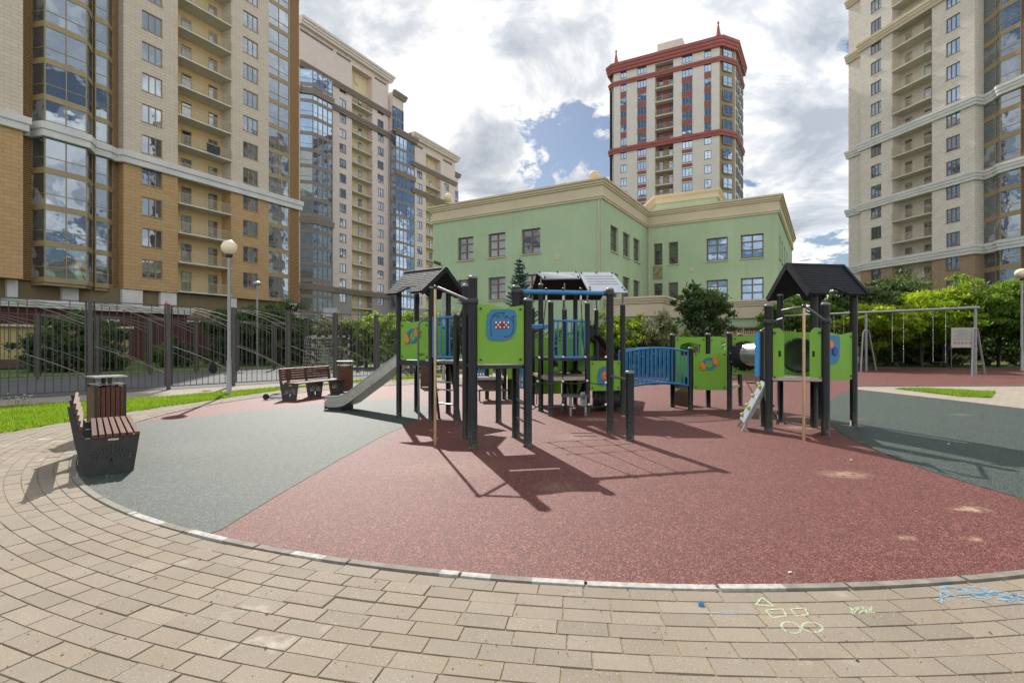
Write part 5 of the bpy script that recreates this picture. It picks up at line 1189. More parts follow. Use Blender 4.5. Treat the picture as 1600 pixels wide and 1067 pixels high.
chalk('two thin blue chalk lines near the chalk stub', [[(1092,956),(1148,958.5)], [(1128,955),(1168,957)]], 'chalk_blue', .007)
rr = random.Random(8); st = []
for _ in range(60):
    x = rr.uniform(1465, 1600); yy = 912+(x-1465)*.14+rr.gauss(6, 5); st.append([(x, yy), (x+rr.uniform(8, 26), yy+rr.uniform(-1.5, 5))])
chalk('blue chalk smear across the pavers at the lower right', st, 'chalk_blue', .014)
chalk('blue chalk star strokes left of the smear', [[(1462,937),(1490,928)], [(1470,924),(1472,942)], [(1466,928),(1484,938)]], 'chalk_blue', .010)
# grit, twigs and small leaves blown about
def debris():
    rr = random.Random(12); m = MB()
    for _ in range(900):
        px, py = rr.uniform(0, 1600), rr.uniform(640, 1060); x, y = G(px, py); s = rr.choice((.003, .004, .005, .006, .012 if rr.random() < .25 else .004)); a = rr.uniform(0, 3.1)
        d = (x-CX)**2+(y-CY)**2
        if d < CR*CR and rr.random() < .6: continue
        c_, s_ = math.cos(a)*s, math.sin(a)*s; k = rr.uniform(.3, .8); m.cur = rr.choice((0, 0, 1, 2)); z = .004+s*.3
        m.add([(x-c_, y-s_, .0025), (x-s_*k, y+c_*k, z), (x+c_, y+s_, .0035), (x+s_*k, y-c_*k, z*.8)], [(0,1,2,3)])
    single('fallen_leaves', m, ['trunk_bark', 'dry_leaf', 'joint_sand'], 'grit and tiny dry leaf bits scattered over paving and rubber', 'debris', kind='stuff')
debris()
# notice board behind the swings
def notice():
    Y = 31.5; a, b = PW(1486, 512, Y), PW(1519.5, 543, Y); root = thing('notice_board', 'pale notice board with rules and red symbols behind the swings', 'sign', (a.x, a.y, 0)); wd = b.x-a.x; z1, z0 = a.z, b.z
    m = MB(); m.box(0, .05, -.0, .05, 0, z1-.05); m.box(wd-.05, wd, 0, .05, 0, z1-.05); part('post', m, 'fence_metal', root, world=False)
    m = MB(); m.box(-.02, wd+.02, -.05, -.005, z0, z1); part('board', m, 'sign_face', root, world=False)
    m = MB()
    for i in range(9): w2 = wd*(.8 if i % 3 else .5); m.box((wd-w2)/2, (wd+w2)/2, -.056, -.051, z1-.16-i*.072, z1-.145-i*.072)
    part('text_lines', m, 'sign_ink', root, world=False)
    m = MB()
    for i in range(5): cx = wd*(.14+.18*i); m.tube([(cx+.06*math.cos(k*math.pi/6), -.055, z0+.28+.06*math.sin(k*math.pi/6)) for k in range(13)], .01, 5); m.beam((cx-.04,-.055,z0+.24), (cx+.04,-.055,z0+.32), .012, .012)
    part('red_symbols', m, 'sign_red', root, world=False)
notice()
# swings
def swings():
    P0, P1 = Vector((21.9, 24.8)), Vector((19.3, 28.6)); P2 = P1+(P1-P0); root = thing('swing_set', 'long galvanised swing frame with flat seats on the far red floor', 'swing set', (P0.x, P0.y, 0)); z = 3.2; d = (P0-P2).normalized(); n = Vector((-d.y, d.x))
    m = MB(); e0 = P2-d*.1; e1 = P0+d*.15; m.tube([(e0.x,e0.y,z), (e1.x,e1.y,z)], .065, 14); part('top_beam', m, 'galvanised', root)
    for p in (P0, P1, P2):
        m = MB(); m.tube([(p.x,p.y,-.03),(p.x,p.y,z)], .06, 12); part('upright', m, 'galvanised', root)
        for s_ in (1, -1):
            zz = 2.25; q = p+n*s_; nn = n*s_; m = MB(); pts = [(p.x+nn.x*.05, p.y+nn.y*.05, zz), (p.x+nn.x*.3, p.y+nn.y*.3, zz-.06), (p.x+nn.x*.42, p.y+nn.y*.42, zz-.3), (p.x+nn.x*.95+d.x*.12, p.y+nn.y*.95+d.y*.12, -.03)]
            m.tube(pts, .042, 10); part('brace', m, 'galvanised', root)
    for A, B in ((P0, P1), (P1, P2)):
        for f in (.30, .68):
            c = A+(B-A)*f; hw = .26; zs = .52+(.05 if f < .5 else 0); m = MB(); m.obox(c-d*hw, c+d*hw, zs, zs+.035, .2); st_ = thing('swing_seat', 'x', 'x') if False else part('swing_seat', m, 'dark_plastic', root)
            m = MB()
            for s_ in (-1, 1):
                q = c+d*hw*s_*.97; nn = 34
                for k in range(nn):
                    za = zs+.03+(z-.07-zs)*k/nn; zb_ = zs+.03+(z-.07-zs)*(k+1)/nn; w_ = .012; ax = d if k % 2 else n
                    m.tube([(q.x-ax.x*w_,q.y-ax.y*w_,(za+zb_)/2),(q.x,q.y,zb_+.01),(q.x+ax.x*w_,q.y+ax.y*w_,(za+zb_)/2),(q.x,q.y,za-.01)], .005, 4)
            part('chain', m, 'steel', root)
swings()
# ================================================================ THE PLAY STRUCTURE
pg = thing('playground_structure', 'green, blue and black play structure with three roofs, slide, net and bridge', 'play structure', (0, 9, 0))
def v2(x, y): return Vector((x, y))
PST = {}
def post(key, px, yb, yt, Y=None, r=.056, ztop=None, x=None):
    if Y is None: X, Y = G(px, yb)
    else: X = gx(px, Y)
    if x is not None: X = x
    PST[key] = Vector((X, Y)); z = ztop if ztop is not None else top(yt, Y)
    m = MB(); m.lathe((X, Y, 0), [(r+.012, -.02), (r+.012, .012), (r, .016), (r, z-.012)], 20, caps=False); o = part('post', m, 'post_paint', pg)
    c = MB(); c.lathe((X, Y, z-.03), [(r+.004, 0), (r+.004, .022), (r-.008, .036), (0.001, .042)], 20, caps=False); part('post_cap', c, 'post_cap', o)
    return z
# left tower
post(1, 623.4, 650, 0, ztop=2.62); post(2, 651, 0, 0, Y=11.7, ztop=2.62); post(3, 673.7, 0, 0, Y=10.35, ztop=2.62); post(4, 700.5, 0, 0, Y=11.35, ztop=2.62)
post(5, 713, 663, 490); post(6, 727.8, 686, 445); post(7, 738.8, 701, 432, r=.066)
# centre
post(8, 779, 660, 0, ztop=1.35); post(9, 806, 683, 446.5, r=.062); post(10, 824.6, 697.7, 467, r=.062); post(11, 832, 632, 481); post(12, 845, 642.5, 443.6)
post(13, 860.6, 649.8, 471); post(14, 882, 641, 483); post(15, 899, 632, 0, ztop=3.0); post(16, 917.8, 647, 472.6); post(17, 932, 629, 483.6)
post(18, 953, 676, 451, r=.062); post(19, 973, 645, 475); post(20, 984, 688, 580, r=.066)
# bridge deck house
post(21, 1051, 635.8, 522); post(22, 1079, 640, 543); post(23, 1106.5, 636, 521); post(24, 1140, 641.5, 519.5); post(25, 1156.5, 633.7, 521.5)
# right tower
post(26, 1192, 665.6, 516); post(27, 1201, 675, 476, r=.066); post(28, 1219, 658.6, 0, ztop=2.45); post(29, 1272, 668, 0, ztop=2.45, r=.062); post('29b', 1281, 654, 0, ztop=2.45); post(30, 1290, 679.7, 473.6, r=.066); post(31, 1334, 665.6, 0, ztop=2.45, r=.062)
def bolts(m, A, B, zs, us, r=.018, off=.018):
    d = (B-A).normalized(); n = Vector((d.y, -d.x))
    for z in zs:
        for u in us: q = A+d*u+n*off; e = q+n*.014; m.tube([(q.x,q.y,z),(e.x,e.y,z)], r, 10)
def panel(A, B, z0, z1, mat='green_panel', topshape=None, holes=(), th=.019, off=0.0, gap=.062, name='panel', bolt=True, label=None):
    d = (B-A).normalized(); A = A+d*gap; B = B-d*gap; W = (B-A).length; n = Vector((d.y, -d.x)); o = (A.x+n.x*off, A.y+n.y*off, 0)
    tp = topshape or [(0, 0), (1, 0)]
    out = [(0, z0), (W, z0)]+[(u*W, z1+dz) for u, dz in tp[::-1]]
    m = MB(); m.shape(out, [[(u*W, z) for u, z in h] for h in holes], o, (d.x, d.y, 0), (0,0,1), th); p = part(name, m, mat, pg, label=label)
    if bolt: b = MB(); bolts(b, A, B, (z0+.06, z1-.06), (.05, W-.05), off=off+.008); part('bolt', b, 'dark_plastic', p)
    return p, A, B, W, d, n, off
def ornament(p, pts, mat, base, dz_u, th, off, name='ornament'):
    A, d, n = base; m = MB(); u0, z0 = dz_u; q = A+n*off
    m.shape([(u0+a, z0+b) for a, b in pts], [], (q.x, q.y, 0), (d.x, d.y, 0), (0,0,1), th); return part(name, m, mat, p)
def ornament_h(p, out, holes, mat, base, dz_u, th, off, name='ornament'):
    A, d, n = base; m = MB(); u0, z0 = dz_u; q = A+n*off
    m.shape([(u0+a, z0+b) for a, b in out], [[(u0+a, z0+b) for a, b in h] for h in holes], (q.x, q.y, 0), (d.x, d.y, 0), (0,0,1), th); return part(name, m, mat, p)
def pol(f, n=40): return [(f(2*math.pi*i/n)*math.cos(2*math.pi*i/n), f(2*math.pi*i/n)*math.sin(2*math.pi*i/n)) for i in range(n)]
def candy(p, base, u, z, s, tilt=.45):
    """blue wavy ring with an orange fan at either end"""
    rot = lambda pts: [(a*math.cos(tilt)-b*math.sin(tilt), a*math.sin(tilt)+b*math.cos(tilt)) for a, b in pts]
    ring_o = pol(lambda a: s*.155*(1+.035*math.sin(11*a)), 60); ring_i = pol(lambda a: s*.098, 40)
    ornament_h(p, ring_o, [ring_i], 'panel_blue', base, (u, z), .02, .022, 'ring')
    for sg in (1, -1):
        f = [(.100, -.04), (.125, -.075), (.150, -.15), (.175, -.08), (.225, -.115), (.205, -.04), (.285, -.02), (.205, .015), (.265, .075), (.185, .055), (.175, .12), (.135, .06), (.10, .04), (.112, .0)]
        ornament(p, rot([(sg*a*s, sg*b*s) for a, b in f]), 'ornament_orange', base, (u, z), .02, .030, 'fan')
    for a0 in (.9, 2.3): 
        q = [(math.cos(a0)*.1*s-math.sin(a0)*.012, math.sin(a0)*.1*s+math.cos(a0)*.012), (math.cos(a0)*.1*s+math.sin(a0)*.012, math.sin(a0)*.1*s-math.cos(a0)*.012)]; ornament(p, [q[0], q[1], (-q[0][0], -q[0][1]), (-q[1][0], -q[1][1])], 'green_panel', base, (u, z), .012, .012, 'spoke')
wavy = lambda k=8: [(i/k, .028*math.sin(i/k*math.pi*1.6+.3)) for i in range(k+1)]
vdip = [(0, .012), (.25, .0), (.5, -.035), (.62, -.045), (.8, -.02), (1, 0)]
# framed map panel between the tall front posts
p, A, B, W, d, n, o = panel(PST[7], PST[10], 1.21, 2.06, topshape=vdip)
A0 = A+n*0.0; base = (A, d, n)
blue = [(.14,.42),(.14,.60),(.16,.66),(.145,.70),(.19,.74),(.205,.775),(.26,.785),(.52,.785),(.575,.77),(.60,.72),(.605,.55),(.58,.44),(.52,.37),(.42,.335),(.22,.335),(.17,.36)]
blue = [(a*W/.72, b) for a, b in blue]; ornament(p, blue, 'panel_blue', base, (0, 1.21), .016, .018, 'map_board')
m = MB()
def groove(pts):
    q = [A+d*(u*W/.72)+n*.029 for u, z in pts]; m.tube([(a.x, a.y, 1.21+z) for a, (u, z) in zip(q, pts)], .004, 5)
groove([(.215,.40),(.205,.50),(.205,.62),(.23,.69),(.30,.735),(.40,.735)]); groove([(.22,.66),(.26,.695),(.32,.70)]); groove([(.55,.69),(.555,.60),(.555,.50),(.53,.43),(.48,.395),(.42,.395)]); groove([(.44,.68),(.50,.66),(.54,.62),(.555,.57)])
for u, z in ((.32,.705),(.30,.675),(.335,.68),(.40,.73),(.39,.70),(.415,.735),(.43,.68),(.455,.69),(.435,.655),(.53,.68),(.56,.69),(.215,.405),(.42,.395)):
    q = A+d*(u*W/.72)+n*.028; e = q+n*.006; m.tube([(q.x,q.y,1.21+z),(e.x,e.y,1.21+z)], .010, 8)
part('groove', m, 'dark_plastic', p)
m1 = MB(); m2 = MB()
for i in range(7):
    for j in range(3):
        q = A+d*((.285+i*.031)*W/.72)+n*.034; (m1 if (i+j) % 2 or i == 3 else m2).sphere((q.x, q.y, 1.21+.525+j*.034), .0165, 10, 7)
part('red_bead', m1, 'red_bead', p); part('white_bead', m2, 'white_bead', p)
# left tower panels
p, A, B, W, d, n, o = panel(PST[1], PST[3], 1.18, 1.93, topshape=[(0, .03), (.2, .03), (.35, .005), (.45, 0), (.6, .02), (1, .04)], holes=[[(.62,1.26),(.85,1.26),(.88,1.285),(.85,1.31),(.62,1.31),(.59,1.285)]], label='green panel with a blue ring and orange fans'); candy(p, (A, d, n), W*.44, 1.66, .95)
panel(PST[2], PST[4], 1.18, 1.90, holes=[[(.45,1.3),(.55,1.3),(.55,1.6),(.45,1.6)]], name='panel')
# platforms
def deck(pts, z, mat='deck_grey', th=.05, name='platform'):
    m = MB(); m.prism(pts, z-th, z); return part(name, m, mat, pg)
c = [PST[k] for k in (1, 3, 4, 2)]; deck([(q.x, q.y) for q in c], 1.16)
m = MB(); m.sweep([(q.x, q.y) for q in c], [(.0, 1.06), (.03, 1.06), (.03, 1.165), (0, 1.165)], closed=True); part('platform_edge', m, 'dark_plastic', pg)
deck([(PST[3].x, PST[3].y), (PST[5].x, PST[5].y), (PST[5].x+.55, PST[5].y+.6), (PST[4].x, PST[4].y)], 1.17)
def railing(A, B, z0, z1, n_, r=.014, rr_=.026, arch=0.0, name='railing', gap=.06):
    d = (B-A).normalized(); A = A+d*gap; B = B-d*gap; m = MB(); q = lambda f, z: (A.x+(B.x-A.x)*f, A.y+(B.y-A.y)*f, z+arch*math.sin(math.pi*f)); k = 12 if arch else 2
    m.tube([q(i/k, z1) for i in range(k+1)], rr_, 10); m.tube([q(i/k, z0) for i in range(k+1)], rr_, 10)
    for i in range(1, n_): m.tube([q(i/n_, z0), q(i/n_, z1)], r, 8)
    m.tube([q(0.005, z0), q(.005, z1)], r*1.2, 8); m.tube([q(.995, z0), q(.995, z1)], r*1.2, 8); return part(name, m, 'rail_blue', pg)
railing(PST[3], PST[5], top(558, 10), top(496, 10), 5, .017)
m = MB(); a, b = PST[3], PST[5]; m.obox(a+(b-a).normalized()*.06, a+(b-a).normalized()*.15, top(558, 10.3), top(497, 10.3), .03); part('edge_board', m, 'rail_blue', pg)
# grab tubes
m = MB(); q = PST[3]; x0 = gx(653, 10.1); m.tube([(q.x-.02, q.y-.1, top(500, 10.1)), (x0+.10, 10.1, top(500, 10.1)), (x0+.02, 10.1, top(505, 10.1)), (x0, 10.1, top(515, 10.1)), (x0+.02, 10.1, -.02)], .02, 10); part('grab_tube', m, 'tube_grey', pg)
X, Y = G(680, 695); zt = top(449, Y); m = MB(); m.tube([(X, Y, -.02), (X, Y, zt)], .021, 14); part('fire_pole', m, 'brass_pole', pg)
m = MB()
for key, dz in ((6, -.06), (7, -.14)):
    q = PST[key]; m.tube([(X, Y, zt-.02), (X+.05, Y+.01, zt-.005), (q.x-.05, q.y, top(466, q.y) if key == 6 else top(470, q.y))], .021, 10)
part('pole_bracket', m, 'tube_grey', pg); m = MB(); m.sphere((X, Y, zt), .035, 12, 8)
for key in (6, 7): q = PST[key]; m.lathe((q.x, q.y, top(472, q.y)-.03), [(.074, 0), (.078, .01), (.078, .07), (.074, .08)], 16, caps=False)
part('pole_clamp', m, 'dark_plastic', pg)
# net bridge between the left tower and the tall posts (blue U links, ropes)
m = MB(); a = PST[5]; b = PST[6]; m.tube([(a.x, a.y, top(492, a.y)), ((a.x+b.x)/2-.0, (a.y+b.y)/2, top(494, 9)), (b.x, b.y, top(478, b.y)+.03)], .03, 10); part('blue_rope_rail', m, 'dark_plastic', pg)
m = MB()
for i in range(4): f = .2+.2*i; qx, qy = a.x+(b.x-a.x)*f, a.y+(b.y-a.y)*f; m.tube([(qx, qy, top(494, 9)), (qx+.03, qy+.06, 1.3)], .011, 6)
part('rope', m, 'rope', pg)
panel(PST[5]+v2(.06, .55), PST[7]+v2(-.03, .75), 1.2, 1.85, bolt=False); 
m = MB(); m.obox((PST[6].x+.05, PST[6].y+.02), (PST[7].x-.0, PST[7].y+.12), 1.2, 1.98, .018); part('side_panel', m, 'green_panel', pg)
# deck between 6/7/9/10 carrying the map panel
deck([(PST[6].x, PST[6].y), (PST[7].x+.0, PST[7].y+.05), (PST[10].x, PST[10].y+.05), (PST[9].x, PST[9].y)], 1.19, 'dark_plastic', .05)
# rungs between the two front centre posts
m = MB(); a, b = PST[9], PST[10]
for z in (.33, .62, .91): m.tube([(a.x, a.y, z), (b.x, b.y, z)], .018, 8)
part('rung', m, 'steel', pg)
# slide
def slide(top_c, dirv, L_, z0, mat='galvanised', wd=.46):
    d = dirv.normalized(); n = Vector((-d.y, d.x)); prof = []
    prof = [(0, z0), (.14, z0-.01), (.30, z0-.09), (L_*.62, .36), (L_*.74, .20), (L_*.84, .14), (L_*.97, .125), (L_, .11), (L_+.03, .05)]
    # smooth the profile
    P = []
    for i in range(len(prof)-1):
        for k in range(4):
            t = k/4; p0 = prof[max(i-1,0)]; p1 = prof[i]; p2 = prof[i+1]; p3 = prof[min(i+2, len(prof)-1)]
            P.append(tuple(.5*((2*p1[j])+(-p0[j]+p2[j])*t+(2*p0[j]-5*p1[j]+4*p2[j]-p3[j])*t*t+(-p0[j]+3*p1[j]-3*p2[j]+p3[j])*t**3) for j in range(2)))
    P.append(prof[-1]); pt = lambda u, s, z: (top_c.x+d.x*u+n.x*s, top_c.y+d.y*u+n.y*s, z)
    m = MB(); h = wd/2; vs = []
    cs = [(-h-.02, .17), (-h, .17), (-h+.01, .02), (-h+.05, .0), (h-.05, .0), (h-.01, .02), (h, .17), (h+.02, .17), (h+.02, -.06), (-h-.02, -.06)]
    for u, z in P: vs += [pt(u, s, max(.012, z+dz*(1 if u < L_*.98 else .6))) for s, dz in cs]
    k = len(cs); m.add(vs, [(i*k+j, (i+1)*k+j, (i+1)*k+(j+1)%k, i*k+(j+1)%k) for i in range(len(P)-1) for j in range(k)]); m.add(vs[:k], [tuple(range(k))]); m.add(vs[-k:], [tuple(range(k-1, -1, -1))])
    s = part('slide', m, 'steel_side', pg, fixn=True); m = MB()
    for sg in (-1, 1): m.tube([pt(u, sg*(h+.01), max(.03, z+.175)) for u, z in P], .020, 8)
    part('slide_rim', m, 'grey_board', s)
    m = MB(); m.obox(pt(L_-.42, 0, 0), pt(L_-.04, 0, 0), -.02, .115, wd-.06); part('slide_foot', m, 'dark_plastic', s)
    return s
simple('steel_side', (0.46, 0.44, 0.40), 0.32, 0.65, 0.15, 9)
mid12 = (PST[1]+PST[2])/2; ex = v2(*G(507, 640)); ex = v2(ex.x+.05, ex.y+.18); slide(mid12+v2(.08, 0), ex-mid12, (ex-mid12).length, 1.12)
# roofs
def roof(name, r0, r1, e0, e1, mat_top, arch=True, th=.035, notch=(.28, .5, .17), label=None, ribs=True, arch_back=True):
    """one slope: ridge r0-r1 down to eave e0-e1; scalloped eave and shallow ribs"""
    r0, r1, e0, e1 = map(Vector, (r0, r1, e0, e1)); ux = (e1-e0).normalized(); W = (e1-e0).length; off = (r0-e0).dot(ux); up = (r0-e0)-ux*off; H = up.length; up.normalize(); WR = (r1-r0).length
    out = [(0.02, 0), (.0, .03)]
    out = []
    if arch: a, b, hh = notch; out = [(.03, .0), (W*(a-.06), 0), (W*a, hh*.35)]+[(W*(a+(b-a)*t), hh*(.35+.65*math.sin(math.pi*t))) for t in (.2, .35, .5, .65, .8)]+[(W*b, hh*.35), (W*(b+.06), 0), (W-.03, 0)]
    else: out = [(.03, 0), (W-.03, 0)]
    out = [(0.0, .03)]+out+[(W, .03), (off+WR, H), (off, H)]
    m = MB(); m.shape(out, [], e0, ux, up, th); p = part(name, m, mat_top, pg, label=label)
    if ribs:
        m = MB(); nn = ux.cross(up).normalized(); sgn = 1 if nn.z > 0 else -1; nn = nn*sgn; nr = int(H/.072)
        for i in range(nr):
            h = .045+i*.072; x0 = off*h/H+.015; x1 = W+(off+WR-W)*h/H-.015; segs = [(x0, x1)]
            if arch:
                a, b, hh = notch
                if h < hh+.03: segs = [(x0, W*(a-.05)), (W*(b+.05), x1)]
            for s0, s1 in segs:
                if s1-s0 < .05: continue
                q = lambda x, y, o: e0+ux*x+up*y+nn*(th/2+o)
                m.add([q(s0,h-.028,.007), q(s1,h-.028,.007), q(s1,h+.030,.002), q(s0,h+.030,.002), q(s0,h-.034,-.002), q(s1,h-.034,-.002)], [(0,1,2,3) if sgn > 0 else (3,2,1,0), (4,5,1,0) if sgn > 0 else (0,1,5,4)])
        part('roof_ribs', m, mat_top, p)
    return p
def gable_roof(ra, rb, ef, eb, span, arch=True, notch=(.28,.5,.17)):
    pass
# left roof: ridge runs along posts 1-3
d13 = (PST[3]-PST[1]).normalized(); nb = (PST[2]-PST[1]); nb = (nb-d13*nb.dot(d13)).normalized(); cc = (PST[1]+PST[2]+PST[3]+PST[4])/4
def rp(u, v, z): q = cc+d13*u+nb*v; return (q.x, q.y, z)
hw, hv = .60, .66; hl_ = .50; zr_, ze_ = 3.03, 2.50
roof('roof', rp(-hl_-.05, 0, zr_), rp(hw+.02, 0, zr_), rp(-hl_+.07, -hv, ze_), rp(hw, -hv, ze_), 'roof_plastic', notch=(.36, .66, .20)); roof('roof', rp(-hl_-.05, 0, zr_), rp(hw+.02, 0, zr_), rp(-hl_+.07, hv, ze_), rp(hw, hv, ze_), 'roof_plastic', notch=(.36, .66, .20))
m = MB(); m.tube([rp(-hl_-.05, 0, zr_-.015), rp(hw+.03, 0, zr_-.015)], .055, 14)
for sg in (-1, 1): m.beam(rp(hw+.02, 0, zr_-.005), rp(hw, sg*hv, ze_-.005), .05, .09)
part('roof_trim', m, 'roof_plastic', pg)
# right roof
d29 = (PST[31]-PST[29]).normalized(); nb = (PST[28]-PST[29]); nb = (nb-d29*nb.dot(d29)).normalized()
eL = PW(1265, 459.6, 9.15); eR = PW(1355, 460, 9.35); bL = PW(1199.6, 467.5, 10.35); r0_ = PW(1231, 414, 9.75); r1_ = PW(1318.5, 417, 9.95); bR = bL+(eR-eL); eR.z = eL.z; r1_.z = r0_.z; bL.z = bR.z = eL.z
r0_ = (eL+bL)/2; r0_.z = top(414, 9.75); r1_ = (eR+bR)/2; r1_.z = r0_.z
roof('roof', r0_, r1_, eL, eR, 'roof_plastic', notch=(.34, .62, .17)); roof('roof', r0_, r1_, bL, bR, 'roof_plastic', notch=(.34, .62, .17))
m = MB(); m.tube([r0_+Vector((-.02,0,-.015)), r1_+Vector((.02,0,-.015))], .055, 14)
for a in (eL, bL): m.beam(r0_, a, .05, .10)
for a in (eR, bR): m.beam(r1_, a, .05, .10)
part('roof_trim', m, 'roof_plastic', pg)
# centre roof: two light plates on the front slope (the left one short), full back slope
rl = PW(838.5, 422.8, 12.2); rr_ = PW(957.8, 427.6, 12.2); rl.z = rr_.z = 3.16; rm = rl+(rr_-rl)*.545
fr = PW(981.7, 457, 11.25); fl = PW(920.6, 455.5, 11.25); fr.z = fl.z = 2.60; hl = PW(849, 433.5, 11.95); hr = PW(907, 437.4, 11.85); hl.z = hr.z = 2.98
bl = PW(826, 467, 13.2); br_ = PW(938, 471, 13.2); bl.z = br_.z = 2.62
def slab(P4, mat, name, th=.03):
    P4 = [Vector(p) for p in P4]; nn = (P4[1]-P4[0]).cross(P4[3]-P4[0]).normalized(); nn = nn if nn.z > 0 else -nn
    m = MB(); m.add([p for p in P4]+[p-nn*th for p in P4], [(0,1,2,3),(7,6,5,4)]+[(i, (i+1)%4, 4+(i+1)%4, 4+i) for i in range(4)]); return part(name, m, mat, pg, fixn=True), nn
for P4, k in (([rl, rm-Vector((.01,0,0)), hr, hl], 3), ([rm+Vector((.01,0,0)), rr_, fr, fl], 5)):
    p, nn = slab(P4, 'grey_plate', 'roof_plate')
    m = MB(); b = MB()
    for i in range(4):
        t = (.22+.13*i) if k == 5 else (.25+.19*i)
        a_ = P4[0].lerp(P4[3], t); b_ = P4[1].lerp(P4[2], t); m.beam(a_.lerp(b_, .1)+nn*.001, a_.lerp(b_, .9)+nn*.001, .012, .006)
    for f, t in ((.06,.05),(.5,.03),(.95,.05),(.05,.9),(.95,.9),(.08,.78) ,(.94,.78)):
        q = P4[0].lerp(P4[1], f).lerp(P4[3].lerp(P4[2], f), t); b.tube([q, q+nn*.02], .022, 8)
    part('roof_groove', m, 'bench_metal', p); part('bolt', b, 'dark_plastic', p)
slab([rl+Vector((0,0,-.03)), rr_+Vector((0,0,-.03)), br_, bl], 'roof_plastic', 'roof_slope')
m = MB()
for key, tgt in ((16, fl.lerp(fr, .0)), (19, fr), (14, bl.lerp(br_, .45)), (17, br_), (12, hl), (11, bl.lerp(rl, .2))):
    q = PST[key]; zt_ = {16: 2.60, 19: 2.58, 14: 2.86, 17: 2.66, 12: 2.95, 11: 2.70}[key]; m.tube([(q.x, q.y, 1.9), (q.x, q.y, zt_)], .02, 8)
part('roof_rod', m, 'tube_grey', pg)
# blue beam with the rope net hung from it
a, b = PST[9], PST[18]; za, zb_ = top(455.5, a.y), top(458.5, b.y); d98 = (b-a).normalized(); m = MB(); m.tube([(a.x+d98.x*.10, a.y+d98.y*.10, za), (b.x-d98.x*.10, b.y-d98.y*.10, zb_)], .037, 14); part('net_beam', m, 'rail_blue', pg)
m = MB()
for q, z, s_ in ((a, za, 1), (b, zb_, -1)): m = MB(); m.lathe((q.x, q.y, z-.04), [(.07, 0), (.074, .01), (.074, .07), (.07, .08)], 16, caps=False); m.tube([(q.x+d98.x*s_*.06, q.y+d98.y*s_*.06, z), (q.x+d98.x*s_*.115, q.y+d98.y*s_*.115, z)], .045, 12); part('beam_clamp', m, 'dark_plastic', pg)
fr_top = [(853-816)/(944-816), (880.5-816)/(944-816), (907.5-816)/(944-816)]
def np_(px, py): # a point on the net plane
    u = (px-800)/FX; t = (u*a.y-a.x)/(d98.x-u*d98.y); q = a+d98*t; return Vector((q.x, q.y-.0, top(py, q.y)))
cl = MB()
V = [[(853.5, 463), (847, 530), (842.5, 560), (840, 597), (838, 634.5)], [(880, 463), (880, 530), (880, 559), (879.5, 597), (879.5, 633.5)], [(907.5, 463), (911, 530), (914.5, 559), (917.5, 596), (920, 633)]]
for i, v in enumerate(V):
    r_ = MB(); r_.tube([np_(*p) for p in v], .0085, 6); part('rope', r_, 'rope', pg); m = MB()
    q = np_(v[0][0], 457); m.tube([(q.x,q.y,q.z-.05),(q.x,q.y,q.z+.055)], .022, 8); m.sphere((q.x,q.y,q.z+.055), .026, 10, 6); part('beam_clamp', m, 'dark_plastic', pg)
    q = np_(*v[0]); cl = MB(); cl.tube([(q.x,q.y,q.z+.01),(q.x,q.y,q.z-.06)], .015, 8); part('rope_ferrule', cl, 'white_clip', pg)
    for p in v[2:]: q = np_(*p); m = MB(); m.sphere(q, .026, 10, 7); k_ = part('rope_clamp', m, 'dark_plastic', pg); c_ = MB(); c_.sphere(q+Vector((0,-.015,.012)), .02, 10, 7); part('rope_cap', c_, 'white_clip', k_)
for row_ in ([(829, 561), V[0][2], V[1][2], V[2][2], (949, 558)], [(829, 599), V[0][3], V[1][3], V[2][3], (949, 598)], [(829, 637), V[0][4], V[1][4], V[2][4], (949, 632)]):
    pts = []
    for p0, p1 in zip(row_[:-1], row_[1:]):
        for k in range(6): t = k/6; pts.append(np_(p0[0]+(p1[0]-p0[0])*t, p0[1]+(p1[1]-p0[1])*t+3.2*math.sin(math.pi*t)))
    pts.append(np_(*row_[-1])); r_ = MB(); r_.tube(pts, .0085, 6); part('rope', r_, 'rope', pg); q = np_(*row_[-1]); m = MB(); m.sphere(q, .03, 10, 7); k_ = part('rope_clamp', m, 'dark_plastic', pg); c_ = MB(); c_.sphere(q+Vector((-.03,-.02,0)), .02, 10, 7); part('rope_cap', c_, 'white_clip', k_)
m = MB(); q = PST[18]; e = PST[20]; z = top(592, 8.4); m.tube([(q.x, q.y, z+.02), (e.x, e.y, z)], .022, 10); part('low_bar', m, 'tube_grey', pg)
# centre tower
railing(PST[13], PST[16], top(558.5, 11.1), top(501.5, 11.1), 7, .016, .026)
m = MB(); q = PST[11]; e = PST[12]
for dz, dy in ((0, 0), (-.035, .25)): m.tube([(gx(828, 10.6), 10.6+dy, top(509, 10.6)+dz), (gx(856, 10.6), 10.6+dy, top(508.5, 10.6)+dz)], .026, 10)
part('handrail', m, 'rail_blue', pg)
hexa = [PST[12], PST[13]+v2(0,-.0), PST[16], PST[19], PST[17], PST[15], PST[11]]
deck([(q.x, q.y) for q in (PST[12], PST[13], PST[16], PST[17], PST[15], PST[11])], top(559, 11.2), 'dark_plastic', .06)
deck([(q.x, q.y) for q in (PST[13], PST[16], PST[17], PST[15], PST[11], PST[12])], .80, 'deck_tan', .07)
panel(v2(.42, 13.2), v2(1.10, 13.35), top(583, 13.2), top(528, 13.2), bolt=False); panel(v2(1.12, 13.35), v2(1.60, 13.1), top(583, 13.2), top(528, 13.2)); 
panel(PST[15]+v2(.05,.1), PST[17]+v2(0,.1), top(583, 13.2), top(507, 13.2)); panel(v2(.42, 13.0), v2(1.3, 13.25), top(615, 13.2), top(586, 13.2), bolt=False); panel(v2(1.3, 13.0), v2(2.0, 13.1), top(617, 13.2), top(562, 13.2), bolt=False)
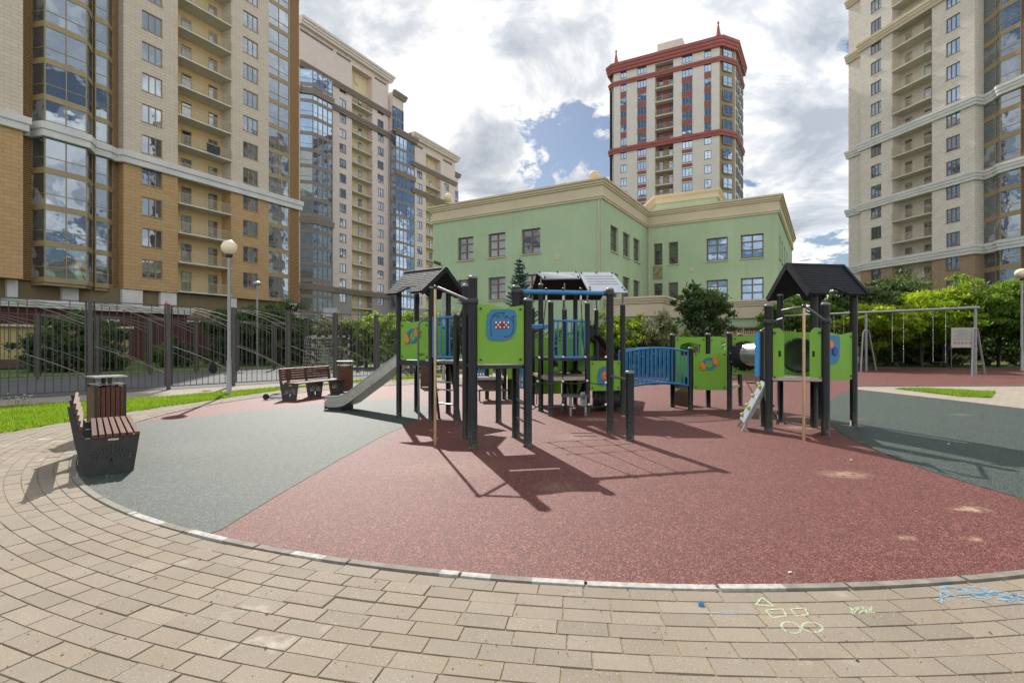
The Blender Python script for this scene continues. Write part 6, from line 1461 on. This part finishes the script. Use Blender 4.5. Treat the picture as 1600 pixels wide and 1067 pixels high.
# sun panel on the lower right
p, A, B, W, d, n, o = panel(PST[16], PST[19], top(610, 11.3), top(563.5, 11.3)); base = (A, d, n); zc = top(587, 11.3)
ornament(p, [(-.19,-.18),(-.10,-.21),(.14,-.20),(.18,-.12),(.18,.10),(.12,.19),(-.08,.20),(-.16,.14),(-.20,.0)], 'panel_blue', base, (W*.52, zc), .016, .018, 'sun_board')
ornament(p, pol(lambda t: .060 if int(round(t/(2*math.pi)*24)) % 2 else .125, 24), 'ornament_orange', base, (W*.48, zc+.01), .02, .034, 'sun')
ornament(p, pol(lambda t: .018, 12), 'panel_blue', base, (W*.48, zc+.01), .02, .050, 'sun_centre')
# speaking-tube / crawl ring under the centre deck and small play counter with stool
m = MB(); cx, cy, cz = 1.52, 12.3, top(600, 12.3); 
for k in range(24):
    a0, a1 = 2*math.pi*k/24, 2*math.pi*(k+1)/24; f = lambda a_, r_, y_: (cx+math.cos(a_)*r_*.62, y_, cz+math.sin(a_)*r_)
    m.add([f(a0,.33,cy), f(a1,.33,cy), f(a1,.33,cy+.5), f(a0,.33,cy+.5), f(a0,.29,cy), f(a1,.29,cy), f(a1,.29,cy+.5), f(a0,.29,cy+.5)], [(0,1,2,3),(7,6,5,4),(0,4,5,1),(3,2,6,7)], True)
part('crawl_ring', m, 'roof_plastic', pg)
X_, Y_ = gx(900, 11.0), 11.0; m = MB(); m.prism([(X_-.32, Y_-.2), (X_-.05, Y_-.26), (X_+.28, Y_-.2), (X_+.28, Y_+.15), (X_-.3, Y_+.15)], .40, .44); part('play_counter', m, 'deck_grey', pg)
m = MB(); m.tube([(X_-.12, Y_-.05, -.02), (X_-.12, Y_-.05, .4)], .03, 10); m.tube([(X_+.2, Y_, -.02), (X_+.2, Y_, .4)], .03, 10); part('counter_leg', m, 'steel', pg)
m = MB(); m.obox((gx(907, 10.85), 10.85), (gx(914, 10.85), 10.85), .22, .50, .02); part('counter_board', m, 'grey_board', pg)
m = MB(); 
for z in (.27, .37, .45): m.tube([(gx(912, 10.85), 10.84, z), (gx(912, 10.85), 10.825, z)], .015, 8)
m.tube([(gx(882, 10.9), 10.9, .40), (gx(879, 10.85), 10.85, .2), (gx(879, 10.85), 10.85, .1)], .035, 8); part('counter_fitting', m, 'dark_plastic', pg)
m = MB(); m.obox((gx(902, 11.6), 11.6), (gx(917, 11.6), 11.6), .68, .72, .3); part('shelf', m, 'grey_board', pg)
# chute leaving the centre tower to the right, seen from its side
m = MB(); A_, B_ = Vector((gx(921, 13.0), 13.0, top(517, 13.0))), Vector((gx(957, 14.6), 14.6, top(556, 14.6))); m.beam(A_, B_, .06, .30); m.beam(A_+Vector((.12,.5,0)), B_+Vector((.12,.5,0)), .06, .30); m.beam(A_+Vector((.06,.25,-.12)), B_+Vector((.06,.25,-.12)), .5, .03); part('chute', m, 'roof_plastic', pg, label='dark chute sloping down to the right')
m = MB(); m.lathe((gx(948, 12.0), 12.0, 0), [(.30, .05), (.33, .12), (.33, .42), (.26, .50), (.02, .52)], 20); part('spinner_drum', m, 'dark_plastic', pg)
# under-panel bits left of centre: low table with round back, blue rails
Yq = 13.9; x0, x1 = gx(746, Yq), gx(787, Yq); m = MB(); m.box(x0, x1, Yq-.25, Yq+.35, top(592.5, Yq), top(588.5, Yq)); part('play_table', m, 'grey_board', pg)
m = MB(); m.box(x0+.02, x1-.02, Yq-.23, Yq-.2, top(592.5, Yq)-.001, top(592.4, Yq)) if False else None
for px in (750, 790): m.tube([(gx(px, Yq), Yq-.2, -.02), (gx(px, Yq), Yq-.2, top(609, Yq))], .022, 8)
m.beam((x0, Yq-.2, top(608.5, Yq)), (gx(793, Yq), Yq-.2, top(608.5, Yq)), .2, .035); part('table_leg', m, 'deck_grey', pg)
m = MB(); 
seg = []
for k in range(13): a_ = math.pi*k/12; seg.append((math.cos(a_), -math.sin(a_)))
vs = [((x0+x1)/2+c_*.36, Yq-.1+yy, top(592.6, Yq)+s_*.30) for yy in (0, .4) for c_, s_ in seg]; m.add(vs, [(i, i+1, 14+i, 13+i) for i in range(12)]+[tuple(range(13))]); part('table_drum', m, 'plinth_brown', pg)
for px, yt_, r_ in ((761, 560, .055), (788, 556, .06), (797, 558, .07)): 
    q = gx(px, 14.2); m = MB(); m.tube([(q, 14.2, -.02), (q, 14.2, top(yt_, 14.2))], r_, 14); part('post', m, 'post_paint', pg)
m = MB(); m.obox((gx(764, 14.2), 14.2), (gx(770, 14.2), 14.2), top(586, 14.2), top(560, 14.2), .02); m.obox((gx(793, 13.2), 13.2), (gx(801, 13.2), 13.2), top(592, 13.2), top(560, 13.2), .02); part('panel', m, 'green_panel', pg)
railing(v2(gx(744, 14.1), 14.1), v2(gx(757, 14.1), 14.3), top(587, 14.1), top(568, 14.1), 3, .02, .02, gap=0)
railing(v2(gx(806, 11.4), 11.4), v2(gx(818, 11.0), 11.0), top(605, 11.2), top(568, 11.2), 3, .02, .02, gap=0)
# steps behind the left tower
m = MB()
for z in (.30, .62, .80): m.tube([(gx(678, 10.9), 10.9, z*.9), (gx(709, 10.4), 10.6, z*.9)], .016, 8)
part('rung', m, 'steel', pg)
m = MB(); m.beam((gx(704, 10.7), 10.7, 1.15), (gx(718, 10.3), 10.3, 0), .05, .05); m.beam((gx(676, 11.2), 11.2, 1.15), (gx(686, 10.6), 10.6, 0), .05, .05); part('stair_string', m, 'post_paint', pg)
# arched bridge
a1, b1 = PST[19]+v2(.0, .0), PST[22]; a2, b2_ = v2(2.45, 12.35), PST[21]+v2(.0, .0)
railing(a1, b1, top(603.5, 11.7), top(549.5, 11.7), 15, .0155, .024, arch=.085); railing(a2, b2_+v2(.1,.05), top(597, 12.4), top(549.0, 12.4), 13, .0155, .024, arch=.08)
m = MB(); k = 16
for i in range(k):
    f0, f1 = i/k+.006, (i+1)/k-.006; zf = lambda f: top(602, 11.7)+.085*math.sin(math.pi*f)-.02; q = lambda f, s: (a1.lerp(b1, f) if s == 0 else a2.lerp(b2_, f))
    P4 = [q(f0, 0), q(f1, 0), q(f1, 1), q(f0, 1)]; zz = [zf(f0), zf(f1), zf(f1), zf(f0)]; m.add([(p.x, p.y, z) for p, z in zip(P4, zz)]+[(p.x, p.y, z-.04) for p, z in zip(P4, zz)], [(0,1,2,3),(7,6,5,4),(0,4,5,1),(1,5,6,2),(2,6,7,3),(3,7,4,0)])
part('bridge_deck', m, 'dark_plastic', pg)
# deck house right of the bridge
p, A, B, W, d, n, o = panel(PST[22], PST[24], top(609, 11.9), top(550, 11.9), topshape=[(0, -.02), (.3, -.045), (.45, -.045), (.75, -.01), (1, .01)]); candy(p, (A, d, n), W*.47, top(568, 11.9), .88)
archh = lambda W_, u0, u1, z0, z1: [(u0, z0), (u1, z0), (u1, z1-.06)]+[(u0+(u1-u0)*t, z1-.06+.06*math.sin(math.pi*t)) for t in (.9, .7, .5, .3, .1)]+[(u0, z1-.06)]
panel(PST[21], PST[23], top(607, 12.4), top(526.5, 12.4), holes=[archh(1, .16, .84, top(556, 12.4), top(535, 12.4))])
p, A, B, W, d, n, o = panel(PST[23], PST[25]+v2(-.02, .15), top(590, 12.6), top(527.5, 12.6), topshape=wavy(), holes=[pts for pts in ([[(.5+.12*math.cos(q+.3)*s_, top(540, 12.6)+.12*math.sin(q+.3)*s_) for q, s_ in ((0,.25),(.15,1),(1.1,1),(1.25,.25))]] + [[(.5+.12*math.cos(q+.3+1.57*k)*s_, top(540, 12.6)+.12*math.sin(q+.3+1.57*k)*s_) for q, s_ in ((0,.25),(.15,1),(1.1,1),(1.25,.25))] for k in (1, 2, 3)])])
deck([(q.x, q.y) for q in (PST[21], PST[22], PST[24], PST[25], PST[23])], top(604, 12), 'deck_tan', .06)
pnl, A, B, W, d, n, o = panel(PST[24], v2(gx(1216, 11.5), 11.5), top(585, 11.6), top(525, 11.6)); gA = A; gd = d; gn = n; gW = W
m = MB(); m.obox((4.05, 12.2), (4.45, 12.35), .72, .76, .25); part('shelf', m, 'grey_board', pg); m = MB(); m.obox((4.06, 12.2), (4.44, 12.35), .45, .719, .22); part('shelf_box', m, 'roof_plastic', pg)
# tunnel: ring of bolts on the panel, tube running to the right tower
def ring_dome(C_, nrm, R_, mat, par, depth=.10, hole=0.0):
    nrm = Vector(nrm).normalized(); x = nrm.cross(Vector((0,0,1))).normalized(); y = x.cross(nrm); m = MB(); vs = []; N_ = 32
    prof = [(1.0, 0), (1.0, .012), (.86, .02), (.80, depth*.5), (.74, depth)] if hole else [(1.0, 0), (1.0, .015), (.90, .03), (.72, depth), (.4, depth*1.5), (.02, depth*1.7)]
    for rr0, h in prof:
        for k in range(N_): a_ = 2*math.pi*k/N_; vs.append(Vector(C_)+x*math.cos(a_)*R_*rr0+y*math.sin(a_)*R_*rr0+nrm*h)
    m.add(vs, [(i*N_+k, i*N_+(k+1)%N_, (i+1)*N_+(k+1)%N_, (i+1)*N_+k) for i in range(len(prof)-1) for k in range(N_)], True)
    o = part('tunnel_ring', m, mat, par); b = MB()
    for k in range(10): a_ = 2*math.pi*k/10+.2; q = Vector(C_)+x*math.cos(a_)*R_*.93+y*math.sin(a_)*R_*.93+nrm*.016; b.tube([q, q+nrm*.012], .010, 6)
    part('bolt', b, 'steel', o); return o
cpx = PW(1164, 556, 11.60); ring_dome((cpx.x, cpx.y, cpx.z), (gn.x, gn.y, 0), .33, 'roof_plastic', pnl, .12)
t0 = Vector((cpx.x+.06, cpx.y-.06, top(554, 11.5))); t1 = Vector((gx(1249, 10.3), 10.3, top(555, 10.3))); m = MB(); m.tube([t0, t0.lerp(t1, .5), t1], .255, 28); part('tunnel', m, 'steel', pg)
p, A, B, W, d, n, o = panel(v2(gx(1216, 10.15), 10.15), v2(gx(1274, 9.98), 9.98), top(586, 10.0), top(519, 10.0), gap=.03)
hc = PW(1249, 555, 10.05); m = MB(); nn = Vector((n.x, n.y, 0)); x = nn.cross(Vector((0,0,1))).normalized(); vs = []
N_ = 32
for rr0, h in ((.33, .010), (.33, .03), (.30, .04), (.285, .022), (.27, .014)): 
    for k in range(N_): a_ = 2*math.pi*k/N_; vs.append(hc+x*math.cos(a_)*rr0+Vector((0,0,1))*math.sin(a_)*rr0+nn*h)
m.add(vs, [(i*N_+k, i*N_+(k+1)%N_, (i+1)*N_+(k+1)%N_, (i+1)*N_+k) for i in range(3) for k in range(N_)]+[tuple(3*N_+k for k in range(N_))], True); part('tunnel_rim_shade_disc', m, 'dark_plastic', p)  # no real opening: flat dark disc stands in for the shade inside
b = MB()
for k in range(8): a_ = 2*math.pi*k/8+.3; q = hc+x*math.cos(a_)*.315+Vector((0,0,1))*math.sin(a_)*.315+nn*.03; b.tube([q, q+nn*.012], .01, 6)
part('bolt', b, 'steel', p)
# right tower decks, entry panels, art panel
deck([(q.x, q.y) for q in (PST[27]+v2(.03,.03), PST[30]+v2(-.03,.03), PST[29], PST[31]+v2(0,.05), PST['29b'], PST[28], PST[26])], top(588, 9.4), 'deck_grey', .05)
m = MB(); a, b_ = PST[27], PST[30]; dd = (b_-a).normalized(); m.obox(a+dd*.05, b_-dd*.05, top(594.5, 8.8), top(589, 8.8), .06); part('platform_edge', m, 'deck_tan', pg)
def entry(A_, B_, f0, f1, flip):
    d = (B_-A_).normalized(); L_ = (B_-A_).length; z0, z1 = top(595, 8.75), top(512, 8.75); u0, u1 = L_*f0, L_*f1; w_ = u1-u0
    out = [(u0, z0), (u1, z0)]+([(u1, z1-.10), (u1-.03, z1-.04), (u1-w_*.45, z1), (u0, z1-.01)] if not flip else [(u1, z1-.01), (u0+w_*.45, z1), (u0+.03, z1-.04), (u0, z1-.10)])
    uh = (u0+u1)/2+(.02 if not flip else -.03); hole = [(uh-.02, z0+.40), (uh+.02, z0+.40), (uh+.02, z0+.50), (uh-.02, z0+.50)]; m = MB(); m.shape(out, [hole], (A_.x, A_.y, 0), (d.x, d.y, 0), (0,0,1), .02); p = part('entry_panel', m, 'green_panel', pg)
    b = MB(); n = Vector((d.y, -d.x))
    for z in (z0+.05, z1-.03 if False else z0+.80): q = A_+d*(u0+.03 if not flip else u1-.03)+n*.01; b.tube([(q.x,q.y,z),(q.x+n.x*.02,q.y+n.y*.02,z)], .022, 8)
    part('bolt', b, 'dark_plastic', p)
entry(PST[27], PST[30], .07, .28, False); entry(PST[27], PST[30], .73, .93, True)
p, A, B, W, d, n, o = panel(PST[30]*.35+PST[29]*.65, PST[31], top(594, 9.3), top(520.5, 9.3), topshape=[(i/10, .025*math.sin(i/10*math.pi*2.2+.4)) for i in range(11)]); base = (A, d, n)
ornament(p, [(0.0,-.27),(.20,-.27),(.30,-.24),(.36,-.15),(.37,.20),(.33,.24),(0.0,.23)], 'panel_blue', base, (W*.16, top(545, 9.4)), .016, .018, 'flower_board')
fl5 = lambda s: pol(lambda t: s*(.8+.28*abs(math.cos(2.5*t))), 40)
ornament(p, fl5(.068), 'ornament_orange', base, (W*.16+.09, top(538, 9.4)), .025, .036, 'flower'); ornament(p, fl5(.070), 'flower_blue', base, (W*.16+.22, top(549, 9.4)), .025, .036, 'flower') if 'flower_blue' in M else None
# arch tube and second pole
X, Y = G(1256, 688); q27, q30 = PST[27], PST[30]; pkz = top(480.5, Y+.1)
m = MB(); c_ = [(q27.x+.05, q27.y-.03, top(503, q27.y)), (q27.x+.18, q27.y-.15, top(497, 8.7)), (X-.22, Y+.22, top(486, 8.5)), (X-.08, Y+.06, pkz-.005), (X, Y, pkz), (X+.08, Y+.05, pkz-.01), (X+.24, Y+.18, top(488, 8.5)), (q30.x-.14, q30.y-.10, top(496, 8.5)), (q30.x-.04, q30.y-.03, top(500.5, q30.y))]
m.tube(c_, .021, 10); part('arch_tube', m, 'tube_grey', pg); m = MB(); m.tube([(X, Y, -.02), (X, Y, pkz+.01)], .022, 14); part('fire_pole', m, 'brass_pole', pg); m = MB(); m.sphere((X, Y, pkz+.01), .034, 12, 8)
for q, z in ((q27, top(504, q27.y)), (q30, top(502, q30.y))): m.lathe((q.x, q.y, z-.04), [(.072, 0), (.078, .01), (.078, .08), (.072, .09)], 16, caps=False)
part('pole_clamp', m, 'dark_plastic', pg)
# blue board at the left side of the right tower
m = MB(); q = PST[26]; m.obox((gx(1181, 9.75), 9.75), (gx(1187.5, 9.55), 9.55), top(588, 9.65), top(520, 9.65), .04); part('side_board', m, 'rail_blue', pg)
m = MB(); m.tube([(q.x-.02, q.y-.02, top(516, q.y)), (gx(1196, 9.3), 9.3, top(513, 9.3)), (PST[27].x, PST[27].y+.1, top(516, 9.1))], .02, 8); m.tube([(gx(1195, 9.2), 9.2, top(520, 9.2)), (gx(1195, 9.2), 9.2, top(592, 9.2))], .016, 8); part('grab_tube', m, 'tube_grey', pg)
# climbing board
b0 = Vector((*G(1157, 671), 0)); tp_ = Vector((gx(1196, 9.15), 9.15, top(598, 9.15))); side = Vector((.06, .30, 0)); m = MB()
f0 = Vector((*G(1160, 673), -.01)); f1 = Vector((*G(1153, 666), -.01)); t0_ = Vector((gx(1200, 9.0), 9.0, top(600, 9.0))); t1_ = Vector((gx(1193, 9.3), 9.3, top(596, 9.3)))
L0 = f0.lerp(t0_, .16); L1 = f1.lerp(t1_, .16); m.beam(f0, t0_, .04, .04); m.beam(f1, t1_, .04, .04); part('ramp_frame', m, 'galvanised', pg)
nn = (t0_-L0).cross(L1-L0).normalized(); nn = nn if nn.z > 0 else -nn; P4 = [L0, t0_, t1_, L1]; m = MB(); m.add([p_+nn*.045 for p_ in P4]+[p_+nn*.022 for p_ in P4], [(0,1,2,3),(7,6,5,4)]+[(i, (i+1)%4, 4+(i+1)%4, 4+i) for i in range(4)]); rb = part('climbing_board', m, 'grey_board', pg, fixn=True)
for i, (f, g) in enumerate(((.12, .75), (.34, .25), (.36, .8), (.62, .7), (.86, .35), (.9, .8))):
    q = (L0.lerp(t0_, f)).lerp(L1.lerp(t1_, f), g)+nn*.06; m = MB(); m.sphere((q.x,q.y,q.z), .042, 10, 7, (1, .8, .9)); part('climbing_hold', m, 'hold_green', rb)
# climbing rope between the deck house and the right tower
m = MB()
for A3, B3 in (((gx(1161, 11.0), 11.0, top(587, 11.0)), (gx(1178, 10.3), 10.3, top(617, 10.3))), ((gx(1178, 10.3), 10.3, top(617, 10.3)), (gx(1214, 10.6), 10.6, .02)), ((gx(1176, 11.0), 11.0, top(587, 11.0)), (gx(1185, 10.4), 10.4, top(610, 10.4))), ((gx(1185, 10.4), 10.4, top(610, 10.4)), (gx(1208, 10.7), 10.7, top(634, 10.7))), ((gx(1168, 10.9), 10.9, top(598, 10.9)), (gx(1183, 10.9), 10.9, top(599, 10.9)))): m.tube([A3, B3], .014, 6); m.sphere(B3, .026, 8, 6)
part('rope', m, 'rope', pg)
# a stump-shaped blue seat under the bridge house
m = MB(); m.tube([(4.15, 12.6, .05), (4.75, 12.9, .05)], .03, 6) if False else m.lathe((4.2, 12.9, 0), [(.22, 0), (.24, .3), (.2, .42), (.05, .45)], 16); part('hollow_drum', m, 'plinth_brown', pg)
